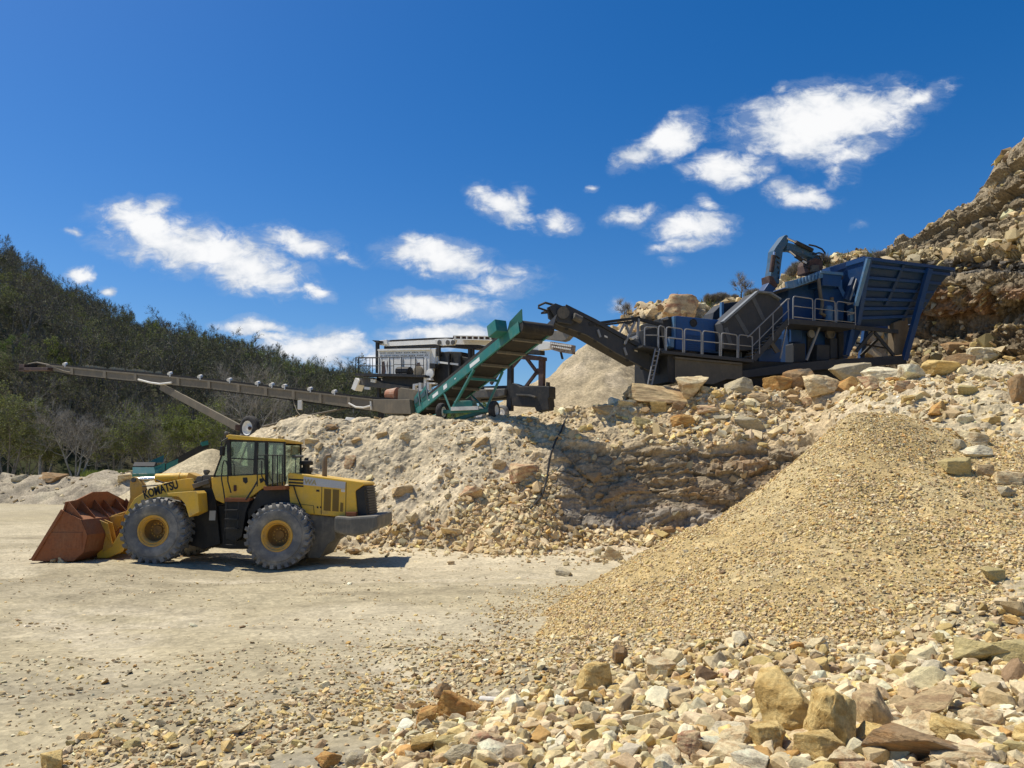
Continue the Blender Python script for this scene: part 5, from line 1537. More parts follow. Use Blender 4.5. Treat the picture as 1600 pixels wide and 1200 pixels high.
# mirrors and lamps at the roof front
m = MB().tube([FL.px(356, 684, .5), FL.px(346, 690, .4), FL.px(347, 700, .4)], .02, 6); m.build('mirror_bracket', BLK, cb_)
MB().box(FL, FL.sz(344, 700, .35)[0], FL.sz(349, 700, .35)[0], .3, .52, FL.sz(344, 712, .35)[1], FL.sz(344, 697, .35)[1]).build('mirror', BLK, cb_, .02)
for dy in (.15, 1.45): MB().lathe(FL.px(354, 681, CD) + Vector((0, dy, .06)), (-1, 0, 0), [(0, .05), (.04, .08), (.1, .085)], 12).build('work_lamp', DGREY, cb_)
# handrails and steps
def rail(pts, d, r=.02, name='handrail'):
    MB().tube([FL.px(x, y, d) for x, y in pts], r, 6).build(name, BLK, LD)
rail([(346, 748), (347.5, 728), (350, 719.5), (353.5, 720), (356, 728), (356, 752), (361, 770)], .5)
rail([(346, 748), (349, 764), (352, 786), (353, 800)], .5)
rail([(402, 760), (402, 711), (441, 711), (441, 760)], .42); rail([(409, 720), (409, 744), (414, 752), (419, 762)], .42); rail([(402, 717), (412, 717)], .42)
for x in (426, 433.5): rail([(x, 711), (x, 760)], .42)
rail([(402, 752), (394, 766), (384, 781)], .45, .028, 'strut')
rail([(459, 760), (464, 776), (474, 800)], .66, .02, 'strut')
MB().prism([FL.px(x, y, .3) for x, y in [(411, 760), (446, 759), (446, 765), (412, 766)]], (0, .5, 0)).build('platform', RUST, LD, .008)
MB().prism([FL.px(x, y, .45) for x, y in [(351, 778), (392, 778), (388, 784), (351, 784)]], (0, .3, 0)).build('step_board', RUST, LD, .008)
m = MB()
for x in (352, 371): m.tube([FL.px(x + 2, 784, .35), FL.px(x, 830, .3)], .022, 6)
for y in (797, 811, 826): m.beam(FL.px(352, y, .32), FL.px(372, y, .32), .16, .035)
m.tube([FL.px(350, 836, .3), FL.px(349.5, 851, .3), FL.px(369, 852, .3), FL.px(369, 838, .3)], .014, 6)
m.build('ladder', BLK, LD)
m = MB().prism([FL.px(x, y, .56) for x, y in [(327.5, 798), (337, 798), (336, 813), (326.5, 813)]], (0, .02, 0)); m.build('data_plate', plain_mat('pale_plate', (.35, .35, .33), .5), LD)
# engine hood
HD = .70; HWD = 1.9
HOOD = [(449, 741), (452, 738), (566, 753), (569, 757), (555, 767), (558.5, 808), (522, 807), (478, 803), (453, 798)]
hd = MB().prism([FL.px(x, y, HD) for x, y in HOOD], (0, HWD, 0)).build('engine_hood', YEL, LD, .03)
MB().prism([FL.px(x, y, HD + .06) for x, y in [(555, 767), (568.5, 759), (573.5, 808), (559, 808)]], (0, HWD - .12, 0)).build('radiator_surround', BLK, hd, .02)
g0, g1 = FL.px(568.5, 759, HD), FL.px(573.5, 808, HD)
m = MB()
for i in range(11):
    p = g0.lerp(g1, (i + .6) / 12) + Vector((.02, .22, 0)); m.beam(p, p + Vector((0, HWD - .5, 0)), .06, .045, (1, 0, .2))
m.build('radiator_grille', DGREY, hd)
MB().prism([FL.px(x, y, HD - .014) for x, y in [(474.5, 744.5), (540, 753.2), (539, 764), (474, 757.5)]], (0, .02, 0)).build('hood_decal', DECAL, hd)
me = textmesh('WA', .15, .003, .004); t = bpy.data.objects.new('lettering', me); COL.objects.link(t); me.materials.append(plain_mat('faded_lettering', (.42, .33, .14), .6)); t.parent = hd
t.matrix_local = Matrix.Translation(FL.px(485, 753.5, HD - .02) - LD.location) @ Matrix.Rotation(R(6), 4, 'Y') @ Matrix.Rotation(math.pi / 2, 4, 'X')
m = MB()
for y in (747.5, 752.5, 757): m.prism([FL.px(451, y, HD - .012), FL.px(474, y + 1.5, HD - .012), FL.px(474, y + 4, HD - .012), FL.px(451, y + 2.5, HD - .012)], (0, .02, 0))
m.build('intake_slot', BLK, hd)
VENT = metal_mat('vent_mesh', (.26, .16, .035), .7, 0, (.20, .16, .08), .5, 12)
for x0, x1, y0, y1 in ((506.5, 517.5, 763.5, 797.5), (520, 530, 764.5, 798.5), (532, 536.5, 785, 799)):
    m = MB().prism([FL.px(x0, y0, HD - .008), FL.px(x1, y0 + 1, HD - .008), FL.px(x1 - 1, y1 + 1, HD - .008), FL.px(x0 - 1, y1, HD - .008)], (0, .012, 0))
    nb = max(2, int((x1 - x0) / 1.6))
    for i in range(1, nb):
        x = x0 + (x1 - x0) * i / nb; m.beam(FL.px(x, y0 + 1, HD - .012), FL.px(x - 1, y1, HD - .012), .012, .012)
    m.build('vent_grille', VENT, hd)
MB().prism([FL.px(x, y, HD - .012) for x, y in [(533, 764.5), (539, 765), (539, 769), (533, 768.5)]], (0, .016, 0)).build('warning_label', WHT, hd)
m = MB()
for a, b in (((453, 786), (490, 790)), ((490, 790), (491, 803)), ((503, 758), (502, 804)), ((541, 754), (540, 807))): m.beam(FL.px(*a, HD - .003), FL.px(*b, HD - .003), .014, .012)
for x, y, w_ in ((494, 765, 5), (495, 791, 2.5), (500, 791, 2.5)): m.prism([FL.px(x, y, HD - .01), FL.px(x + w_, y + .5, HD - .01), FL.px(x + w_, y + 3.5, HD - .01), FL.px(x, y + 3, HD - .01)], (0, .02, 0))
m.build('panel_seam', BLK, hd)
e0 = FL.px(507, 744, 1.3)
MB().tube([e0 + Vector((0, 0, -.1)), FL.px(507.5, 726, 1.3), FL.px(508, 717, 1.3), FL.px(510.5, 712.5, 1.3), FL.px(517, 711.5, 1.3)], [.075, .075, .062, .062, .062], 14).build('exhaust_pipe', metal_mat('heat_stained_steel', (.20, .15, .10), .6, .4, (.35, .28, .2), .5, 5), hd, smooth=True)
p0 = FL.px(478, 741, 1.6)
MB().lathe(p0, (0, 0, 1), [(0, .16), (.1, .17), (.1, .11), (.28, .11), (.28, .20), (.33, .21), (.40, .20), (.42, .07), (.50, .06)], 20).build('air_precleaner', BLK, hd, smooth=True)
MB().lathe(p0 + Vector((-.05, .2, .05)), (0, 0, 1), [(0, .2), (.14, .2), (.16, .15)], 14).build('filler_box', DGREY, hd)
MB().tube([FL.px(462, 742, 1.0), FL.px(462, 713, 1.0)], .018, 6).tube([FL.px(457, 713.5, 1.0), FL.px(474, 713, 1.0)], .04, 8).build('rear_lamp_post', DGREY, hd)
MB().prism([FL.px(x, y, .28) for x, y in [(522, 806.5), (546, 808), (560, 807), (590, 805), (590, 826), (575, 833), (553, 838), (538, 836), (522, 832)]], (0, 2.75, 0)).build('counterweight', CWT, LD, .07)
MB().prism([FL.px(x, y, .5) for x, y in [(540, 800), (556, 800), (556, 807), (541, 807)]], (0, .25, 0)).build('tail_lamp', RUST, LD, .01)
# ================================================================== conveyors and screening plant
TAN = metal_mat('dusty_tan_steel', (.17, .145, .105), .7, 0, (.30, .25, .18), .5, 2, (.13, .08, .045), .2)
TEAL = metal_mat('teal_paint', (.018, .17, .155), .5, 0, (.22, .25, .2), .3, 2, (.10, .06, .035), .06, top=.25)
BELT = metal_mat('rubber_belt', (.018, .018, .019), .8, 0, (.10, .085, .065), .4, 3)
MAROON = metal_mat('rust_brown_steel', (.065, .035, .03), .65, 0, (.20, .15, .11), .35, 3, (.12, .05, .03), .3)
OFFW = metal_mat('weathered_white', (.85, .83, .76), .6, 0, (.55, .46, .34), .25, 2.2, (.24, .13, .07), .12)
GALV = metal_mat('galvanised_rail', (.27, .275, .28), .5, .4, (.33, .29, .22), .35, 6)


def pl(name, mat, parent, F, pts, d0, d1, bevel=0.0):
    return MB().plate(F, pts, d0, d1).build(name, mat, parent, bevel)


def road_wheel(parent, c, axis, r, w, rimmat, tyremat=None, hub=.45):
    axis = Vector(axis).normalized()
    wh = bpy.data.objects.new('wheel', None); COL.objects.link(wh); wh.parent = parent
    t = MB().lathe(c - axis * w / 2, axis, [(w * .12, r * .56), (0, r * .7), (w * .06, r * .9), (w * .2, r * .985), (w * .33, r), (w * .34, r * .965), (w * .38, r * .965), (w * .39, r), (w * .61, r), (w * .62, r * .965), (w * .66, r * .965), (w * .67, r), (w * .8, r * .985), (w * .94, r * .9), (w, r * .7), (w * .88, r * .56)], 40, False)
    t.build('tyre', tyremat or RUBD, wh, smooth=True)
    MB().lathe(c - axis * w * .42, axis, [(0, r * .58), (w * .02, r * .54), (w * .22, r * hub), (w * .24, r * .2), (w * .06, r * .17), (w * .06, 0.001), (w * .84, .001), (w * .78, r * .2), (w * .6, r * hub), (w * .82, r * .54), (w * .84, r * .58)], 32, False).build('rim', rimmat, wh, smooth=True)
    return wh


SKIRTSTONE = plain_mat('belt_stone', (.45, .36, .22), .9)
# ---- long tan radial stacker
YA, YB = 37.0, 55.0
pA, pB = at(645, 630, YA), at(40, 575, YB)
FS = Frame((pB.x, pB.y, 0), math.atan2(pA.y - pB.y, pA.x - pB.x))
SW = 1.15
wc_ = FS.px(390, 669, .1)
ST = thing('radial_stacker', 'long tan stacker conveyor reaching left over the loader towards the woods', 'conveyor', (wc_.x, wc_.y, 4.4))
TOPL = [(72, 569.5), (160, 578.5), (240, 585.5), (330, 594.5), (430, 606), (540, 618.5), (642, 630)]
BOTL = [(642, 647), (590, 643), (540, 635.5), (430, 620), (330, 607.5), (240, 598.5), (180, 592.5), (110, 585), (72, 577)]
pl('side_channel', TAN, ST, FS, TOPL + BOTL, 0, .10)
pl('side_channel', TAN, ST, FS, TOPL + BOTL, SW, SW + .1)
m = MB()
pl('channel_lip', TAN, ST, FS, [(x, y - .2) for x, y in TOPL] + [(x, y + 2.2) for x, y in TOPL[::-1]], -.05, -.002)
for x in (112, 163, 211, 278, 326, 372, 415, 458, 500, 545, 598):
    ty = np.interp(x, [p[0] for p in TOPL], [p[1] for p in TOPL]); by = np.interp(x, [p[0] for p in BOTL[::-1]], [p[1] for p in BOTL[::-1]])
    MB().plate(FS, [(x - 2.2, ty + .5), (x + 2.2, ty + .8), (x + 2.2, by), (x - 2.2, by - .3)], -.06, -.001).build('stiffener', TAN, ST)
b = MB()
bt = [(46, 568.5), (72, 567.5), (160, 575.5), (240, 582.5), (330, 591.5), (430, 603), (540, 615.5), (642, 626)]
b.plate(FS, bt + [(x, y + 2.6) for x, y in bt[::-1]], .05, SW + .05)
b2 = [(72, 580), (180, 593.6), (240, 599.5), (330, 608.5), (430, 621), (540, 637), (640, 648)]
b.plate(FS, b2 + [(x, y + 1.2) for x, y in b2[::-1]], .12, SW - .05)
b.build('belt', BELT, ST)
for x in (102, 266, 313, 359, 403, 425, 445, 485, 523):
    ty = np.interp(x, [p[0] for p in bt], [p[1] for p in bt])
    for d in (-.02,):
        MB().tube([FS.px(x - 2.4, ty - 1.0, d), FS.px(x + 1.5, ty - 2.2, d + .4)], .10, 10).beam(FS.px(x, ty + 4, d), FS.px(x, ty - .5, d), .05, .1).build('idler_roller', OFFW, ST)
m = MB()
for i in range(46):
    x = 130 + (i * 61 % 118) + (i % 7) * 1.3
    c = FS.px(x, np.interp(x, [p[0] for p in bt], [p[1] for p in bt]) - .6, .3 + (i * 37 % 60) / 100)
    r = .05 + (i * 13 % 9) * .012
    m.hexa([c + Vector(v) * r for v in ((-1, -.8, -.6), (1.1, -.7, -.5), (.9, 1, -.6), (-.8, .9, -.5), (-.6, -.7, .7), (.7, -.5, .9), (.6, .6, .6), (-.7, .5, .8))])
tag(m.build('crushed_stone', SKIRTSTONE, ST), kind='stuff')
MB().tube([FS.px(52, 574, -.05), FS.px(52, 574, SW + .1)], .26, 18).build('head_pulley', BELT, ST, smooth=True)
m = MB(); m.beam(FS.px(35, 577, -.1), FS.px(80, 577, -.1), .5, .22).beam(FS.px(35, 575, -.1), FS.px(43, 575, -.1), .5, .5)
m.build('gearbox_mount', MAROON, ST, .02)
m = MB(); m.tube([FS.px(44, 569, 0), FS.px(58, 566.5, 0), FS.px(75, 570, 0), FS.px(100, 580, 0), FS.px(110, 582, 0)], .06, 6); m.build('head_guard', TAN, ST)
m = MB(); m.tube([FS.px(216, 593, -.1), FS.px(235, 598, -.15), FS.px(250, 600, -.15), FS.px(268, 598, -.1)], .06, 6); m.build('hose', OFFW, ST)
for d in (.0, SW):
    MB().beam(FS.px(252, 604, d), FS.px(374, 669, d), .16, .42).build('support_leg', TAN, ST, .015)
MB().beam(FS.px(300, 630, .05), FS.px(300, 630, SW), .15, .2).build('leg_cross_brace', TAN, ST)
MB().beam(FS.px(372, 668, -.3), FS.px(372, 668, SW + .4), .3, .3).beam(FS.px(372, 668, .5), FS.px(390, 669, .5), .2, .25).tube([FS.px(390, 669, -.3), FS.px(390, 669, SW + .3)], .1, 10).build('axle', MAROON, ST)
for d in (.0, SW + .1): road_wheel(ST, FS.px(390, 669, d), FS.w, .70, .42, OFFW)
m = MB(); m.beam(FS.px(469, 626, -.05), FS.px(469, 640, -.05), .22, .2); m.build('junction_box', OFFW, ST, .02)
m = MB(); m.tube([FS.px(458, 622, -.05), FS.px(460, 632, -.06), FS.px(464, 643, -.2), FS.px(473, 653, -.3)], .025, 5); m.build('cable', TAN, ST)
# tail hopper, feed box and drum
pl('tail_frame', TAN, ST, FS, [(583, 624), (640, 624), (642, 647), (600, 646), (583, 641)], -.12, SW + .2, .02)
hp = pl('tail_hopper', TAN, ST, FS, [(622, 608), (626, 605.5), (650, 609), (668, 613), (664, 627), (640, 626), (621, 624)], .1, SW, .03)
MB().tube([FS.px(606, 617, .4), FS.px(622, 616, .4)], [.28, .34], 18).build('feed_drum', metal_mat('orange_drum', (.42, .17, .09), .7, 0, (.5, .42, .32), .6, 3), ST)
m = MB(); m.tube([FS.px(545, 630, -.3), FS.px(556, 636, -.32), FS.px(568, 637, -.32), FS.px(579, 634, -.3)], .045, 6).tube([FS.px(579, 627, -.15), FS.px(580, 640, -.15)], .04, 6); m.build('air_hose', OFFW, ST)
for x in (593, 632):
    MB().beam(FS.px(x, 640, .1), FS.px(x, 665, .1), .14, .14).build('tail_stand', BLK, ST)
pole = MB().tube([at(410, 667, 36.5), at(478, 650, 38.5), at(545, 637, 40)], .05, 6)
p_ = thing('prop_pole', 'long thin pole lying on the bank crest under the stacker', 'pole', at(440, 660, 37.5)); pole.build('pole', TAN, p_)
p_ = thing('concrete_block', 'small white block on the bank crest under the stacker tail', 'block', at(545, 657, 34.6))
MB().hexa([at(545, 657, 34.6) + Vector(v) for v in ((-.2, -.2, -.15), (.35, -.2, -.2), (.35, .2, -.2), (-.2, .2, -.15), (-.1, -.12, .15), (.32, -.2, .1), (.3, .2, .1), (-.1, .15, .16))]).build('block', OFFW, p_, .02)

# ---- low dark conveyor with a teal hopper, behind the loader
FD = Frame(tuple(at(230, 745, 46))[:2] + (0,), R(24))
DC = thing('low_conveyor', 'low dark conveyor with a teal hopper beside the small sand pile', 'conveyor', tuple(at(230, 745, 46))[:2] + (.1,))
for d, nm in ((0, 'near'), (1.3, 'far')):
    MB().beam(FD.px(236, 742, 0) + FD.w * d, FD.px(322, 695.5, 0) + FD.w * d, .10, .34).build('side_channel', BLK, DC)
MB().beam(FD.px(240, 738.5, 0) + FD.w * .65, FD.px(320, 695, 0) + FD.w * .65, 1.15, .07).build('belt', BELT, DC)
for d in (0, 1.3):
    e = FD.px(322, 694.5, 0) + FD.w * d
    MB().beam(e - FD.u * .28, e + FD.u * .12 + Vector((0, 0, .12)), .3, .26).build('end_bearing', TEAL, DC, .02)
MB().tube([FD.px(321, 696, 0) - FD.w * .05, FD.px(321, 696, 0) + FD.w * 1.35], .18, 14).build('head_pulley', BELT, DC)
h0 = FD.px(207, 756, -.1)
q = lambda s, d, z: h0 + FD.u * s + FD.w * d + Vector((0, 0, z))
MB().hexa([q(0, 0, .2), q(1.15, 0, .1), q(1.0, .25, .1), q(.1, .25, .2), q(-.05, -.15, .58), q(1.2, -.15, .58), q(1.2, -.1, .58), q(-.05, -.1, .58)]).build('hopper_front', TEAL, DC, .01)
MB().hexa([q(-.02, -.14, .6), q(1.2, -.14, .6), q(1.2, -.1, .6), q(-.02, -.1, .6), q(-.05, .05, .98), q(1.1, .05, .98), q(1.1, .09, .98), q(-.05, .09, .98)]).build('hopper_lip', metal_mat('pale_teal', (.15, .36, .34), .5, 0, (.4, .42, .36), .3, 4), DC)  # lip in a paler teal than the other hopper plates
MB().hexa([q(1.15, -.1, .55), q(1.7, .0, .75), q(1.7, 0, 1.25), q(1.1, .1, 1.0), q(1.15, -.05, .55), q(1.7, .05, .75), q(1.7, .05, 1.25), q(1.1, .15, 1.0)]).build('hopper_side', TEAL, DC)
MB().hexa([q(1.75, 0, .8), q(2.4, 0, 1.15), q(2.4, 0, 1.5), q(1.75, 0, 1.2), q(1.75, .05, .8), q(2.4, .05, 1.15), q(2.4, .05, 1.5), q(1.75, .05, 1.2)]).build('hopper_side', TEAL, DC)
MB().hexa([q(-.05, .1, 1.0), q(1.1, .1, 1.0), q(1.15, 1.3, 1.25), q(.0, 1.3, 1.25), q(-.05, .1, 1.05), q(1.1, .1, 1.05), q(1.15, 1.3, 1.3), q(.0, 1.3, 1.3)]).build('hopper_grid', BLK, DC)
MB().hexa([q(.55, 1.3, 1.2), q(1.6, 1.3, 1.3), q(1.6, 1.35, 1.75), q(.7, 1.35, 1.3), q(.55, 1.36, 1.2), q(1.6, 1.36, 1.3), q(1.6, 1.41, 1.75), q(.7, 1.41, 1.3)]).build('hopper_back', TEAL, DC)
for s in (.2, 2.6):
    MB().beam(q(s, .1, -1.1), q(s, .1, .4), .12, .12).beam(q(s, 1.2, -1.1), q(s, 1.2, .6), .12, .12).build('stand', BLK, DC)

# ---- green incline conveyor on the bank crest
tT, tH = at(652, 641, 37.0), at(813, 510, 29.2)
hv = (tH - tT); ax = hv.normalized(); hh = Vector((hv.x, hv.y, 0)).normalized()
ac = Vector((-hh.y, hh.x, 0))
if ac.x < 0: ac = -ac
GW = 1.42
upn = ax.cross(ac); upn = upn if upn.z > 0 else -upn
gw0 = at(690, 652, 34.2)
GC = thing('incline_conveyor', 'teal green wheeled conveyor climbing steeply on the edge of the bank', 'conveyor', (gw0.x + .8, gw0.y, 5.0))
Lg = hv.length
G_ = lambda t, a, u=0.0: tT + ax * (Lg * t) + ac * a + upn * u
for a, nm in ((0, 1), (GW, 2)):
    MB().beam(G_(-.02, a), G_(1.0, a), .09, .40, ac).build('side_channel', TEAL, GC, .008)
m = MB().beam(G_(.05, .0, .27), G_(.9, 0, .27), .05, .16, ac).beam(G_(.05, GW, .27), G_(.9, GW, .27), .05, .16, ac)
m.build('rubber_skirt', BELT, GC)
m = MB().beam(G_(0.02, GW / 2, .17), G_(1.0, GW / 2, .17), GW - .12, .05, ac).beam(G_(0.02, GW / 2, -.16), G_(1.0, GW / 2, -.16), GW - .2, .03, ac)
m.build('belt', BELT, GC)
for t in (.10, .24, .38, .52, .66, .80, .93):
    MB().beam(G_(t, .03, -.24), G_(t, GW - .03, -.24), .10, .10, ax).build('cross_member', metal_mat('dusty_cross_steel', (.12, .115, .10), .6, 0, (.3, .25, .18), .5, 4) if t == .10 else bpy.data.materials['dusty_cross_steel'], GC)
MB().tube([G_(1.0, -.02, .0), G_(1.0, GW + .02, .0)], .24, 20).build('head_pulley', BELT, GC, smooth=True)
MB().tube([G_(-.01, -.02, .0), G_(-.01, GW + .02, .0)], .2, 16).build('tail_pulley', BELT, GC, smooth=True)
for t0, t1 in ((-.01, .055), (.07, .145)):
    MB().hexa([G_(t0, -.06, .16), G_(t1, -.06, .16), G_(t1, -.10, .78), G_(t0, -.10, .62)] + [G_(t0, -.02, .16), G_(t1, -.02, .16), G_(t1, -.06, .78), G_(t0, -.06, .62)]).build('tail_side_board', TEAL, GC, .008)
    MB().tube([G_(t1 + .006, -.12, .0), G_(t1 + .006, -.12, .85), G_(t1 - .004, -.12, .92)], .025, 6).build('board_clamp', GALV, GC)
    MB().hexa([G_(t0, GW + .06, .16), G_(t1, GW + .06, .16), G_(t1, GW + .10, .7), G_(t0, GW + .10, .55)] + [G_(t0, GW + .02, .16), G_(t1, GW + .02, .16), G_(t1, GW + .06, .7), G_(t0, GW + .06, .55)]).build('tail_side_board', TEAL, GC)
    MB().hexa([G_(t0 + .01, -.108, .3), G_(t1 - .012, -.112, .3), G_(t1 - .012, -.13, .56), G_(t0 + .01, -.125, .5)] + [G_(t0 + .01, -.10, .3), G_(t1 - .012, -.10, .3), G_(t1 - .012, -.11, .56), G_(t0 + .01, -.11, .5)]).build('board_decal', metal_mat('dark_teal', (.012, .07, .10), .5), GC)
MB().hexa([G_(.84, -.55, .16), G_(.91, -.55, .16), G_(.91, -.02, .16), G_(.84, -.02, .16), G_(.84, -.55, .66), G_(.91, -.55, .66), G_(.91, -.02, .66), G_(.84, -.02, .66)]).build('drive_guard', TEAL, GC, .02)
for a, o_ in ((-.03, -.1), (GW + .03, .1)):
    MB().hexa([G_(.90, a, .15), G_(1.02, a, .1), G_(1.045, a + o_, .52), G_(.95, a + o_, .42), G_(.90, a + .04, .15), G_(1.02, a + .04, .1), G_(1.045, a + o_ + .04, .52), G_(.95, a + o_ + .04, .42)]).build('head_wing', TEAL if a < 0 else BLK, GC)
MB().hexa([G_(.93, -.05, -.25), G_(1.0, -.05, -.25), G_(1.0, .0, .2), G_(.93, 0, .2), G_(.93, -.09, -.25), G_(1.0, -.09, -.25), G_(1.0, -.07, .2), G_(.93, -.07, .2)]).build('bearing_plate', TEAL, GC)
STICK = plain_mat('white_sticker', (.72, .75, .74), .5)
for t, l, h in ((.22, .030, .16), (.335, .022, .2), (.62, .045, .17), (.15, .006, .06), (.43, .006, .06)):
    m = MB()
    n_ = 1 if l != .022 else 3
    for k in range(n_):
        tt = t + k * .012 - .01 * (n_ - 1); ll = l if n_ == 1 else .0065
        m.hexa([G_(tt - ll, -.052, -h / 2), G_(tt + ll, -.052, -h / 2), G_(tt + ll, -.052, h / 2), G_(tt - ll, -.052, h / 2), G_(tt - ll, -.044, -h / 2), G_(tt + ll, -.044, -h / 2), G_(tt + ll, -.044, h / 2), G_(tt - ll, -.044, h / 2)])
    m.build('sticker', STICK, GC)
axc = gw0 + Vector((.1, 0, -.02)); axc.z = 5.42
w1 = at(690, 648, 33.9); w2 = at(772, 649, 33.0); w1.z = w2.z = 5.38
aw = (w2 - w1).normalized()
road_wheel(GC, w1, aw, .40, .26, OFFW); road_wheel(GC, w2, aw, .40, .30, OFFW)
MB().beam(w1, w2, .12, .14).build('axle', TEAL, GC)
MB().beam(G_(.0, .1, -.5) + Vector((0, 0, -.1)), w1 + aw * .25, .12, .16).beam(G_(.0, GW - .1, -.5) + Vector((0, 0, -.1)), w2 - aw * .25, .12, .16).build('chassis_beam', TEAL, GC, .01)
for a, ww in ((.0, w1 + aw * .45), (GW, w2 - aw * .4)):
    MB().beam(ww, G_(.60, a, -.22), .10, .10).build('support_leg', TEAL, GC, .008)
    MB().beam(ww + Vector((0, 0, .05)), G_(.30, a, -.22), .06, .06).build('support_brace', TEAL, GC)
MB().beam(G_(.56, .0, -.5), G_(.56, GW, -.5), .1, .1).build('leg_cross_brace', TEAL, GC)
MB().beam(w1 + aw * .7 + Vector((0, 0, .28)), w1 + aw * 1.6 + Vector((0, 0, .28)), .5, .32).build('power_pack', TEAL, GC, .03)
MB().beam(w1 + aw * .6 + Vector((-.1, -.2, .1)), w1 + aw * 1.9 + Vector((-.1, -.2, .1)), .1, .16).build('brake_bar', OFFW, GC)
MB().beam(G_(.0, .1, -.2), G_(.0, .1, -.2) + Vector((0, 0, -.75)), .09, .09).beam(G_(.0, GW - .1, -.2), G_(.0, GW - .1, -.2) + Vector((0, 0, -.75)), .09, .09).build('tail_stand', TEAL, GC)

# ---- white screening plant
FP = Frame((0, 40.5, 0), R(-36))
pc = FP.px(700, 650, 1.2)
SPL = thing('screening_plant', 'white and black screening plant with a railed catwalk on top of the bank', 'screening plant', (pc.x, pc.y, 5.3))
def pp(name, mat, pts, d0, d1, bevel=0.0): return pl(name, mat, SPL, FP, pts, d0, d1, bevel)
# top conveyor
pp('conveyor_channel', OFFW, [(600, 534.5), (680, 530.5), (745, 530), (800, 534), (845, 538), (845, 546), (800, 544.5), (745, 538.5), (680, 537.5), (600, 541)], .9, 1.02)
pp('conveyor_channel', OFFW, [(600, 534.5), (680, 530.5), (745, 530), (800, 534), (845, 538), (845, 546), (800, 544.5), (745, 538.5), (680, 537.5), (600, 541)], 1.5, 1.6)
pp('conveyor_belt', BELT, [(598, 533.5), (612, 531), (680, 527.5), (745, 527), (745, 530.5), (680, 531), (600, 535.5)], 1.05, 1.5)
pp('underside_shade', BLK, [(600, 541), (680, 537.6), (745, 538.6), (775, 543), (740, 545.5), (690, 541), (660, 542.5), (600, 545)], .95, 1.55)  # dark strip added for the shadow under the top conveyor
pp('conveyor_tail_box', OFFW, [(592, 532), (604, 530.5), (605, 538), (593, 539)], .8, 1.7, .02)
pp('pulley_guard', OFFW, [(679, 530), (697, 529), (712, 531), (709, 539), (690, 540), (680, 538)], .15, .32, .02)
for x in (686, 699, 707): MB().lathe(FP.px(x, 535, .1), FP.w, [(0, .14), (.06, .14)], 14).build('pulley', DGREY, SPL)
m = MB()
sk = MB().plate(FP, [(708, 523.8), (776, 525), (776, 526.2), (708, 525)], .1, .9).plate(FP, [(708, 529.2), (776, 531), (776, 532), (708, 530.4)], .1, .2)
for i in range(8):
    x = 710 + i * 9.2; sk.plate(FP, [(x, 524.6), (x + 1.4, 524.6), (x + 1.4, 530.2), (x, 530)], .1, .2)
sk.build('skirt_frame', OFFW, SPL)
pp('skirt_rubber', MAROON, [(708, 525), (776, 526.3), (776, 531), (708, 529.5)], .21, .28)
for x0, y0, y1, w_ in ((588.5, 533, 583, 3.6), (590.5, 588, 628, 4), (620, 541, 548, 2), (684, 540, 556, 4.5), (733, 545, 562, 4), (738, 544, 560, 2), (718, 556, 600, 3.2), (701, 552, 590, 2)):
    pp('frame_post', BLK, [(x0 - w_ / 2, y0), (x0 + w_ / 2, y0), (x0 + w_ / 2, y1), (x0 - w_ / 2, y1)], .5, .66)
pp('post_cap', BLK, [(581, 531.5), (592, 532), (590.5, 535.5), (586.5, 535)], .4, .8)
# screen box with bolted side wall
sb = pp('screen_box', OFFW, [(591, 547.5), (672, 545.5), (671, 588), (668, 593), (590.5, 590)], .35, 1.6, .03)
bm_ = MB()
for i in range(30):
    x = 594 + i * 2.55
    for y in (552, 556.5):
        if (i * 7 + int(y)) % 5: bm_.lathe(FP.px(x, y - (x - 590) * .02, .345), -FP.w, [(0, .028), (.03, .028)], 6)
for i in range(46):
    rx, ry = 593 + (i * 37 % 74), 560 + (i * 53 % 26); bm_.lathe(FP.px(rx, ry, .345), -FP.w, [(0, .03), (.03, .03)], 6)
bm_.build('bolts', DGREY, sb)
m = MB()
for x in (606, 625, 648, 664): m.plate(FP, [(x, 559), (x + 1.6, 559), (x + 1.6, 588), (x, 588)], .30, .349)
m.plate(FP, [(590, 545.5), (672, 543.8), (672, 546.6), (590, 548.2)], .25, .349)
m.build('box_stiffener', OFFW, sb)
m = MB()
for pts in ([(597, 566), (600, 564), (602, 580), (599, 588), (596, 588)], [(604, 570), (606, 562), (608, 580), (606, 586)], [(651, 568), (655, 566), (658, 576), (653, 586), (650, 580)]): m.plate(FP, pts, .325, .348)
m.build('rust_patch', MAROON, sb)
pp('end_plate', OFFW, [(672.5, 545), (680.5, 544.5), (680, 568), (672, 590)], .45, .6, .01)
# catwalk and railings
cw_ = pp('catwalk', BLK, [(555, 583.5), (616, 584), (664, 586), (664, 589.5), (616, 588), (555, 587)], -.3, .5)
def railing(parent, pts_top, pts_bot, midf, F, d, r=.022, mat=BLK, name='railing', posts=None):
    m = MB()
    m.tube([F.px(x, y, d) for x, y in pts_top], r, 6)
    for fr in midf: m.tube([F.px(a[0], a[1] + (b[1] - a[1]) * fr, d) for a, b in zip(pts_top, pts_bot)], r * .85, 6)
    for x in posts or [p[0] for p in pts_top]:
        yt = np.interp(x, [p[0] for p in pts_top], [p[1] for p in pts_top]); yb = np.interp(x, [p[0] for p in pts_bot], [p[1] for p in pts_bot])
        m.tube([F.px(x, yt, d), F.px(x, yb, d)], r, 6)
    return m.build(name, mat, parent)
railing(SPL, [(555.5, 558.5), (589, 558.5), (615, 558.5)], [(555.5, 584), (589, 584.5), (615, 585)], [.5], FP, -.28, posts=(555.5, 561, 572, 582, 597, 609, 615))
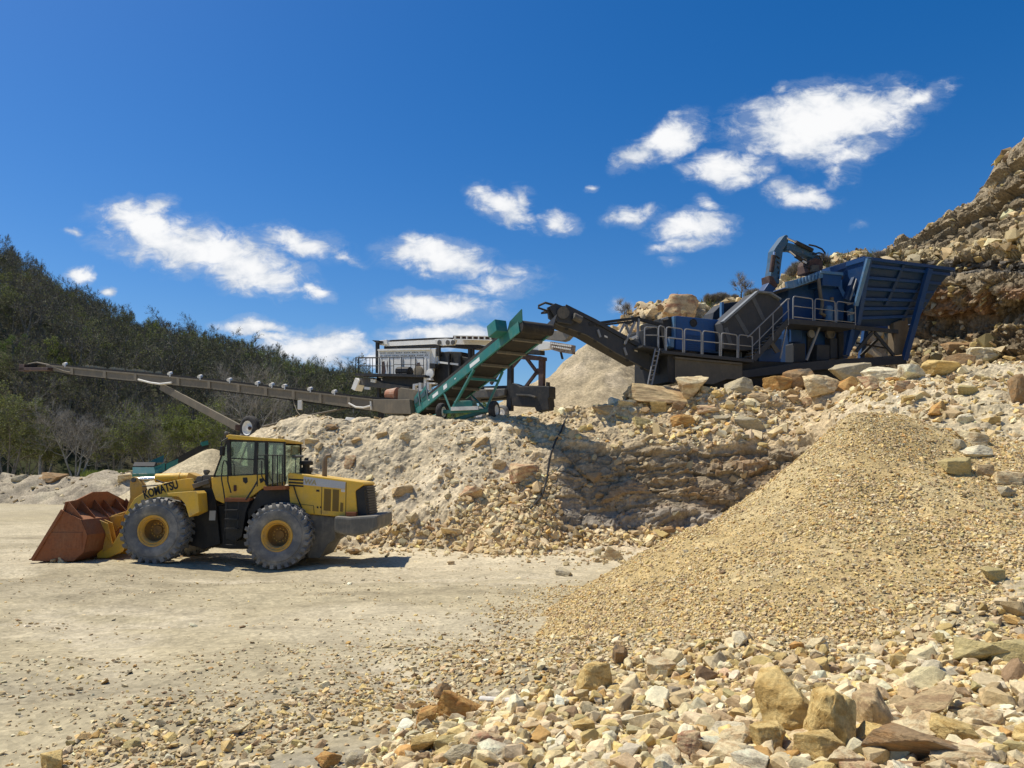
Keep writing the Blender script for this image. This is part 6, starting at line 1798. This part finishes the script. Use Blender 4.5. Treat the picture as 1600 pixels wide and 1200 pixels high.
railing(SPL, [(560, 559.5), (589, 559.5), (620, 559)], [(560, 584), (589, 584.5), (620, 585)], [.5], FP, .45, posts=(560, 578, 600))
railing(SPL, [(615, 558.5), (642, 557.5), (662, 558.5)], [(615, 585), (642, 586), (662, 588)], [.42], FP, -.28, posts=(627, 642, 649, 662))
# drive, engines, guards
MB().tube([FP.px(622, 580, .1), FP.px(641, 580, .1)], .26, 16).beam(FP.px(624, 586, .1), FP.px(640, 586, .1), .5, .16).build('electric_motor', BLK, SPL, .02)
MB().lathe(FP.px(655, 581, .25), -FP.w, [(0, .34), (.14, .34), (.15, .26), (.16, .1)], 24).build('flywheel', metal_mat('dusty_flywheel', (.22, .18, .12), .7, 0, (.4, .33, .24), .5, 4), SPL)
MB().lathe(FP.px(673, 584, .2), -FP.w, [(0, .28), (.1, .28), (.11, .2), (.12, .05)], 24).build('flywheel', OFFW, SPL)
pp('belt_guard', BLK, [(614, 586), (660, 588), (664, 600), (645, 606), (600, 604), (596, 590)], .3, 1.4, .03)
pp('under_chute', DGREY, [(561, 591), (580, 590), (598, 598), (640, 604), (638, 609), (590, 606), (560, 601)], .2, 1.3, .02)
pp('chute_end', OFFW, [(548.5, 607.5), (555, 590), (561.5, 594), (554.5, 610.5)], .1, .7, .02)
pp('white_plate', OFFW, [(579, 592), (587, 593), (586, 598), (579, 597)], .1, .19); pp('white_plate', OFFW, [(569, 604), (578, 605), (577, 609), (569, 608)], .1, .19)
for pts in ([(645, 600), (653, 599), (653, 602), (648, 602.5), (648, 610), (644.5, 609)], [(654, 598), (658, 598), (658, 608), (664, 608), (664, 611), (654, 611)], [(662, 590), (673, 591), (673, 594), (665.5, 593.5), (665, 608), (662, 608)], [(667, 597), (680, 598), (680, 600), (670, 600), (670, 610), (667, 609)]):
    pp('belt_guard', OFFW, pts, -.1, .12)
pp('engine_cover', BLK, [(680, 551), (700, 549), (720, 549.5), (722, 557), (738, 560), (734, 580), (710, 604), (682, 602), (676, 592), (682, 568)], .7, 1.4, .04)
pp('cover_rail', OFFW, [(682, 564), (716, 568), (716, 571), (682, 567)], .55, .68); pp('cover_rail', OFFW, [(680, 548), (684, 548), (684, 574), (680, 574)], .55, .68)
pp('tool_box', BLK, [(671, 567), (680, 568), (680, 575), (671, 575)], .1, .5, .02)
pp('exhaust_stack', BLK, [(735, 547), (738, 547), (739, 560), (734, 560)], .8, 1.0)
# lower chassis and gantry
pp('chassis_beam', BLK, [(596, 618), (700, 612), (740, 604), (800, 602), (858, 603), (859, 622), (800, 622), (740, 628), (640, 640), (596, 640)], .8, 1.4, .03)
pp('fuel_tank', DGREY, [(737, 609), (789, 607), (788, 618), (776, 621), (745, 622), (739, 630), (735, 620)], .3, .78, .05)
pp('pale_rail', OFFW, [(757, 606), (772, 606), (772, 608.2), (757, 608.2)], .2, .29)
pp('gantry_post', MAROON, [(841.5, 556), (849, 557.5), (848, 604), (841, 604)], .5, .75); pp('gantry_post', BLK, [(793, 556), (799, 556), (798.5, 642), (791, 642)], .5, .75)
pp('gantry_beam', MAROON, [(797, 551), (812, 552), (849, 557.5), (849, 563), (812, 560.5), (797, 559)], .45, .8)
def strut(a, b, w, d=.6, mat=MAROON, nm='gantry_brace'): MB().beam(FP.px(*a, d), FP.px(*b, d), .12, w, FP.w).build(nm, mat, SPL)
strut((812, 560), (795, 580), .16); strut((823, 560), (841, 584), .16); strut((842, 577), (821, 605), .16); strut((783, 575), (767, 600), .17); strut((797, 634), (842, 614), .07); strut((772, 574), (757, 600), .12)
for d in (1.3,):
    pp('gantry_post', MAROON, [(843, 556), (848, 557.5), (847, 604), (842, 604)], d, d + .2)
pp('base_box', BLK, [(797, 605), (800, 598), (806, 600), (812, 604), (852, 603), (858.5, 604), (858.5, 621), (856, 623), (858, 640), (838, 643), (835, 636), (800, 634)], .3, .9, .03)
pp('base_rail', DGREY, [(806, 615), (826, 616), (836, 619), (835, 621), (824, 618), (806, 617.5)], .15, .28)
pp('stub_post', BLK, [(853, 597), (856, 597), (856.5, 606), (853, 606)], .4, .6)
# right-hand feeder head
fh = pp('feeder_box', OFFW, [(841, 533), (860, 534), (860, 545), (841, 547.5)], .2, .5, .02)
pp('feeder_lip', metal_mat('bolted_rusty_white', (.42, .36, .28), .7, 0, (.16, .09, .06), .8, 6, (.12, .05, .03), .5), [(860.3, 533.5), (895, 539), (894, 553), (872, 549.5), (860.3, 546)], .2, .5, .01)
m = MB()
for i in range(11): m.lathe(FP.px(862 + i * 3, 536.5 + i * .45, .19), -FP.w, [(0, .05), (.04, .05)], 6)
m.build('bolt_row', OFFW, SPL); m = MB()
for i in range(10): m.lathe(FP.px(864 + i * 3, 541.5 + i * .5, .19), -FP.w, [(0, .05), (.04, .05)], 6)
m.build('bolt_row', OFFW, SPL)
pp('feed_chute', metal_mat('grey_chute', (.20, .185, .155), .65, 0, (.33, .28, .21), .5, 3), [(846, 524), (858, 515.5), (884, 518), (893.5, 521), (884, 531), (878, 533), (848, 529)], .3, .7, .02)
m = MB()
for x in (880, 884, 888): m.lathe(FP.px(x, 518, .3), (0, 0, 1), [(0, .08), (.1, .08)], 8)
m.build('chute_bolts', OFFW, SPL)
pp('under_frame', BLK, [(812, 544), (845, 547), (845, 554), (812, 552)], .3, .7, .02)
strut((876, 549), (879, 561), .07, .3, BLK, 'hanging_bar')
for x, r in ((784.5, .42), (750, .40)):
    for d in (.25, 1.3): road_wheel(SPL, Vector((FP.px(x, 636, d).x, FP.px(x, 636, d).y, 5.95)), FP.w, r, .28, OFFW, RUBBER)
MB().tube([FP.px(784.5, 636, .2), FP.px(784.5, 636, 1.4)], .08, 8).build('axle', BLK, SPL)
for x in (598, 650, 845): MB().beam(FP.px(x, 615, 1.5), FP.px(x, 668, 1.5), .2, .2).build('support_leg', BLK, SPL)
# ================================================================== mobile jaw crusher
BLUE = metal_mat('crusher_blue', (.012, .058, .175), .45, 0, (.06, .08, .10), .3, 1.6, (.08, .05, .03), .05, top=.3)
LBLUE = metal_mat('pale_blue_paint', (.07, .18, .33), .5, 0, (.30, .32, .32), .35, 3, top=.3)
SLATE = metal_mat('slate_steel', (.036, .040, .046), .6, 0, (.11, .10, .085), .3, 1.8, top=.25)
SKIRT = metal_mat('dusty_skirt', (.10, .092, .075), .75, 0, (.19, .165, .125), .5, 1.6)
BROWNH = metal_mat('dusty_brown_leg', (.16, .12, .075), .7, 0, (.27, .21, .14), .4, 3)
FC = Frame(tuple(at(1040, 560, 33.2))[:2] + (0,), R(22))
cc_ = FC.px(1240, 600, 1.8)
CR = thing('jaw_crusher', 'big blue mobile crusher with a flared hopper parked on the upper bench', 'crusher', (cc_.x, cc_.y, 6.5))
def cp(name, mat, pts, d0, d1, bevel=0.0, parent=None): return pl(name, mat, parent or CR, FC, pts, d0, d1, bevel)
def cb2(name, mat, a, b, w, h, d, d2=None, parent=None, bevel=0.0): return MB().beam(FC.px(*a, d), FC.px(*b, d if d2 is None else d2), w, h, FC.w).build(name, mat, parent or CR, bevel)
# discharge conveyor
dc = cp('discharge_conveyor', SLATE, [(856, 480), (868, 477), (884, 482), (940, 511), (1010, 551), (1046, 574), (1046, 590), (1030, 586), (1003, 573), (960, 549.5), (918, 523.5), (900, 516.5), (873, 507.5), (858, 497)], .9, 1.02)
cp('side_channel', SLATE, [(856, 480), (868, 477), (884, 482), (940, 511), (1010, 551), (1046, 574), (1046, 590), (1030, 586), (1003, 573), (960, 549.5), (918, 523.5), (900, 516.5), (873, 507.5), (858, 497)], 2.2, 2.32, 0, dc)
cp('side_skirt', SLATE, [(882, 481), (885, 475.5), (930, 498), (985, 528), (1025, 551), (1022, 555), (980, 532), (930, 504)], .82, .88, 0, dc)
m = MB().plate(FC, [(862, 480), (885, 477.5), (930, 500), (1030, 556), (1030, 559), (930, 503), (885, 481), (862, 483)], 1.05, 2.18).plate(FC, [(870, 500), (918, 519), (1000, 566), (1000, 568), (918, 521), (870, 502)], 1.05, 2.18)
m.build('belt', BELT, dc)
MB().tube([FC.px(866, 488, .85), FC.px(866, 488, 2.4)], .30, 18).build('head_pulley', BELT, dc, smooth=True)
MB().tube([FC.px(880, 488.5, .55), FC.px(880, 488.5, .92)], .26, 18).tube([FC.px(896, 494, .6), FC.px(908, 500, .6)], .16, 12).build('drive_motor', DGREY, dc, smooth=True)
cp('motor_plate', SLATE, [(858, 479), (868, 473.5), (890, 482), (905, 496), (893, 507), (872, 503)], .70, .80, .02, dc)
m = MB()
for d in (.9, 2.2): m.tube([FC.px(867, 477, d), FC.px(852, 473, d), (FC.px(842, 477.5, d)), FC.px(841, 481, d), FC.px(856, 486, d)], .05, 6)
m.tube([FC.px(842, 478, .9), FC.px(842, 478, 2.2)], .05, 6)
m.build('head_guard', BLK, dc)
m = MB()
for d in (.9, 2.2):
    m.beam(FC.px(920, 507, d), FC.px(1000, 496, d), .07, .12, FC.w).beam(FC.px(932, 509, d), FC.px(998, 501, d), .05, .08, FC.w)
m.build('stay_bar', BLK, dc)
for a, b in (((976, 538), (992, 503)), ((968, 520), (976, 506)), ((983, 520), (978, 507)), ((998, 498), (996, 530))): cb2('support_strut', GALV, a, b, .09, .09, .85, None, dc)
cb2('hood_frame', BLK, (996, 498), (1042, 510), .1, .14, .9, None, dc); cb2('hood_frame', BLK, (975, 508), (1000, 497), .1, .12, .9, None, dc)
for x, y in ((947, 526), (994, 548)): cp('pale_label', WHT, [(x - 2.5, y - 2.5), (x + 2, y - .5), (x + 2.5, y + 2), (x - 2, y + .5)], .87, .899, 0, dc)
for x, y in ((937, 521), (978, 549)): cb2('bracket', GALV, (x - 3, y - 6), (x + 1, y + 6), .06, .1, .86, None, dc)
cp('work_light', WHT, [(986, 527), (996, 523), (997, 526), (989, 531)], .6, .8, .02, dc)
m = MB()
for x in (885, 905, 930, 955, 980, 1003): m.tube([FC.px(x, np.interp(x, [873, 918, 960, 1003], [509, 525, 551, 575]), 1.0), FC.px(x, np.interp(x, [873, 918, 960, 1003], [509, 525, 551, 575]), 2.2)], .09, 8)
m.build('return_rollers', BLK, dc)
# engine end and lower walkway
dk = cp('lower_walkway', SLATE, [(1036, 547.5), (1178, 561.5), (1178, 566.5), (1036, 552)], -.05, 1.1, .01)
PAN = [(1041, 1067, 511, 550), (1069.5, 1096, 514, 553), (1098, 1124.5, 517, 556), (1127, 1152, 520.3, 559), (1154, 1175.5, 523, 561.5)]
def panel(x0, x1, yt, yb, d, slope=.1, mid=.42, kick=None, parent=None):
    m = MB(); dy = (x1 - x0) * slope
    m.tube([FC.px(x0, yb, d), FC.px(x0 + .3, yt + 3, d), FC.px(x0 + 1.5, yt + .6, d), FC.px(x0 + 4, yt, d), FC.px(x1 - 4, yt + dy, d), FC.px(x1 - 1.5, yt + dy + .7, d), FC.px(x1 - .3, yt + dy + 3.2, d), FC.px(x1, yb + dy, d)], .030, 8)
    m.tube([FC.px(x0, yt + (yb - yt) * mid, d), FC.px(x1, yt + dy + (yb - yt) * mid, d)], .024, 6)
    if kick: m.tube([FC.px(x0, yb - kick, d), FC.px(x1, yb + dy - kick, d)], .024, 6)
    return m.build('guard_rail', GALV, parent or CR, smooth=True)
for x0, x1, yt, yb in PAN: panel(x0, x1, yt, yb, 0)
panel(1007, 1028, 511, 541, .35, .02); panel(1029, 1039, 509, 548, .2, .1)
cp('end_walkway', SLATE, [(1004, 539), (1038, 545), (1038, 549), (1004, 542)], .1, 1.2)
m = MB()
for dx in (-3, 3.5): m.tube([FC.px(1027 + dx, 545, .1), FC.px(1014 + dx, 606, -.1)], .035, 6)
for i in range(8):
    t = (i + .5) / 8.2; x = 1027 - 13 * t; y = 545 + 61 * t; m.tube([FC.px(x - 3, y, .1 - .2 * t), FC.px(x + 3.5, y, .1 - .2 * t)], .026, 6)
m.build('ladder', GALV, CR)
BLUE2 = metal_mat('bright_crusher_blue', (.014, .075, .23), .45, 0, (.07, .10, .14), .3, 1.6, top=.3)
eh = cp('engine_house', BLUE2, [(1056, 493), (1126, 500), (1131.5, 506), (1131, 553), (1056, 546)], 1.0, 3.2, .04)
m = MB()
for i in range(7):
    for x0, x1 in ((1073, 1095), (1100, 1120)):
        y = 522 + i * 3.4; m.beam(FC.px(x0, y + (x0 - 1056) * .09, .985), FC.px(x1, y + (x1 - 1056) * .09, .985), .03, .05, FC.w)
m.build('louvre', BLUE, eh)
MB().lathe(FC.px(1083, 504.5, 1.0), -FC.w, [(0, .19), (.05, .19), (.06, .15), (.03, .14)], 24).build('gauge_port', BLK, eh)
cp('door_panel', BLUE, [(1098, 518), (1126, 521), (1126, 550), (1098, 547)], .96, .995, .01, eh)
cp('corner_post', LBLUE, [(1053, 494), (1056, 493.5), (1056, 530), (1053, 528)], .9, 1.1, .01, eh); cp('control_box', LBLUE, [(1046, 526), (1054, 527), (1053.5, 543), (1046, 541)], .5, .9, .02, eh)
cp('radiator_housing', BLK, [(1036, 496), (1053, 494), (1054, 546), (1038, 546)], 1.1, 3.1, .03)
cp('cooling_fan_box', SLATE, [(1006, 515), (1036, 508), (1038, 545), (1010, 541)], 1.4, 2.8, .03)
cp('exhaust_box', GALV, [(1036, 497), (1044, 494), (1045, 499), (1037, 500)], .9, 1.1, .02)
cp('skirt_plate', SKIRT, [(1055, 558.5), (1160, 568.5), (1160, 592), (1136, 592.5), (1114, 600.5), (1055, 596.5)], .15, .30, .01)
cp('skirt_rib', SKIRT, [(1055, 557), (1160, 567), (1160, 570), (1055, 560)], .05, .3)
cp('skirt_column', BLK, [(1043, 551), (1055, 553), (1055, 599), (1043, 597)], .2, 3.0, .02)
cp('main_chassis', BLK, [(1056, 553), (1180, 564), (1240, 566), (1240, 590), (1160, 592), (1056, 592)], .6, 3.2, .03)
for d in (.55, 2.7):
    tk = MB()
    prof_ = [(1090, 588), (1240, 572), (1330, 568), (1345, 576), (1335, 592), (1240, 604), (1100, 612), (1085, 604)]
    tk.plate(FC, prof_, d, d + .6).build('crawler_track', BLK, CR, .08)
cp('chassis_fill', BLK, [(1131, 546), (1187, 550), (1187, 567), (1131, 562)], .9, 3.0, .02)  # filler added to block the bright ground showing through the chassis
# flywheel guards
G1 = [(1129, 504), (1136, 497), (1183, 456.5), (1201, 458), (1217, 468), (1224, 482), (1222, 522), (1205, 545), (1160, 548), (1131, 545)]
fg = cp('flywheel_guard', SLATE, G1, .35, 1.3, .03)
m = MB().beam(FC.px(1128.5, 504, .30), FC.px(1183, 456, .30), .25, .10, FC.w).beam(FC.px(1183, 456, .30), FC.px(1202, 458, .30), .25, .08, FC.w).beam(FC.px(1202, 458, .3), FC.px(1218, 468, .3), .25, .08, FC.w)
m.build('guard_flange', metal_mat('lit_slate', (.16, .18, .20), .5, 0, (.3, .3, .28), .3, 3), fg)  # paler slate paints in the light on the guard's edge
m = MB()
for a, b in (((1150, 492), (1168, 522)), ((1176, 464), (1193, 500)), ((1134, 512), (1142, 540))): m.beam(FC.px(*a, .34), FC.px(*b, .34), .03, .22, FC.w)
m.build('guard_rib', metal_mat('rib_slate', (.075, .082, .09), .55, 0, (.2, .19, .17), .3, 3), fg)
cp('flywheel_guard', SLATE, [(1113, 500), (1115, 488), (1129, 474), (1152, 471), (1170, 474), (1170, 505), (1130, 508)], 2.4, 3.2, .03)
cp('guard_post', LBLUE, [(1127.5, 472), (1131, 472), (1131, 503), (1127.5, 503)], 1.6, 1.75)
# stairs
sr = MB()
for d in (.0, .75):
    sr.beam(FC.px(1177, 562, 0) + FC.w * d, FC.px(1233, 500, 0) + FC.w * d, .06, .26, FC.w)
st_ = sr.build('stairs', SLATE, CR)
for i in range(10):
    a = FC.px(1179, 556, 0).lerp(FC.px(1232, 501.5, 0), i / 9.4); MB().beam(a + FC.w * .05, a + FC.w * .7, .27, .045, FC.u).build('tread', GALV, st_)
m = MB()
for d in (-.03, .78):
    o_ = FC.w * d
    m.tube([FC.px(1167, 527, 0) + o_, FC.px(1172, 523, 0) + o_, FC.px(1229, 468, 0) + o_, FC.px(1233, 467, 0) + o_], .03, 8).tube([FC.px(1176, 540, 0) + o_, FC.px(1232, 484, 0) + o_], .024, 6)
    for (x, y0, y1) in ((1186, 511, 553), (1207, 490, 532), (1231, 468, 508), (1175, 526, 562)): m.tube([FC.px(x, y0, 0) + o_, FC.px(x, y1, 0) + o_], .028, 6)
m.build('stair_rail', GALV, st_)
# upper walkway
cp('upper_walkway', SLATE, [(1231, 500.5), (1337, 509), (1337, 513.5), (1231, 505.5)], -.05, 1.2, .01)
for x0, x1, yt, yb in ((1239, 1270, 463, 499), (1273, 1305, 467, 502.5), (1307, 1336.5, 471, 505)): panel(x0, x1, yt, yb, 0, .11, .42, 4)
cb2('toe_plate', SLATE, (1232, 500), (1336, 508.5), .03, .14, -.03)
# crusher body above and below the walkway
body = cp('crusher_body', BLUE, [(1232, 447), (1290, 434), (1322, 446), (1345, 470), (1345, 520), (1325, 560), (1236, 566), (1230, 520)], 1.3, 3.3, .04)
tb = cp('feeder_table', LBLUE, [(1229, 440), (1240, 437.5), (1284, 424.5), (1286, 426), (1286, 433.5), (1240, 450), (1231, 450)], .35, .50, .01)
m = MB()
for i in range(7):
    x = 1249 + i * 5.2; m.plate(FC, [(x, 437.5 - (x - 1240) * .29), (x + 2.2, 436.9 - (x - 1240) * .29), (x + 1.2, 446.5 - (x - 1240) * .31), (x - 1, 447.2 - (x - 1240) * .31)], .28, .345)
m.build('table_rib', LBLUE, tb)
cp('table_deck', SLATE, [(1230, 449), (1286, 432.5), (1318, 431), (1318, 436), (1286, 437), (1232, 453)], .5, 2.8, .02)
cp('feeder_box', BLUE, [(1286, 425.5), (1314, 428), (1316, 431), (1312, 448), (1285, 446)], .35, 2.2, .03)
cp('box_flange', LBLUE, [(1283, 422.5), (1318, 426), (1318, 430), (1283, 426.5)], .28, 1.2, .01)
cp('lower_box', BLUE, [(1283, 448), (1312, 452), (1320, 474), (1318, 500), (1284, 497)], .8, 2.2, .03)
m = MB().tube([FC.px(1279, 436, .25), FC.px(1280.5, 450, .22), FC.px(1282.5, 465, .25), FC.px(1285, 470, .3), FC.px(1284, 482, .3), FC.px(1282, 489, .3), FC.px(1289, 493, .35)], .09, 8)
m.build('suction_hose', SKIRT, CR, smooth=True)
MB().tube([FC.px(1295, 503, .5), FC.px(1295, 480, .5), FC.px(1295, 477.5, .5)], [.19, .19, .1], 16).build('gas_cylinder', LBLUE, CR, smooth=True)
cp('control_box', LBLUE, [(1305, 482), (1310, 482.5), (1310, 503), (1305, 502)], .6, .8, .02); cp('light_box', BROWNH, [(1299, 464), (1303.5, 464.5), (1303, 471), (1299, 470.5)], .7, .9, .02)
cp('hose_reel', LBLUE, [(1328, 484), (1334, 480), (1336, 500), (1329, 503)], .5, .7, .02)
for x, y in ((1312, 476), (1312, 492)): cb2('shelf_light', GALV, (x + 12, y - .5), (x + 22, y - 2.5), .06, .08, .3)
for x0, x1, y0, y1, d, mt in ((1240, 1259, 536, 566, .9, SLATE), (1262, 1274, 520, 566, 1.2, BLK), (1277, 1297, 538, 563, .8, SLATE), (1298, 1309, 528, 560, .9, SLATE), (1311, 1319, 516, 560, 1.1, SLATE), (1236, 1254, 508, 534, 1.15, BLUE)):
    cp('machinery_box', mt, [(x0, y0), (x1, y0 + .5), (x1, y1), (x0, y1 + 1)], d, d + .6, .05)
MB().lathe(FC.px(1295, 521, 1.0), -FC.w, [(0, .28), (.15, .28), (.16, .2), (.12, .18)], 24).build('pulley', DGREY, CR)
MB().lathe(FC.px(1266, 522, 1.0), -FC.w, [(0, .2), (.1, .2), (.1, .12)], 20).build('pulley', GALV, CR)
cb2('diagonal_strut', GALV, (1281, 509), (1260, 563), .08, .10, .35); cb2('blue_strut', BLUE, (1331, 514), (1322, 556), .2, .24, .5)
cb2('deck_prop', GALV, (1230, 505), (1219, 560), .05, .06, .1)
cp('stair_box', BLUE, [(1186, 548), (1206, 528), (1222, 530), (1220, 566), (1186, 566)], .8, 1.6, .03)
cp('tilted_panel', SKIRT, [(1202, 535), (1208, 534), (1220, 549), (1213, 552)], .25, .33, .01)
# long base beam, brace frame, tail leg
bb = cp('base_beam', SLATE, [(1160, 579), (1236, 568), (1308, 561.5), (1416, 555), (1417, 568), (1310, 575), (1238, 582), (1160, 591)], .25, .65, .02)
cp('base_beam', SLATE, [(1160, 579), (1236, 568), (1308, 561.5), (1416, 555), (1417, 568), (1310, 575), (1238, 582), (1160, 591)], 3.0, 3.3)
cb2('top_rail', SLATE, (1336, 511.5), (1402, 518.5), .14, .2, .3); cb2('brace', SLATE, (1363, 519), (1338, 549), .1, .16, .35); cb2('brace', SLATE, (1366, 519), (1396, 555), .1, .16, .35)
cb2('brace', BLK, (1338, 536), (1390, 545), .06, .08, 2.4); cb2('brace', BLK, (1345, 556), (1375, 526), .1, .14, 2.6)
cp('tail_leg', BROWNH, [(1397, 504), (1418, 496), (1420, 510), (1417, 553), (1397, 555)], .5, .9, .04)
cp('tail_leg', BROWNH, [(1397, 504), (1418, 496), (1420, 510), (1417, 553), (1397, 555)], 2.6, 3.0, .04)
DBL = metal_mat('shaded_blue', (.010, .040, .105), .5, 0, (.07, .08, .09), .3, 2)  # crusher blue darkened to paint in the shade on the hopper
# hopper: front wall flares out towards the viewer; end walls, rear wall, ribs and struts
HT, HB = -.75, .75            # depth of the rim and of the throat
tl, tr_ = FC.px(1354, 404.5, HT), FC.px(1489, 421.5, HT)
bl, br = FC.px(1333, 513, HB), FC.px(1428, 506, HB)
mr = FC.px(1462, 452, HT + .45)
dp = FC.w
hop = MB().prism([tl, tr_, mr, br, bl], dp * .06).build('hopper', DBL, CR, 0)
tlb, trb = tl + dp * 3.6 + Vector((0, 0, .1)), tr_ + dp * 3.6
blb, brb = bl + dp * 1.4, br + dp * 1.4
MB().hexa([tl, bl, blb, tlb] + [p - FC.u * .06 for p in (tl, bl, blb, tlb)]).build('hopper_end_wall', BLUE, hop)
MB().hexa([tlb, trb, brb, blb] + [p + dp * .06 for p in (tlb, trb, brb, blb)]).build('hopper_rear_wall', BLUE, hop)
MB().hexa([mr, br, brb, trb - Vector((0, 0, .9))] + [p + FC.u * .06 for p in (mr, br, brb, trb - Vector((0, 0, .9)))]).build('hopper_end_wall', BLUE, hop)
m = MB().beam(tl, tr_, .22, .16, dp).beam(tl, tlb, .2, .22).beam(tlb, trb, .2, .2, dp)
m.build('hopper_rim', BLUE, hop)
S_ = lambda u, v: (tl.lerp(tr_, u)).lerp(bl.lerp(br, u), v) - dp * .06
for v, u0, u1 in ((.10, 0, .985), (.27, 0, .95), (.43, 0, .93), (.58, 0, .94), (.72, 0, .95), (.86, 0, .97)):
    MB().beam(S_(u0, v), S_(u1, v), .20, .14, dp).build('hopper_rib', BLUE, hop)
for u, a in ((.40, .66),):
    MB().beam(S_(u, .03), S_(u - .03, a), .20, .18, dp).build('hopper_strut', DBL, hop)
MB().beam(S_(.70, .1), S_(.74, .98), .16, .2, dp).build('hopper_strut', DBL, hop)
MB().beam(tl - dp * .12 + Vector((0, 0, .05)), bl - dp * .2, .26, .26, dp).build('hopper_strut', BLUE, hop)
MB().beam(FC.px(1357, 404, HT - .25), FC.px(1337, 478, HT + .6), .12, .22, dp).build('hopper_strut', LBLUE, hop)
lt, lb_ = FC.px(1452, 420, HT - .1), FC.px(1413, 563, .3)
MB().beam(lt, lb_, .2, .30, dp).build('hopper_leg', BLUE, CR)
MB().beam(lt + FC.u * .2, lb_ + FC.u * .14, .05, .08, dp).build('hopper_leg_edge', LBLUE, CR)
MB().beam(lt + dp * 3.6, lb_ + dp * 2.9, .2, .30, dp).build('hopper_leg', BLUE, CR)
# left wing of the hopper seen end on, top beam and plate painted brighter for the sun on them
cb2('wing_beam', BLUE2, (1298, 422), (1352, 403.5), .16, .28, 1.2, -.3)
cp('wing_plate', BLUE2, [(1320, 417), (1353, 406), (1345, 440), (1328, 470), (1318, 470)], 1.0, 1.08)
cp('wing_panel', LBLUE, [(1323, 424), (1331, 421.5), (1333, 440), (1324, 444)], .9, .98); cb2('wing_strut', DBL, (1346, 412), (1322, 470), .2, .34, .2); cb2('wing_strut', GALV, (1340, 432), (1328, 469), .05, .07, 0)
cb2('wing_beam', BLUE, (1316, 428), (1345, 421), .1, .2, .6)
# hydraulic breaker arm
ARMM = metal_mat('arm_steel', (.035, .105, .19), .55, 0, (.17, .18, .18), .3, 4, (.13, .07, .04), .2)
cp('arm_turret', MAROON, [(1265, 406), (1274, 402), (1285, 406), (1287, 418), (1284, 426), (1263, 426), (1263, 412)], .9, 1.7, .06)
cp('turret_casting', SKIRT, [(1270, 414), (1280, 414), (1281, 424), (1269, 424)], .72, .9, .02)
cp('boom', ARMM, [(1229, 378.5), (1237, 380), (1262, 389), (1273, 394), (1283, 402), (1286, 411), (1277, 413), (1268, 402), (1252, 395.5), (1238, 391), (1230, 391)], 1.05, 1.45, .03)
sk_ = cp('dipper_arm', ARMM, [(1225, 369), (1228, 366.5), (1231, 367.5), (1232, 371), (1232, 378), (1228, 385), (1224, 390), (1221, 412), (1217.5, 444), (1207, 440), (1204, 432), (1208, 408), (1209.5, 391), (1213, 385)], 1.02, 1.48, .03)
m = MB()
for i in range(5): m.tube([FC.px(1213 + i * 1.2, 400 + i * 8, .98), FC.px(1218 - i * .5, 404 + i * 8, .98)], .03, 5)
m.build('hose_clamp', BLK, sk_)
def hyd(a, b, c, d, r, nm='hydraulic_cylinder'):
    MB().tube([FC.px(*a, d), FC.px(*b, d)], r, 12).build(nm, BLK, CR, smooth=True); MB().tube([FC.px(*b, d), FC.px(*c, d)], r * .55, 10).build('cylinder_rod', CHROME, CR, smooth=True)
hyd((1269, 391), (1243, 378.5), (1230, 372.5), .95, .11); hyd((1262, 412), (1243, 400), (1233, 392), .95, .10); hyd((1206, 424), (1209, 400), (1210, 394), .92, .10)
cp('cylinder_band', WHT, [(1255, 406.5), (1261, 409.5), (1260, 412), (1254, 408.5)], .80, .84)
MB().tube([FC.px(1204.5, 424, .9), FC.px(1208, 399, .9)], .09, 10).build('rusty_cylinder', MAROON, CR, smooth=True)
m = MB()
m.tube([FC.px(1264, 382.5, 1.0), FC.px(1274, 384.5, 1.0), FC.px(1284, 389, 1.0), FC.px(1289, 395, 1.0), FC.px(1288, 402, 1.0), FC.px(1284, 409, 1.0)], .045, 6).tube([FC.px(1270, 397, .9), FC.px(1280, 395, .9), FC.px(1286, 397, .9), FC.px(1286, 405, .9)], .04, 6).tube([FC.px(1275, 401, .9), FC.px(1280, 400, .9), FC.px(1283, 406, .9)], .035, 6)
m.tube([FC.px(1263, 412, .85), FC.px(1256, 416, .8), FC.px(1260, 418, .85), FC.px(1266, 420, .9)], .035, 6)
m.build('hydraulic_hose', BLK, CR)
cp('hammer_head', BLUE, [(1202, 441), (1216, 447), (1208, 456), (1202, 461), (1193, 458), (1194, 453)], 1.0, 1.5, .04)
cp('hammer_bracket', MAROON, [(1202, 430), (1208, 432), (1216, 446), (1212, 449), (1203, 442)], .95, 1.55, .03)
m = MB().beam(FC.px(1201, 458, 1.15), FC.px(1190, 474, 1.15), .16, .16)
m.build('chisel', GALV, CR)
# cable hanging down the cut face
hc_ = [(886, 652), (882, 660), (876, 676), (868, 690), (862, 706), (858, 722), (856, 738), (852, 760), (845, 778), (834, 790), (829, 796)]
pts = []
for x, y in hc_:
    l_, n_ = land(x, y)
    if l_ is not None: pts.append(l_ + Vector((0, -.14, .04)))
cbl = thing('hanging_cable', 'black cable hanging from the bench down the shaded bedrock cut', 'cable', tuple(pts[-1]))
MB().tube(pts, .04, 6).build('cable', BLK, cbl)
l0, _ = land(752, 1101); l1, _ = land(806, 1106)
pw_ = thing('white_pipe', 'short white plastic pipe lying behind the orange slab', 'pipe', tuple(l0))
MB().tube([l0 + Vector((0, 0, .06)), l1 + Vector((0, 0, .06))], .028, 10).build('pipe', WHT, pw_)
